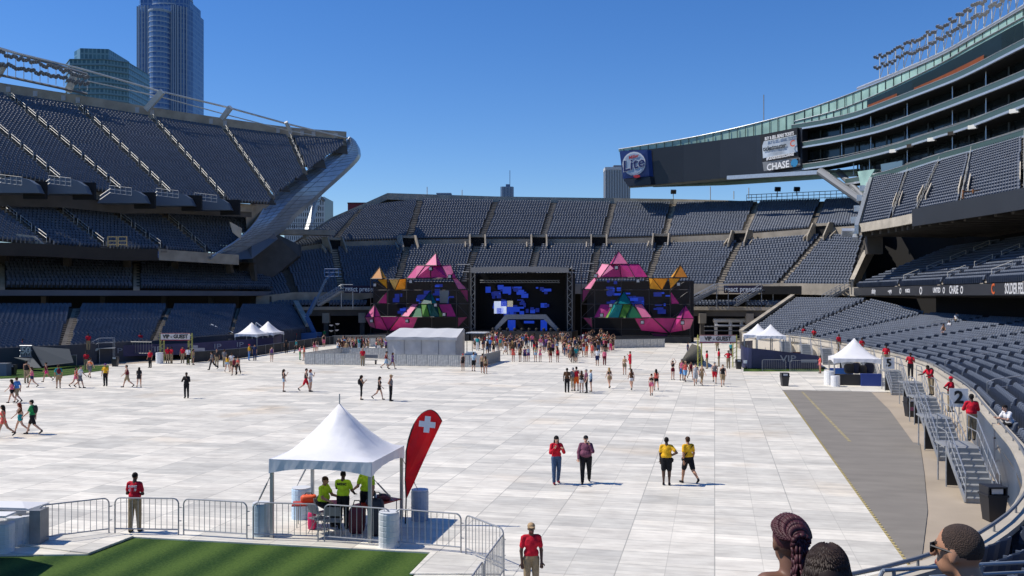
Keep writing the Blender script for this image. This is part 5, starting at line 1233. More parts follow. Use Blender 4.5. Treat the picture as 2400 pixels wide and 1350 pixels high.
# left stair to the shaded stand
t = stair('aluminium stair climbing to a railed landing at the shaded left stand', G(166,853), 1.6, math.radians(-62), 1.2, 10, None)
t2 = thing('gangway', 'grey railed gangway ramp at the far left below the shaded stand', 'gangway', G(50,865)); GM = M('grey_mesh', (.07,.08,.08), .8)
m = MB(); m.prism([W(32,838,88), W(75,838,88), W(95,862,86), W(70,862,86), W(60,845,87)], (0,.1,0), GM); m.prism([W(75,812,89), W(160,818,93), W(170,850,90), W(100,858,87)], (0,.15,0), GM); m.build('ramp_panel', t2)
m = MB()
for px in range(48, 75, 4): m.tube(W(px,810,88), W(px,835,88), .03, STEEL, 4)
for y in (810, 822, 835): m.tube(W(46,y,88), W(75,y,88), .035, STEEL, 4)
m.build('railing', t2); text('50', W(60,822,87.8), .9, STEEL, t2, right=(CT,ST,0), bold=.02)
# dark mesh fences around the pitch
def meshfence(label, pts, h, mat, step=2.4, solid=True):
    P = [Vector(p) for p in pts]; t = thing('mesh_fence', label, 'fence', P[0].copy())
    m = MB(); m.strip([p+Vector((0,0,.08)) for p in P], [p+Vector((0,0,h)) for p in P], mat, T=(0,.02,0)); m.build('fence_cloth', t)
    for a, b in zip(P, P[1:]):
        n = max(1, int((b-a).length/step))
        for i in range(n+1): p = a.lerp(b, i/n)+Vector((0,-.04,0)); MB().tube(p, p+Vector((0,0,h+.03)), .025, GALV, 5).build('post', t)
    m = MB(); m.path([p+Vector((0,-.03,h)) for p in P], .022, GALV, 5); m.build('top_rail', t)
    return t
DKM = M('dark_fence_mesh', (.03,.03,.03), .8, 0, .2, 1)
meshfence('low dark mesh fence along the left field edge before the tents', [G(450,852), G(560,842), G(660,826), G(745,812), G(800,806)], 1.2, DKM)
meshfence('low dark mesh fence left of the left entrance gate', [G(-60,866), G(60,862), G(180,858)], 1.1, M('sheer_mesh', (.09,.09,.08), .8), 2.4)
LGM = M('sheer_grey_mesh', (.3,.29,.27), .8, 0, .1, 2)
meshfence('long pale rear fence left of the grey production tent', [G(780,808), G(905,806)], 1.3, M('rear_fence_panel', (.17,.16,.14), .8), 2.0)
# solid steel barricade panels: enclosure around the grey tent, and before the stage
BARM = M('barricade_alu', (.62,.6,.55), .5, .1, .25, 4)
def barricade_proto():
    t = thing('barricade', 'x', 'barricade', (0,0,0), 0, 'x'); L(MB().box((0,0,.62), (1.04,.03,1.1), BARM), 'panel', t)
    m = MB()
    for i in range(6): m.box((-.5+.2*i,-.03,.62), (.025,.03,1.1), GALV)
    L(m, 'ribs', t); L(MB().box((0,-.02,1.2), (1.06,.09,.06), GALV), 'top_rail', t); L(MB().box((0,.35,.03), (1.0,.7,.04), GALV), 'foot_plate', t); return t
BP = barricade_proto(); used = [False]; bpy.context.view_layer.update()
def run(A, B, label, group, skip=()):
    A = Vector(A); B = Vector(B); d = B-A; n = max(1, round(d.length/1.08))
    for i in range(n):
        if i in skip: continue
        p = A+d*((i+.5)/n); rz = math.atan2(d.y, d.x)
        if not used[0]: o = BP; o.location = p; o.rotation_euler.z = rz; used[0] = True
        else: o = dup(BP, p, rz)
        o['label'] = label; o['group'] = group
C0 = G(1126,862); U = Vector((1,0,0)); Vv = Vector((0,1,0)); WF = 18.3
run(C0-U*WF, C0, 'ribbed silver barricade panel in the front of the production enclosure', 'front panels of the production enclosure', (6,7))
run(C0, C0+Vv*8.5, 'ribbed silver barricade panel in the right side of the production enclosure', 'right panels of the production enclosure')
run(C0-U*WF+Vv*9.5, C0-U*WF, 'ribbed silver barricade panel in the left side of the production enclosure', 'left panels of the production enclosure')
run(C0-U*WF+Vv*9.5, C0-U*7.5+Vv*9.5, 'ribbed silver barricade panel in the rear of the production enclosure', 'rear panels of the production enclosure')
run(G(1440,817), G(1558,815), 'pale barricade panel before the right wing of the stage', 'panels before the right stage wing')
run(G(790,815), G(905,813), 'pale barricade panel behind the seated crowd left of the grey tent', 'panels behind the left crowd')
# bench in the gap
t = thing('bench', 'dark bench in the gap of the front barricade', 'bench', G(861,855), 0)
L(MB().box((0,0,.5), (2.1,.4,.06), GSTEEL), 'seat', t); L(MB().box((0,.2,.85), (2.1,.05,.3), GSTEEL), 'backrest', t)
for x in (-.9,.9): L(MB().box((x,0,.25), (.06,.4,.5), BLACKM), 'leg', t)
# grey production tent
c = Z(1000, 98, 0); t = thing('production_tent', 'low grey flat sided production tent before the stage', 'tent', (c.x, c.y, 0), math.radians(3))
w, dp, he, hb = 7.2, 4.2, 2.7, 3.45; m = MB(); N = 26
for side in (0,):
    A_ = [Vector((-w/2+w*i/N, -dp/2+.05*math.sin(i*1.3)+.03*math.sin(i*2.9), .0)) for i in range(N+1)]; B_ = [Vector((-w/2+w*i/N, -dp/2, he-.03*math.sin(math.pi*((i*5/N)%1)))) for i in range(N+1)]
    Mi = [a.lerp(b, .5)+Vector((0,.06*math.sin(k*.9+1),0)) for k, (a, b) in enumerate(zip(A_, B_))]
    m.strip(A_, Mi, TENTG); m.strip(Mi, B_, TENTG)
L(m, 'front_wall', t, True)
for sx in (-1, 1): L(MB().prism([(sx*w/2,-dp/2,0), (sx*w/2,dp/2,0), (sx*w/2,dp/2,hb), (sx*w/2,-dp/2,he)], (-.03*sx,0,0), TENTG), 'side_wall', t)
m = MB(); m.strip([Vector((-w/2-.15+(w+.3)*i/12,-dp/2-.2,he+.04+.03*math.sin(i*1.57))) for i in range(13)], [Vector((-w/2+.1+(w-.2)*i/12,dp/2,hb+.05+.03*math.sin(i*1.57))) for i in range(13)], M('pale_tent_roof', (.55,.55,.54), .5, 0, .05, 2), T=(0,0,.03))
m.strip([Vector((-w/2-.15+(w+.3)*i/24,-dp/2-.22,he-.22-.04*(i%2))) for i in range(25)], [Vector((-w/2-.15+(w+.3)*i/24,-dp/2-.21,he+.05)) for i in range(25)], TENTG); L(m, 'roof', t)
for i in range(5): L(MB().tube((-w/2+w*i/4,-dp/2-.1,0), (-w/2+w*i/4,-dp/2-.1,he), .025, GSTEEL, 5), 'pole', t)
c = Z(1120, 99, 0); t = thing('canopy_shelter', 'small flat roofed shelter right of the grey production tent', 'shelter', (c.x, c.y, 0))
L(MB().box((0,0,3.1), (2.0,2.4,.1), M('pale_tent_roof', ())), 'roof', t)
for sx in (-.9,.9):
    for sy in (-1.1,1.1): L(MB().tube((sx,sy,0), (sx,sy,3.1), .04, BLACKM, 5), 'post', t)
t = thing('job_box', 'blue job box with a pale lid by the grey production tent', 'box', Z(1104,95,0), TH)
L(MB().box((0,0,.6), (1.25,.8,1.1), M('blue_plastic', (.015,.1,.24), .5)), 'case', t); L(MB().box((0,0,1.22), (1.0,.75,.22), M('pale_lid', (.5,.58,.62), .5)), 'lid', t)
# tables under the tent by the stairs
BLU = M('blue_cloth', (.01,.035,.2), .6); TB = Z(2002,74.5,0)
table('table with a bright blue cloth under the tent by the right stairs', G(2044,907)+Vector((0,.5,0)), 0, 1.5, .7, .95, BLU, BLU)
table('table with a black cloth under the tent by the right stairs', G(1987,905)+Vector((0,.5,0)), 0, 1.9, .7, .85, BLACKM, BLACKM)
table('table with a blue cloth and white figures behind the black one', G(1976,896)+Vector((0,1.4,0)), 0, 1.8, .7, 1.0, BLU, M('mid_blue_cloth', (.01,.09,.35), .6))
for i, (px, h) in enumerate(((1990,.95),(2006,1.05),(2020,.8),(2037,1.0))): bag(f'{["leftmost","second","third","rightmost"][i]} of the dark kit bags heaped under the tent by the stairs', Z(px, 74.2, .85), (.8,.6,h*.8), [M('dark_bag', ()), M('navy_cloth', ())][i%2], i)
for i,(x0_,x1_,py) in enumerate(((1786,1842,871),(1851,1922,873))): barrier(['left','right'][i]+' of two steel barriers before the navy platform', G(x0_,py), G(x1_,py), 'steel barriers before the navy platform')
# blue boom lift
BL = M('lift_blue', (.02,.09,.25), .5); t = thing('boom_lift', 'blue articulated boom lift raised beside the left stage wing', 'lift', Z(728,140,0), TH)
D = 140
L(MB().box((0,0,1.0), (2.6,4,1.0), BL), 'chassis', t)
for sx in (-1,1):
    for sy in (-1.3,1.3): L(MB().tube((sx*1.3-.2,sy,.5), (sx*1.3+.2,sy,.5), .5, BLACKM, 12), 'wheel', t)
MB().beam(W(738,782,D), W(719,742,D), .5, .55, BL).build('lower_boom', t); MB().beam(W(719,742,D), W(742,698,D), .45, .5, BL).build('middle_boom', t); MB().beam(W(726,736,D-.6), W(764,655,D-.6), .32, .34, M('lift_grey_blue', (.06,.11,.19), .5)).build('upper_boom', t); MB().beam(W(764,655,D-.6), W(780,640,D-.6), .25, .25, BL).build('jib', t)
m = MB(); c = W(780,640,D-.6)
for z in (-.5,.1,.6):
    m.path([c+Vector((x,y,z)) for x,y in ((-1.1,-.5),(1.1,-.5),(1.1,.5),(-1.1,.5))], .05, BL, 4, True)
for x in (-1.1,-.4,.4,1.1): m.tube(c+Vector((x,-.5,-.5)), c+Vector((x,-.5,.6)), .05, BL, 4)
m.box(c+Vector((0,0,-.5)), (2.2,1,.08), BL); m.build('basket', t)
# dark equipment left of the stage and white ducts on the right
t = thing('duct_frame', 'white painted pipework frame in the tunnel right of the stage', 'pipework', Z(1730,150,0), TH)
m = MB()
for px in (1678,1712,1738,1785): m.tube(W(px,752,150), W(px,790,150), .28, WHITE, 8)
m.tube(W(1672,751,150), W(1790,751,150), .32, WHITE, 8); m.tube(W(1676,762,149), W(1788,764,149), .12, WHITE, 6); m.build('pipes', t)
m = MB(); 
for y in (765,775,787): m.tube(W(1650,y,148), W(1790,y,148), .08, GSTEEL, 4)
m.build('railing', t)
t = thing('floodlight_stand', 'portable floodlight stand with pale lamps in the dark left of the stage', 'floodlight', Z(785,138,0), TH)
L(MB().tube((0,0,0), (0,0,2.6), .08, BLACKM, 6), 'mast', t)
for x, z in ((-.5,2.5),(.4,2.7),(-.5,1.7),(.3,1.8)): L(MB().lathe([(.1,0),(.3,.15),(.3,.22)], M('lamp_face', ()), (x,-.2,z), 10), 'lamp_head', t)
# grey cloth wing by the right gate
t = thing('cloth_wing', 'grey sloping cloth wing beside the right entrance gate', 'windbreak', G(1610,852)); m = MB(); m.prism([G(1592,853), G(1626,850), G(1650,846), W(1640,812,92), W(1622,806,91)], (.02,.05,0), M('grey_cloth_wing', (.22,.22,.21), .7, 0, .1, 1)); m.build('cloth', t)
m = MB(); m.tube(G(1592,853), W(1622,806,91), .03, GSTEEL); m.tube(G(1650,846), W(1640,812,92), .03, GSTEEL); m.build('pole', t)
# stacked white-topped stalls at the lower left corner
t = thing('counter', 'white topped counter with grey panel cut off at the lower left', 'counter', G(30,1280))
D = 26.4; CG = M('grey_counter_panel', (.22,.23,.24), .55, .2, .15, 3)
MB().prism([W(-90,1178,27), W(52,1180,27), W(116,1182,27.6), W(66,1198,26.4), W(58,1196,26.4), W(-90,1192,26.2)], (0,0,.06), WHITE).build('countertop', t)
MB().prism([W(-90,1192,26.15), W(60,1197,26.35), W(60,1205,26.35), W(-90,1203,26.15)], (0,.03,0), M('grey_edge', (.35,.35,.35), .6)).build('counter_edge', t)
m = MB(); p = G(74,1284); m.box((p.x,p.y+.3,.52), (.3,.5,1.0), CG, TH); m.build('side_panel', t)
MB().prism([W(-90,1212,25.2), W(12,1214,25.2), W(38,1203,26), W(-90,1202,26)], (0,0,.05), WHITE).build('lower_shelf', t)
for i,(px,py) in enumerate(((8,1297),(36,1280),(58,1276))): barrel(f'white ribbed drum under the lower left counter, {["nearest","middle","rightmost"][i]}', G(px,py), .28, .82, BW2, group='drums under the lower left counter')
t = thing('canopy_shelter', 'white canopy outside the lower left corner that shades the turf', 'shelter', G(-130,1330)); 
MB().prism([G(*q)+Vector((-1.79,-.17,2.4)) for q in ((-260,1306),(40,1308),(122,1326),(70,1362),(-260,1362))], (0,0,.06), TENTG).build('canopy', t)  # added out of view; outline shaped to cast the dark corner on the turf
for q in ((-300,1305),(-190,1400)): p = G(*q); MB().tube(Vector((p.x-.6,p.y,0)), Vector((p.x-.6,p.y,2.4)), .03, POLE).build('leg', t)
# ---------------------------------------------------------------- people: one smooth surface grown round a posed skeleton
def ang(x): return math.radians(x)
class Fig:
    def __init__(s): s.p = []          # (kind, a, b, ra, rb / radii, region)
    def cap(s, a, b, ra, rb, reg): s.p.append(('c', np.array(a, float), np.array(b, float), ra, rb, reg))
    def ell(s, c, r, reg, R=None): s.p.append(('e', np.array(c, float), np.array(r, float), R, None, reg))
def sdf1(p, X):
    if p[0] == 'c':
        a, b, ra, rb = p[1:5]; ab = b-a; t = np.clip(((X-a)@ab)/max(ab@ab, 1e-9), 0, 1)
        return np.linalg.norm(X-a-t[..., None]*ab, axis=-1)-(ra+(rb-ra)*t)
    c, r, R = p[1:4]; Y = X-c
    if R is not None: Y = Y@R
    k0 = np.linalg.norm(Y/r, axis=-1); k1 = np.linalg.norm(Y/(r*r), axis=-1); return k0*(k0-1)/np.maximum(k1, 1e-9)
def bbox(p):
    if p[0] == 'c': r = max(p[3], p[4]); return np.minimum(p[1], p[2])-r, np.maximum(p[1], p[2])+r
    r = p[2].max(); return p[1]-r, p[1]+r
def grow(fig, h, k=.02):
    P = fig.p; lo = np.min([bbox(p)[0] for p in P], 0)-2.5*h; hi = np.max([bbox(p)[1] for p in P], 0)+2.5*h
    n = np.ceil((hi-lo)/h).astype(int)+1; d = np.full(n, 1.0, np.float32); reg = np.zeros(n, np.int8); best = np.full(n, 1.0, np.float32)
    for p in P:
        b0, b1 = bbox(p); i0 = np.maximum(np.floor((b0-.06-lo)/h).astype(int), 0); i1 = np.minimum(np.ceil((b1+.06-lo)/h).astype(int)+1, n)
        g = np.stack(np.meshgrid(*[lo[a]+h*np.arange(i0[a], i1[a]) for a in range(3)], indexing='ij'), -1)
        q = sdf1(p, g).astype(np.float32); sl_ = tuple(slice(i0[a], i1[a]) for a in range(3)); c = d[sl_]
        kk = k if p[5] not in (4,) else k*.6
        hh = np.maximum(kk-np.abs(c-q), 0)/kk; d[sl_] = np.minimum(c, q)-hh*hh*kk*.25
        w = q < best[sl_]; best[sl_][w] = q[w]; reg[sl_][w] = p[5]
    s = d < 0; C = [(i, j, l) for i in (0,1) for j in (0,1) for l in (0,1)]
    m = tuple(x-1 for x in n); cnt = sum(s[i:i+m[0], j:j+m[1], l:l+m[2]].astype(np.int8) for i, j, l in C)
    act = (cnt > 0) & (cnt < 8); idx = np.argwhere(act); num = np.full(m, -1, np.int64); num[act] = np.arange(len(idx))
    pos = np.zeros((len(idx), 3)); ct = np.zeros(len(idx))
    for a in C:
        for ax in range(3):
            if a[ax]: continue
            b = list(a); b[ax] = 1
            da = d[tuple((idx+a).T)]; db = d[tuple((idx+b).T)]; cr_ = (da < 0) != (db < 0); den = np.where(cr_, da-db, 1); t = np.where(cr_, da/den, 0)
            q = np.array(a, float)[None]+(np.array(b)-np.array(a))[None]*t[:, None]; pos += q*cr_[:, None]; ct += cr_
    V = lo+(idx+pos/ct[:, None])*h; F_ = []
    for ax in range(3):
        o = [0,0,0]; o[ax] = 1; s0 = s[:n[0]-o[0], :n[1]-o[1], :n[2]-o[2]]; s1 = s[o[0]:, o[1]:, o[2]:]; e = np.argwhere(s0 != s1); b, c = (ax+1) % 3, (ax+2) % 3
        e = e[(e[:, b] > 0) & (e[:, c] > 0)]; vb = np.zeros(3, int); vb[b] = 1; vc = np.zeros(3, int); vc[c] = 1
        q = np.stack([num[tuple((e-vb-vc).T)], num[tuple((e-vc).T)], num[tuple(e.T)], num[tuple((e-vb).T)]], 1); fl = s1[tuple(e.T)]; q[fl] = q[fl][:, ::-1]; F_.append(q)
    F_ = np.concatenate(F_); F_ = F_[(F_ >= 0).all(1)]
    cen = V[F_].mean(1); ii = np.clip(np.round((cen-lo)/h).astype(int), 0, n-1)
    # region from exact distances at face centres
    bd_ = np.full(len(cen), 9.0); rg = np.zeros(len(cen), int)
    for p in P:
        b0, b1 = bbox(p); w = ((cen > b0-.05) & (cen < b1+.05)).all(1)
        if not w.any(): continue
        q = sdf1(p, cen[w]); z = bd_[w]; u = q < z; z[u] = q[u]; bd_[w] = z; r_ = rg[w]; r_[u] = p[5]; rg[w] = r_
    return V, F_, rg
SKIN, TOP, BOT, HAIR, SHOE, ACC = range(6)
def figure(sex='M', top='tee', bot='pants', hair='short', pose='stand', hgt=1.75, build=1.0, detail=0, acc='', seed=0, **kw):
    R_ = random.Random(seed); f = Fig(); S_ = hgt/1.75; fem = sex == 'F'
    J = dict(sw=(0, 0), kn=(4, 4), al=(6, 8, 12), ar=(6, 8, 12), lean=0, tw=0)   # arm = swing, out, elbow
    if pose == 'walk': q = R_.choice((1, -1)); J.update(sw=(24*q, -20*q), kn=(8 if q > 0 else 30, 30 if q > 0 else 8), al=(-20*q, 8, 22), ar=(24*q, 8, 25), lean=3)
    if pose == 'stand': J.update(sw=(R_.uniform(-4, 5), R_.uniform(-5, 4)), al=(R_.uniform(-4, 8), R_.uniform(6, 14), R_.uniform(8, 25)), ar=(R_.uniform(-4, 8), R_.uniform(6, 14), R_.uniform(8, 30)))
    if pose == 'phone': J.update(al=(8, 8, 14), ar=(38, 12, 115))
    if pose == 'chest': J.update(al=(28, 14, 110), ar=(28, 14, 105))
    if pose == 'hip': J.update(al=(-22, 40, 80), ar=(6, 9, 14))
    if pose == 'hips': J.update(al=(-20, 42, 85), ar=(-20, 42, 85))
    if pose == 'up': J.update(al=(150, 20, 40), ar=(150, 20, 45))
    if pose == 'fold': J.update(al=(22, 10, 95), ar=(24, 10, 95), tw=1)
    if pose == 'lean': J.update(lean=26, al=(45, 12, 40), ar=(40, 12, 40), kn=(10, 14), sw=(-6, 4))
    if pose == 'sit': J.update(sw=(86, 84), kn=(82, 88), al=(30, 10, 50), ar=(26, 10, 55), lean=8)
    J.update(kw)
    w_ = build; hip = np.array([0, 0, .94]); L1_, L2_ = .43, .42
    ln = ang(J['lean']); up = np.array([0, -math.sin(ln), math.cos(ln)]); fw = np.array([0, -math.cos(ln), -math.sin(ln)])
    T_ = lambda x, y, z: hip+np.array([x, 0, 0])+up*z+fw*(-y)*1.0     # torso frame; y back
    sw_ = .155 if fem else .178
    tr = TOP if top != 'bikini' else SKIN
    # torso
    f.ell(T_(0, 0, .04), np.array([.155 if not fem else .165, .115, .13])*[w_, w_, 1], BOT)
    f.cap(T_(0, 0, .14), T_(0, -.005, .30), (.12 if not fem else .105)*w_, (.135 if not fem else .118)*w_, tr if top != 'crop' else SKIN)
    f.ell(T_(0, -.005, .33), np.array([.175 if not fem else .15, .12*w_, .17])*[w_ if w_ < 1.2 else 1.12, 1, 1], TOP)
    if fem:
        for s in (-1, 1): f.ell(T_(s*.065, -.095, .32), [.062, .055, .06], TOP)
    if w_ > 1.1: f.ell(T_(0, -.04, .14), [.17*w_, .15*w_, .16], TOP)
    if top in ('tee', 'long', 'dress', 'tank'):
        f.ell(T_(0, 0, .1), np.array([.16*w_+.012, .125*w_, .13]), TOP)
    f.cap(T_(-sw_*.82, .01, .455), T_(sw_*.82, .01, .455), .06, .06, TOP if top not in ('tank', 'bikini', 'crop') else SKIN)
    f.cap(T_(0, .015, .47), T_(0, -.0, .565), .06, .053, SKIN)
    # head
    hc = T_(0, -.02, .65); nd = J.get('nod', 0)
    f.ell(hc+np.array([0, .008, .02]), [.075, .093, .095], SKIN); f.ell(hc+np.array([0, -.02, -.055]), [.055, .066, .06], SKIN)
    f.cap(hc+np.array([0, -.09, .0]), hc+np.array([0, -.105, -.025]), .011, .015, SKIN)
    for s in (-1, 1): f.ell(hc+np.array([s*.078, .01, -.01]), [.01, .017, .03], SKIN)
    if detail:
        f.cap(hc+np.array([-.02, -.083, -.058]), hc+np.array([.02, -.083, -.058]), .008, .008, 6)
        for s in (-1, 1): f.ell(hc+np.array([s*.03, -.083, .012]), [.012, .008, .007], 7); f.cap(hc+np.array([s*.018, -.086, .032]), hc+np.array([s*.045, -.078, .034]), .005, .004, HAIR)
    if hair == 'short': f.ell(hc+np.array([0, .018, .045]), [.083, .1, .082], HAIR); f.ell(hc+np.array([0, .055, -.005]), [.07, .055, .07], HAIR)
    if hair in ('long', 'cap_long'):
        f.ell(hc+np.array([0, .018, .04]), [.09, .105, .09], HAIR); f.cap(hc+np.array([0, .07, 0]), hc+np.array([0, .115, -.3]), .075, .05, HAIR)
        for s in (-1, 1): f.cap(hc+np.array([s*.065, .02, -.01]), hc+np.array([s*.085, .06, -.24]), .03, .028, HAIR)
    if hair == 'bun': f.ell(hc+np.array([0, .018, .04]), [.085, .1, .085], HAIR); f.ell(hc+np.array([0, .1, .07]), [.04, .04, .04], HAIR)
    if hair == 'buzz': f.ell(hc+np.array([0, .016, .032]), [.0775, .092, .089], HAIR)
    if hair in ('cap', 'cap_long'): f.ell(hc+np.array([0, .008, .055]), [.088, .102, .078], ACC); f.ell(hc+np.array([0, -.115, .045]), [.06, .06, .012], ACC); 
    if hair == 'cap': f.ell(hc+np.array([0, .055, .0]), [.07, .05, .06], HAIR)
    if hair == 'bald': pass
    # arms
    for i, s in ((0, -1), (1, 1)):
        a, o, e = J['al'] if i == 0 else J['ar']; a, o, e = ang(a), ang(o), ang(e); sh = T_(s*sw_, .01, .437)
        u = np.array([s*math.sin(o), -math.sin(a)*math.cos(o), -math.cos(a)*math.cos(o)]); el = sh+u*.29
        b = a+e; tw = J['tw']; inn = (.55 if e > ang(60) else .12)*(-s)
        if pose in ('hip', 'hips') and J['al' if i == 0 else 'ar'][1] > 30: v = np.array([-s*.75, -.35, -.45])
        elif pose == 'up': v = np.array([-s*.55, -.1, .8])
        else: v = np.array([s*math.sin(o)*.5+inn+tw*(-s)*.6, -math.sin(b)*math.cos(o), -math.cos(b)*math.cos(o)])
        v = v/np.linalg.norm(v); wr = el+v*.25; ar_ = (.047 if not fem else .038)*min(w_, 1.25)
        sl = {'tee': .6, 'long': 1, 'tank': 0, 'bikini': 0, 'crop': 0, 'dress': .25}[top]
        f.ell(sh, [ar_*1.12]*3, TOP if sl > 0 else SKIN)
        if sl: f.cap(sh, sh+u*.29*min(sl, 1), ar_+.009, ar_+.013, TOP)
        f.cap(sh, el, ar_, ar_*.82, SKIN if sl < 1 else TOP); f.cap(el, wr, ar_*.84+(.01 if sl == 1 else 0), ar_*.58+(.01 if sl == 1 else 0), TOP if sl == 1 else SKIN)
        # hand
        side = np.cross(v, [0, 0, 1.]); side = np.array([1., 0, 0]) if np.linalg.norm(side) < .2 else side/np.linalg.norm(side); side = side*(-s)
        nrm_ = np.cross(side, v)
        if detail:
            pc = wr+v*.05; f.cap(wr, pc, .024, .03, SKIN); f.cap(pc-side*.02, pc+side*.022, .018, .018, SKIN)
            for q, (o_, l_) in enumerate(((-.032, .06), (-.011, .072), (.011, .075), (.031, .066))):
                b0 = pc+v*.025+side*o_; m_ = b0+v*l_*.55+nrm_*.008; f.cap(b0, m_, .0095, .009, SKIN); f.cap(m_, m_+v*l_*.4+nrm_*.028, .009, .0075, SKIN)
            b0 = pc-v*.015+side*.035; f.cap(b0, b0+side*.03+v*.03, .012, .01, SKIN); f.cap(b0+side*.03+v*.03, b0+side*.03+v*.055+nrm_*.01, .01, .009, SKIN)
        else:
            f.cap(wr, wr+v*.08, .026, .03, SKIN); f.cap(wr+v*.09, wr+v*.15+nrm_*.02, .026, .015, SKIN); f.cap(wr+v*.04+side*.02, wr+v*.08+side*.045, .013, .011, SKIN)
        if pose == 'phone' and i == 1: f.ell(wr+v*.11, [.035, .012, .065], 8)
    # legs
    low = 9
    for i, s in ((0, -1), (1, 1)):
        a = ang(J['sw'][i]); kn = ang(J['kn'][i]); hp = hip+np.array([s*.088*(1 if w_ < 1.15 else 1.2), 0, -.03])
        u = np.array([s*.03, -math.sin(a), -math.cos(a)]); k_ = hp+u*L1_; b = a-kn; v = np.array([0, -math.sin(b), -math.cos(b)]); an = k_+v*L2_
        th = (.086 if fem else .09)*min(w_, 1.3); kr = .055*min(w_, 1.2); sk = {'pants': 1, 'shorts': .0, 'skirt': 0, 'mini': 0, 'capri': .55}[bot]
        f.cap(hp, k_, th, kr+.004, BOT if bot not in ('mini', 'shorts', 'skirt') else SKIN)
        if bot == 'shorts': f.cap(hp, hp+u*L1_*(.8 if not fem else .34), th+.016, (kr+.032) if not fem else th+.006, BOT)
        if bot == 'mini': f.cap(hp, hp+u*L1_*.26, th+.008, th+.008, BOT)
        if bot == 'skirt': f.cap(hip+np.array([0, 0, -.02]), (hp+u*L1_*.45), .13, .12, BOT)
        if sk > 0: f.cap(k_, k_+v*L2_*sk*.97, kr+.018, (.06 if sk == 1 else .058), BOT)
        if bot == 'pants': f.cap(hp, k_, th+.01, kr+.018, BOT)
        f.cap(k_, k_+v*.17, kr, .05*min(w_, 1.2), SKIN if sk == 0 else BOT); f.cap(k_+v*.17, an, .048 if sk == 0 else .045, .034, SKIN if sk < 1 else BOT)
        ft = np.array([s*.25*0+s*.02, -1, 0]); bt = max(0, -b) if pose == 'walk' else 0
        ft = np.array([s*.1, -math.cos(bt*.8), -math.sin(bt*.8)])
        f.cap(an+np.array([0, .02, -.035]), an+ft*.15+np.array([0, 0, -.045]), .042, .034, SHOE); f.cap(an, an+np.array([0, .01, -.03]), .04, .042, SHOE)
        low = min(low, an[2]-.08, (an+ft*.15)[2]-.08)
    if acc == 'pack': f.ell(T_(0, .17, .3), [.15, .09, .21], ACC)
    if acc == 'bag': f.ell(T_(.21, .02, -.02), [.06, .1, .09], ACC); f.cap(T_(-.15, -.04, .46), T_(.2, -.06, .1), .014, .014, ACC); f.cap(T_(-.15, .1, .46), T_(.2, .1, .1), .014, .014, ACC)
    if acc == 'pouch':
        for s in (-1, 1): f.ell(T_(s*.2, -.02, -.05), [.06, .08, .08], ACC)
        f.cap(T_(-.17, -.1, .44), T_(.17, -.1, .0), .016, .016, ACC)
    for p in f.p:
        for q in ([1, 2] if p[0] == 'c' else [1]): p[q][:] = (p[q]-[0, 0, low])*S_
    f.p = [(p[0], p[1], p[2], p[3]*S_, p[4]*S_, p[5]) if p[0] == 'c' else (p[0], p[1], p[2]*S_, p[3], p[4], p[5]) for p in f.p]
    return f
pm = {}
def cloth(c):
    c = tuple(round(x, 3) for x in c)
    if c not in pm: pm[c] = M('cloth_%d' % len(pm), c, .8, 0, .18, 9, .5, 14, spec=.2)
    return pm[c]
def skinm(c):
    k = ('s', c)
    if k not in pm: pm[k] = M('skin_%d' % len(pm), c, .5, 0, .06, 12, spec=.35)
    return pm[k]
SK = {'l': (.56,.33,.23), 'm': (.38,.2,.12), 'd': (.085,.045,.03)}
CLR = dict(red=(.52,.012,.03), coral=(.75,.13,.1), pink=(.7,.16,.25), hot=(.75,.02,.2), blue=(.06,.2,.5), pale=(.35,.48,.6), teal=(.02,.28,.3), green=(.02,.25,.08), lime=(.5,.72,.03), yellow=(.75,.42,.02), black=(.012,.012,.014), dark=(.03,.028,.03), grey=(.15,.15,.16), white=(.68,.68,.68), navy=(.015,.025,.08), khaki=(.3,.23,.14), tan=(.36,.25,.14), jeans=(.05,.09,.17), maroon=(.14,.012,.025), orange=(.7,.13,.02), purple=(.12,.05,.18), plaid=(.17,.06,.1), sky=(.2,.4,.65), brown=(.1,.05,.025), silver=(.4,.42,.44), mint=(.25,.55,.45))
HR = dict(k=(.01,.008,.007), b=(.05,.025,.012), y=(.35,.22,.09), r=(.18,.03,.015), g=(.25,.25,.25))
MOUTH = None
def mats(sk, top, bot, hair, shoe='dark', acc='dark'):
    return [skinm(SK[sk]), cloth(CLR[top]), cloth(CLR[bot]), cloth(HR[hair] if hair in HR else CLR[hair]), cloth(CLR[shoe]), cloth(CLR[acc]), skinm((.25,.08,.07)), BLACKM, BLACKM]
def person(label, loc, rz, fig, mt, h=.022, group=None, k=.02, cat='person'):
    V, F_, rg = grow(fig, h, k); me = bpy.data.meshes.new('person'); me.from_pydata(V.tolist(), [], F_.tolist())
    for m in mt: me.materials.append(m)
    me.polygons.foreach_set('material_index', rg.astype(np.int32)); me.polygons.foreach_set('use_smooth', [True]*len(F_)); me.update()
    o = bpy.data.objects.new('person', me); COL.objects.link(o); o.location = loc; o.rotation_euler.z = rz; return tag(o, label, cat, group)
FACE = dict(c=0, a=180, l=-90, r=90, cl=-45, cr=45, al=-135, ar=135)
def rzof(fc): return TH+ang(FACE.get(fc, fc) if isinstance(fc, str) else fc)
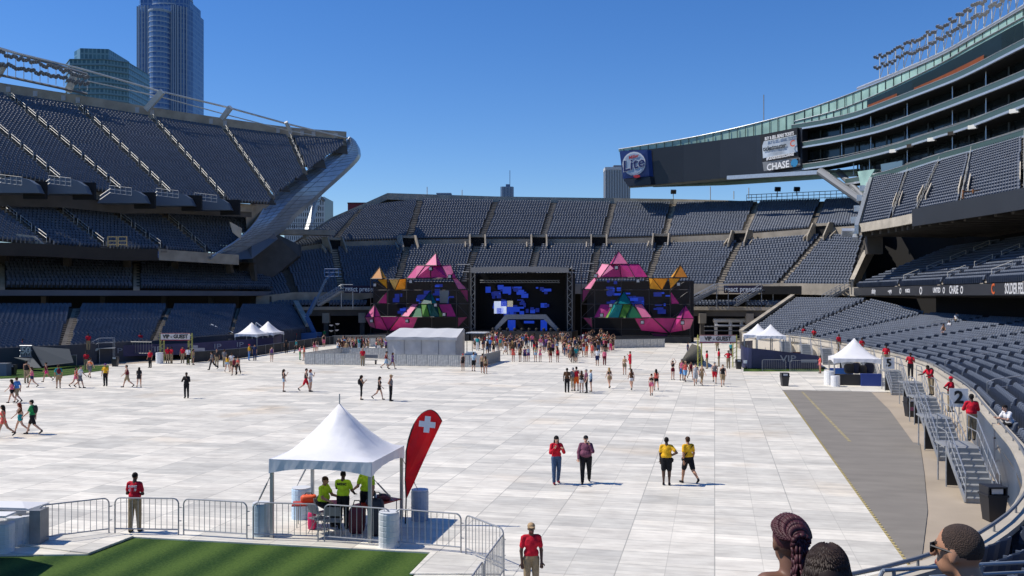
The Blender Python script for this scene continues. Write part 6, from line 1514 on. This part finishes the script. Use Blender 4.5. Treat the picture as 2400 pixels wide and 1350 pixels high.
# px, feet py, sex, top, bottom, hair style, pose, facing, skin, colours(top bottom hair acc), extra, label
PPL = [
 (8,1027,'F','crop','mini','long','walk','l','m','coral coral k dark','','woman in a coral top and shorts walking at the far left edge'),
 (47,1016,'F','bikini','shorts','long','walk','l','l','brown teal r dark','','red haired woman in teal shorts and boots walking left'),
 (76,1019,'M','tee','shorts','short','walk','l','l','green black k dark','pack','man in a green tee with a dark backpack walking left'),
 (28,946,'F','tank','shorts','long','walk','l','l','pink black k dark','','woman in a pink top beside the man in the blue tee'),
 (40,945,'M','tee','shorts','short','walk','l','l','blue khaki b dark','','man in a bright blue tee and khaki shorts at the far left'),
 (62,899,'M','tank','pants','short','stand','a','m','black khaki k dark','','man in a black top and khaki trousers by the side turf'),
 (75,909,'F','tank','shorts','long','walk','l','l','pink navy b dark','','woman in pink and navy striding by the side turf'),
 (109,896,'F','tank','mini','bun','walk','l','m','maroon hot k dark','','woman in a maroon top and hot pink shorts at the turf edge'),
 (137,911,'M','tee','shorts','short','stand','al','m','teal tan b maroon','pack','man in a teal tee and tan shorts with a maroon bag'),
 (178,910,'F','tank','mini','long','walk','r','l','coral pink b dark','','woman in pink hidden behind the man in the white tee'),
 (188,910,'M','tee','shorts','short','walk','r','l','white grey b dark','','man in a white tee and grey shorts walking right'),
 (211,887,'M','bikini','shorts','short','walk','a','l','orange grey b dark','','bare backed man in grey shorts left of centre'),
 (202,868,'M','tee','pants','short','stand','c','d','red khaki k dark','','red shirted steward at the foot of the left stair'),
 (247,906,'M','tee','pants','cap','stand','c','m','yellow black k purple','','man in a yellow shirt and purple cap'),
 (298,909,'M','tank','shorts','short','walk','l','l','maroon khaki b dark','','man in a maroon tank top walking left'),
 (326,910,'F','tee','mini','long','walk','a','l','dark dark k dark','','woman with long dark hair in a black dress on the left deck'),
 (437,934,'M','long','pants','short','chest','c','d','black black k dark','','lone man all in black standing on the open deck'),
 (352,863,'M','tee','pants','short','stand','c','m','red black k dark','','man in a red shirt and black trousers left of the gate barrel'),
 (393,853,'M','tee','pants','short','stand','cr','m','red khaki k dark','','left of two red shirts just inside the left gate'),
 (402,853,'M','tee','pants','short','stand','cl','d','red khaki k dark','','right of two red shirts just inside the left gate'),
 (428,852,'M','tee','pants','short','stand','c','m','red khaki k dark','','red shirted steward by the right post of the left gate'),
 (441,856,'M','tee','pants','short','stand','a','m','white black k dark','','man in a white shirt and black trousers by the left gate'),
 (453,856,'F','tank','shorts','long','stand','r','m','tan grey b dark','','woman in tan and grey just right of the left gate'),
 (497,868,'M','tee','pants','short','walk','l','m','grey dark k dark','','man in grey and black walking left'),
 (508,861,'M','tee','pants','bald','stand','a','m','dark khaki b dark','','bald man in a dark tee and khaki trousers'),
 (526,861,'M','tee','pants','short','stand','a','m','grey khaki b dark','','man in grey partly hidden at the left of a group of five'),
 (533,873,'F','tank','mini','long','walk','a','l','yellow pale b dark','','woman in yellow and pale denim shorts in a group of five'),
 (543,872,'M','tee','shorts','short','walk','a','l','white khaki b dark','','man in a white tee in the middle of a group of five'),
 (549,880,'F','tank','mini','bun','walk','c','m','maroon black k dark','','woman in maroon at the front of a group of five'),
 (558,879,'F','crop','pants','long','walk','c','l','coral dark b dark','','woman in an orange top at the right of a group of five'),
 (584,846,'M','tee','pants','cap','stand','r','m','yellow blue k red','','man in yellow and blue with a red cap below the small tents'),
 (597,846,'M','tee','pants','short','stand','c','m','navy navy k dark','','man in navy overalls below the small tents'),
 (637,849,'F','tank','mini','bun','stand','c','l','purple grey b dark','','woman in a purple top alone on the left deck'),
 (671,829,'M','tee','pants','short','stand','a','m','dark black k dark','','man in dark clothes by the dark mesh fence'),
 (695,828,'F','tee','pants','short','walk','l','l','teal black b dark','','person in a teal top by the dark mesh fence'),
 (703,845,'F','tank','pants','long','stand','r','l','pink green b dark','','woman in pink and green, left of a pair'),
 (713,846,'F','dress','mini','long','stand','l','l','coral tan b dark','','woman in a coral dress, right of a pair'),
 (737,828,'F','tank','mini','long','stand','a','l','maroon pink k dark','','woman in maroon with pink shorts, left of the enclosure'),
 (743,827,'F','tank','mini','long','stand','a','l','dark white b dark','','woman in black and white shorts, left of the enclosure'),
 (759,814,'M','tank','shorts','short','stand','c','l','black pink k dark','','man in a black vest and pink shorts by the left fence'),
 (665,919,'F','tank','mini','long','phone','r','l','black pale k dark','','woman in a black vest with her hand to her face walking right'),
 (717,919,'M','tank','shorts','short','walk','r','l','dark red k dark','','man in a dark vest and red shorts walking right'),
 (728,919,'F','tee','mini','long','phone','r','l','white pale r dark','','red haired woman in white holding a phone beside the man in red shorts'),
 (850,859,'M','tee','pants','bald','stand','c','m','red khaki b dark','','red shirted steward before the gap in the enclosure'),
 (905,866,'M','tank','shorts','cap','walk','r','m','maroon pale k dark','','man in a maroon vest and pale shorts before the enclosure'),
 (920,866,'F','dress','mini','long','walk','r','m','purple purple b dark','','woman in a purple dress walking before the enclosure'),
 (847,938,'F','tank','capri','long','chest','r','m','dark black k dark','pack','woman with a backpack looking at her hands on the open deck'),
 (889,938,'F','tank','mini','long','walk','r','l','black black k dark','','woman in a black vest and shorts, middle of three'),
 (916,941,'M','tank','pants','cap','hips','r','m','grey black k tan','','man in a tan cap and long black trousers, right of three'),
 (1085,870,'F','tank','mini','cap','stand','c','m','dark black k red','','woman with a red cap before the enclosure right corner'),
 (1110,871,'M','tee','shorts','short','stand','a','l','pale black b dark','','man in a pale blue tee and black shorts by the enclosure corner'),
 (1131,875,'M','tank','shorts','short','stand','a','l','tan dark b dark','','man in a tan vest with a woman by the enclosure corner'),
 (1138,877,'F','tank','mini','long','stand','a','l','khaki brown b dark','','woman in khaki right of the man in the tan vest'),
 (1329,921,'M','tee','pants','short','stand','a','d','brown black k orange','','man in dark clothes at the left of the tight group of six'),
 (1343,917,'M','tee','capri','short','stand','a','l','grey khaki g dark','','grey haired man in the tight group of six'),
 (1351,917,'M','tank','shorts','short','stand','a','l','red orange k dark','','person in a red vest in the tight group of six'),
 (1363,921,'F','tank','mini','long','stand','a','l','dark white b dark','','woman in white shorts with long brown hair in the group of six'),
 (1374,922,'M','tee','pants','short','stand','l','l','plaid black g dark','','man in a dark plaid shirt in the tight group of six'),
 (1385,919,'F','long','mini','bun','stand','l','l','pale navy y dark','','person in a pale blue shirt at the right of the group of six'),
 (1428,911,'F','crop','mini','long','walk','a','l','dark tan y dark','','fair haired woman in tan shorts walking away'),
 (1464,879,'F','bikini','shorts','bun','phone','c','l','tan khaki b dark','','woman in khaki shorts facing the man in red'),
 (1477,867,'M','long','shorts','short','phone','l','m','red red b dark','','man dressed all in red'),
 (1480,915,'F','tank','mini','long','walk','a','l','brown white b dark','','woman in white shorts walking away on the right deck'),
 (1527,929,'F','crop','mini','bun','walk','a','l','black pink b dark','','woman in short pink shorts walking away'),
 (1538,917,'F','tank','mini','long','walk','a','l','coral black k dark','','woman in black shorts just right of the one in pink shorts'),
 (1577,891,'F','crop','mini','long','up','c','l','dark maroon b dark','','woman with both hands to her head'),
 (1598,893,'M','tank','shorts','cap','stand','c','m','pink blue b dark','','man in a pink vest and bright blue shorts'),
 (1606,895,'M','tank','shorts','cap_long','walk','c','m','coral sky b tan','','man with a tan cap and sky blue shorts in the right group'),
 (1619,891,'F','tank','mini','long','walk','c','m','maroon dark k dark','','woman in maroon behind the man in the striped vest'),
 (1630,904,'M','tank','shorts','short','walk','c','l','silver silver k dark','','man in a silver striped vest and long shorts'),
 (1645,904,'F','tank','capri','bun','walk','c','l','tan tan y dark','','woman all in pale tan walking toward the camera'),
 (1675,900,'M','tank','shorts','cap','walk','c','l','grey red b grey','','man in a grey vest and red shorts'),
 (1694,907,'M','tank','shorts','short','walk','c','l','black khaki b dark','','man in a black vest and khaki shorts at the right of the group'),
 (1400,858,'M','tee','shorts','short','stand','a','m','white navy k dark','','man in a white shirt and navy shorts'),
 (1417,857,'F','long','pants','short','stand','a','m','pink maroon k dark','','person in pink with maroon trousers'),
 (1657,865,'M','tee','pants','short','stand','l','d','red khaki k dark','','left of three red shirted stewards in the right gate'),
 (1685,860,'M','tee','pants','short','stand','l','d','red khaki k dark','','middle of three red shirted stewards in the right gate'),
 (1707,865,'M','tee','pants','short','hips','c','d','red khaki k dark','','right of three red shirted stewards in the right gate'),
 (1612,838,'M','tee','pants','short','stand','r','m','navy navy k dark','','man in navy on the grey cloth wing by the right gate'),
 (1713,836,'F','tee','pants','short','stand','a','l','teal dark b dark','','person in teal walking beyond the right gate'),
 (1681,824,'M','tank','pants','short','stand','a','m','tan khaki b dark','','distant man in khaki beyond the right gate'),
 (1922,876,'F','tee','mini','bun','stand','l','m','coral pink k dark','','woman in coral at the right end of the navy platform'),
 (692,806,'M','tee','pants','short','stand','c','m','red dark k dark','','man in a red shirt behind the left mesh fence'),
 (612,812,'M','tee','pants','short','stand','c','m','red dark k dark','','man in a red shirt beyond the small left tents'),
 (760,800,'M','tee','pants','short','stand','c','m','green dark k dark','','small man in green before the dark tunnel'),
 (1203,849,'F','dress','mini','long','stand','a','l','coral coral b dark','','woman in a coral dress, leftmost of the rear row'),
 (1219,849,'F','tank','mini','long','stand','a','l','tan brown b dark','','woman in tan and brown, second of the rear row'),
 (1230,849,'F','tank','skirt','short','stand','a','l','purple navy k dark','','woman in a navy skirt, third of the rear row'),
 (1238,848,'F','tank','skirt','bun','stand','a','l','pale purple b dark','','woman in a purple skirt, fourth of the rear row'),
 (1255,849,'F','crop','mini','long','stand','a','l','mint pale y dark','','woman in a mint top, centre of the rear row'),
 (1266,849,'F','bikini','mini','bun','up','a','l','pink pink b dark','','woman in a pink bikini, centre of the rear row'),
 (1290,850,'F','dress','mini','long','stand','a','l','brown maroon k dark','','woman in a brown dress, rear row right'),
 (1307,850,'F','tank','mini','long','stand','a','l','red maroon k dark','','woman in a red top, rightmost of the rear row'),
 (1375,838,'F','tank','mini','long','stand','a','l','orange coral b dark','','woman in orange shorts at the right edge of the crowd'),
 (1388,839,'F','tank','mini','long','stand','c','l','coral coral b dark','','woman in coral at the right edge of the crowd'),
 (1398,826,'F','tank','skirt','short','stand','a','l','lime dark b dark','','person in a lime top at the right edge of the crowd'),
 (1416,826,'M','tank','shorts','cap','up','a','m','pink dark k yellow','','person with a yellow hat and raised arms'),
 (1431,823,'F','tank','pants','bun','stand','a','l','tan hot b dark','','woman in hot pink leggings right of the crowd'),
 (1437,822,'F','tank','shorts','long','stand','a','l','black black k dark','','woman in black right of the crowd'),
]
for i, (px, py, sex, top, bot, hair, pose, fc, sk, cols, acc, lab) in enumerate(PPL):
    c = cols.split(); D = (H-.05)*F/(py-HY); hh = .018 if D < 75 else .023
    fig = figure(sex, top, bot, hair, pose, (1.63 if sex == 'F' else 1.77)+random.uniform(-.04, .04), 1.0, 0, acc, seed=i)
    person(lab, G(px, py-1, .05), rzof(fc)+random.uniform(-.3, .3), fig, mats(sk, c[0], c[1], c[2], 'dark', c[3]), hh)
# dense crowd before the stage: twelve figures, copied with their own clothes
rc_ = random.Random(11); TPL = []
for i, (sex, top, bot, hair, pose) in enumerate((('F','tank','mini','long','stand'),('F','crop','mini','long','walk'),('M','tank','shorts','short','stand'),('M','tee','shorts','cap','stand'),('F','bikini','mini','bun','up'),('M','bikini','shorts','short','hips'),('F','dress','mini','long','phone'),('M','tee','pants','short','stand'),('M','tank','shorts','short','walk'),('F','tank','skirt','long','stand'),('M','tee','shorts','short','up'),('F','tank','mini','long','fold'))):
    fig = figure(sex, top, bot, hair, pose, 1.64 if sex == 'F' else 1.77, seed=100+i); V, F_, rg = grow(fig, .03, .02)
    me = bpy.data.meshes.new('person'); me.from_pydata(V.tolist(), [], F_.tolist()); 
    for m in mats('l', 'red', 'black', 'b'): me.materials.append(m)
    me.polygons.foreach_set('material_index', rg.astype(np.int32)); me.polygons.foreach_set('use_smooth', [True]*len(F_)); me.update(); TPL.append((me, sex, top, bot, hair, pose))
CW = ['red','coral','pink','maroon','blue','teal','black','black','black','black','dark','dark','grey','grey','white','navy','navy','maroon','brown','brown','purple','tan','maroon','khaki']
BW_ = ['black','navy','jeans','khaki','white','dark','tan','pale','maroon','grey','black']
HN = {'k': 'black', 'b': 'brown', 'y': 'fair', 'r': 'red'}
def crowd(n, region, group, where, face=(150, 210)):
    done = []
    tries = 0
    while len(done) < n and tries < 20000:
        tries += 1; px, py = region(); p = G(px, py, .05)
        if any((p-q).length < .42 for q in done): continue
        done.append(p); me, sex, top, bot, hair, pose = rc_.choice(TPL); o = bpy.data.objects.new('person', me); COL.objects.link(o); o.location = p; o.rotation_euler.z = TH+ang(rc_.uniform(*face)); o.scale = [rc_.uniform(.94, 1.05)]*3
        t, b, h_, sk = rc_.choice(CW), rc_.choice(BW_), rc_.choice('kkbbbyr'), rc_.choice('lllmmd')
        for s_, m in zip(o.material_slots, mats(sk, t, b, h_, 'dark', rc_.choice(CW))): s_.link = 'OBJECT'; s_.material = m
        tag(o, f'{HN[h_]} haired {"woman" if sex == "F" else "man"}, {t} top, {b} {"dress" if top == "dress" else "trousers" if bot == "pants" else "skirt" if bot == "skirt" else "shorts"}, {where}', 'person', group)
def reg_main():
    x = rc_.uniform(1142, 1440); far = rc_.random()
    lim = interp(x, [(1142,836),(1190,834),(1320,836),(1345,842),(1380,838),(1440,820)])
    return x, 803+(lim-803)*far**1.0
crowd(150, reg_main, 'crowd packed before the centre stage', 'in the crowd before the centre stage')
crowd(46, lambda: (rc_.uniform(786, 906), rc_.uniform(818, 834)), 'crowd left of the grey production tent', 'in the crowd left of the grey tent', (60, 300))
crowd(8, lambda: (rc_.uniform(1104, 1136), rc_.uniform(812, 822)), 'people by the flat shelter', 'by the flat roofed shelter', (100, 260))
crowd(10, lambda: (rc_.uniform(1330, 1352), rc_.uniform(836, 850)), 'crowd packed before the centre stage', 'in the crowd before the centre stage')
# people close to the camera: finer surface, faces, fingers
def near(label, px, py, fig, fc, sk, cols, zf=.05, h=.0115, D=None):
    c = cols.split(); loc = G(px, py, zf) if D is None else Z(px, D, zf); return person(label, loc, rzof(fc), fig, mats(sk, c[0], c[1], c[2], c[4] if len(c) > 4 else 'dark', c[3]), h, k=.016)
def backtext(o, lines, z, size, mat, y=.135, sx=1):
    for i, s in enumerate(lines): text(s, (0, y, z-i*size*1.1), size, mat, o, right=(-1,0,0), local=True, ext=.004, sx=sx, bold=.004)
P1 = near('steward in a red polo and khaki trousers standing behind the barriers, back to us', 316, 1247, figure('M','tee','pants','buzz','fold',1.78,1.08,1,seed=1, kn=(2,2), sw=(5,-4), al=(4,12,72), ar=(4,12,75)), 172, 'd', 'red khaki k dark')
backtext(P1, ['EVENT', 'STAFF'], 1.36, .09, WH, .128)
near('man in a red jacket and jeans looking down at his hands', 1304, 1134, figure('M','long','pants','long','chest',1.8,1.05,1,seed=2, sw=(6,-5), kn=(4,12)), 12, 'l', 'red jeans k dark maroon')
near('heavy man in a plaid shirt and black trousers with a hand at his face', 1373, 1132, figure('M','long','pants','cap','phone',1.8,1.28,1,seed=3, sw=(14,-10), kn=(5,16), al=(6,16,30), ar=(42,14,128)), -5, 'l', 'plaid black k black black')
YA = near('man in a yellow tee and black shorts with camera bags, left of a pair', 1562, 1137, figure('M','tee','shorts','short','hip',1.78,1.14,1,'pouch',seed=4), 168, 'd', 'yellow black k black black')
YB = near('man in a yellow tee and black shorts turning his head, right of a pair', 1613, 1134, figure('M','tee','shorts','short','walk',1.8,1.1,1,'bag',seed=5, al=(4,14,16), ar=(-14,10,10)), 200, 'm', 'yellow black b black black')
near('steward in a tan cap and red shirt with dark sleeves facing the camera', 1245, 1406, figure('M','tee','pants','cap','stand',1.78,1.0,1,seed=6, al=(4,10,10), ar=(4,10,14)), 8, 'd', 'red khaki k tan')
# three first aiders
near('first aider in lime green sitting on the table edge under the near tent', 0, 0, figure('M','tee','pants','short','sit',1.76,1.1,1,seed=7, al=(20,8,50), ar=(24,8,60), kn=(62,70), sw=(70,72)), 78, 'm', 'lime black k black black', .28, D=28.3) if False else None
def tentp(x, y, z=.05): return at(x, y, z)
def place(label, loc, rz, fig, sk, cols):
    c = cols.split(); return person(label, loc, rz, fig, mats(sk, c[0], c[1], c[2], 'black', c[3]), .0115, k=.016)
FA1 = place('seated first aider in a lime green shirt turned to the right', tentp(-.5, -.1, .12), TH+ang(68), figure('M','tee','pants','short','sit',1.76,1.12,1,seed=7, al=(20,8,50), ar=(30,8,50), kn=(66,74), sw=(66,68)), 'm', 'lime black b black')
FA2 = place('standing first aider in a lime green shirt, back to us, radio strap across', tentp(.17, -.15), TH+ang(172), figure('M','tee','pants','buzz','chest',1.76,1.12,1,seed=8, kn=(2,2), al=(20,14,40), ar=(40,14,40)), 'd', 'lime black k black')
FA3 = place('tall first aider in lime green behind the front tent pole', tentp(.72, .35), TH+ang(-20), figure('M','tee','pants','bald','stand',1.86,1.1,1,'bag',seed=9, al=(20,10,60), ar=(4,10,14)), 'm', 'lime black b black')
backtext(FA2, ['MEDIC'], 1.36, .1, BLACKM, .132)
# stewards at the stairs
near('steward in a red shirt with white braces standing on the nearest stair landing', 2277, 0, figure('M','long','pants','short','chest',1.8,1.12,1,seed=10, sw=(8,-8)), 165, 'd', 'red khaki k dark', 1.5, .0115, D=35.6)
near('steward in a red cap with a hand on the hip at the second stair', 2228, 0, figure('F','tee','pants','cap','hip',1.7,1.1,1,seed=11), 25, 'd', 'red khaki k red', 1.5, .0125, D=44.4)
near('steward leaning forward over the rail at the third stair', 2182, 0, figure('M','tee','pants','short','lean',1.78,1.05,0,'pack',seed=12), -60, 'd', 'red khaki k dark', 1.5, .014, D=51.8)
near('steward in red looking down at the fourth stair', 2134, 0, figure('M','tee','pants','short','chest',1.76,1.05,0,seed=13), -30, 'd', 'red dark k dark', 1.5, .015, D=62)
for i, (px, D, fc, lab) in enumerate(((2077,72,-20,'steward in red just right of the white tent by the stairs'),(2020,84,10,'steward in red peeping over the right slope of the white tent'),(1966,92,20,'steward in red behind the left slope of the white tent by the stairs'),(1908,108,-20,'steward in red at a far stair behind the navy platform'),(1884,114,0,'farthest steward in red high on the right stand stairs'))):
    near(lab, px, 0, figure('M','tee','pants','short','fold' if i % 2 else 'stand',1.76,1.05,0,seed=20+i), fc, 'd', 'red khaki k dark', 1.5, .02, D=D)
for px, py, D, lab in ((53,816,92,'steward in red on the gangway at the far left'),(207,803,95,'steward in red on the landing of the left stair'),(329,800,103,'steward in red behind the railing of the purple platform')):
    p = W(px, py, D); near(lab, px, 0, figure('M','tee','pants','short','stand',1.76,1,0,seed=px), 30, 'd', 'red khaki k dark', p.z-.8, .022, D=D)
# seated and standing spectators on the right stand
near('spectator in a white tee bent over in the front row at the right edge', 2368, 0, figure('M','tee','shorts','short','sit',1.76,1.0,1,seed=30, lean=22, al=(35,8,70), ar=(35,8,70)), -75, 'l', 'white black k dark', 1.62, .012, D=35.2)
near('spectator in white standing high among the right stand seats', 2242, 0, figure('M','tee','shorts','short','phone',1.76,1.0,0,seed=31), -60, 'm', 'white khaki k dark', 3.5, .02, D=101)
near('spectator in pale pink sitting among the right stand seats', 2226, 0, figure('F','tee','mini','bun','sit',1.65,1.0,0,seed=32), -60, 'l', 'white pink b dark', 3.2, .02, D=97)
near('spectator with brown hair sitting left of the one in pale pink', 2212, 0, figure('F','tank','mini','long','sit',1.65,1.0,0,seed=33), -40, 'l', 'brown purple b dark', 3.0, .02, D=91)
# ---------------------------------------------------------------- three spectators just below the camera
def strands(o, lines, r, mat, name, n=5, r_end=None):
    m = MB()
    for ln in lines:
        K = len(ln)
        for i in range(K-1):
            a, b = ln[i], ln[i+1]; ra = r if r_end is None else r+(r_end-r)*i/(K-1); rb = r if r_end is None else r+(r_end-r)*(i+1)/(K-1)
            m.tube(a, b, ra, mat, n, rb)
    ob = m.build(name, o, True, world=False); return ob
HM = M('maroon_braids', (.055,.012,.018), .55, 0, .3, 30, spec=.4); HD = M('dark_brown_hair', (.026,.015,.011), .55, 0, .2, 25, spec=.3)
rh = random.Random(5)
S1 = 1.66/1.75; w1 = figure('F','tank','mini','buzz','stand',1.66,1.02,1,seed=41, al=(10,10,40), ar=(10,10,40))
o = person('woman with maroon braids tied back and black straps, lower right foreground', Z(1853,4.4,4.315), TH+ang(-170), w1, mats('m','black','black','k','dark','dark')[:3]+[HM]+mats('m','black','black','k')[4:], .008, k=.016)
o.data.materials[0] = skinm((.17,.085,.055)); hc = Vector((0, -.02*S1, 1.61*S1)); anc = hc+Vector((0, .1, .03))
def head_pt(az, el, r=1.0): return hc+Vector((math.sin(az)*math.cos(el)*.086*r, -math.cos(az)*math.cos(el)*.1*r+.012, math.sin(el)*.105*r+.02))
lines = []
for k in range(40):
    t = k/39+rh.uniform(-.008,.008); az0 = ang(-118+236*t); start = head_pt(az0, ang(8+34*math.cos(az0*.75)))
    pts = []
    for i in range(15):
        u = i/14; q = start.lerp(anc, u); d = (q-hc-Vector((0,.012,.02))); d = Vector((d.x/.086, d.y/.1, d.z/.105)); d.normalize(); q2 = hc+Vector((0,.012,.02))+Vector((d.x*.09, d.y*.106, d.z*.11)); zz = .004*(1 if i % 2 else -1)
        pts.append(q2+Vector((zz, 0, zz)))
    lines.append(pts)
strands(o, lines, .0068, HM, 'braided_hair', 6)
lines = []
for k in range(60):
    a = rh.uniform(0, 2*math.pi); r_ = rh.random()**.5*.035; p = anc+Vector((math.cos(a)*r_, math.sin(a)*r_*.6, rh.uniform(-.02,.02))); pts = [p]; dx, dy = rh.uniform(-.07,.09), rh.uniform(-.01,.06)
    for i in range(1, 12): u = i/11; pts.append(p+Vector((dx*u**.8+.006*math.sin(i*1.7+k), .055*math.sin(u*2.4)+dy*u, -.48*u**1.15)))
    lines.append(pts)
strands(o, lines, .0078, HM, 'ponytail', 5, .0035)
m = MB(); c = anc+Vector((0,.012,-.0)); m.path([c+Vector((math.cos(t)*.04, .01, math.sin(t)*.03)) for t in np.linspace(0, 2*math.pi, 10)], .012, HM, 6); L(m, 'hair_band', o, True)
g1 = figure('F','tee','mini','long','stand',1.6,1.0,1,seed=42)
o = person('girl with long loose dark brown hair beside the woman with braids', Z(1940,4.1,4.315), TH+ang(168), g1, mats('m','dark','black','b')[:3]+[HD]+mats('m','dark','black','b')[4:], .008, k=.016)
S2 = 1.6/1.75; hc = Vector((0, -.02*S2, 1.61*S2)); lines = []
for k in range(420):
    az = ang(rh.uniform(60, 300)); el = ang(rh.uniform(66, 88)); pts = []; fl = rh.uniform(.0,.1); sp_ = rh.uniform(-.02,.03); ph = rh.uniform(0,6); ln_ = rh.uniform(.36,.52); jr = rh.uniform(-.008,.012); jp = rh.uniform(0,.05)
    top_ = head_pt(az, el, 1.06)
    for i in range(14):
        u = min(1, i/13+jp)
        if u < .3: q = head_pt(az, el*(1-u/.3)+ang(-5)*(u/.3), 1.06+jr)
        else:
            b = head_pt(az, ang(-5), 1.06+jr); v = (u-.3)/.7; rad = Vector((math.sin(az), -math.cos(az), 0)); q = b+rad*(fl*v**.8+.012*math.sin(v*7+ph)*v)+Vector((sp_*v-.05*v*v*(1 if fl > .03 else 0), .01*math.sin(v*9+ph)*v, -ln_*v))
        pts.append(q)
    lines.append(pts)
strands(o, lines, .005, HD, 'loose_hair', 5, .002)
m1 = figure('M','tee','pants','buzz','stand',1.77,1.04,1,seed=43, lean=13, al=(30,10,60), ar=(30,10,60))
BUZ = M('buzzed_hair', (.05,.03,.02), .8, 0, .25, 60, .6, 200)
o = person('man with a buzz cut and black sunglasses in a black tee, lower right', Z(2340,4.0,4.27), TH+ang(-136), m1, mats('l','black','black','k')[:3]+[BUZ]+mats('l','black','black','k')[4:], .008, k=.016)
o.data.materials[0] = skinm((.42,.22,.13))
S3 = 1.77/1.75; ln = ang(13); low = -.0; hip = Vector((0,0,.94)); up = Vector((0,-math.sin(ln),math.cos(ln))); fw = Vector((0,-math.cos(ln),-math.sin(ln)))
b = min(0, 0); 
fz0 = min(v.co.z for v in o.data.vertices)
hd = (hip+up*.65+fw*.02)*S3; hd.z += .02*S3
m = MB()
for s in (-1, 1):
    P = [hd+Vector((s*x, -.096+abs(x-.035)*.25, z)) for x, z in ((.008,.03),(.064,.034),(.068,.012),(.055,-.012),(.022,-.012),(.01,.005))]
    m.prism(P, (0,-.006,0), BLACKM); m.tube(hd+Vector((s*.068,-.088,.022)), hd+Vector((s*.082,.01,.012)), .005, BLACKM, 6)
m.tube(hd+Vector((-.012,-.1,.022)), hd+Vector((.012,-.1,.022)), .004, BLACKM, 6); L(m, 'sunglasses', o)
# rails beside them
t = thing('handrail', 'pale blue grey pipe rail across the lower right corner', 'handrail', W(2240, 1330, 9)); RB = M('rail_blue_grey', (.25,.29,.33), .4, .3)
m = MB(); m.path([W(2062,1352,8.6), W(2070,1337,8.6), W(2240,1326,9.0), W(2400,1318,9.3), W(2560,1310,9.6)], .02, RB, 8); m.build('top_pipe', t)
m = MB(); 
for px, py, D in ((2095,1336,8.65), (2300,1323,9.1), (2480,1314,9.4)): p = W(px,py,D); m.tube(p, p-Vector((0,0,1.0)), .018, RB, 8)
m.build('post', t)
m = MB(); m.path([W(2180,1352,8.9), W(2400,1341,9.3), W(2560,1334,9.6)], .018, RB, 8); m.build('lower_pipe', t)
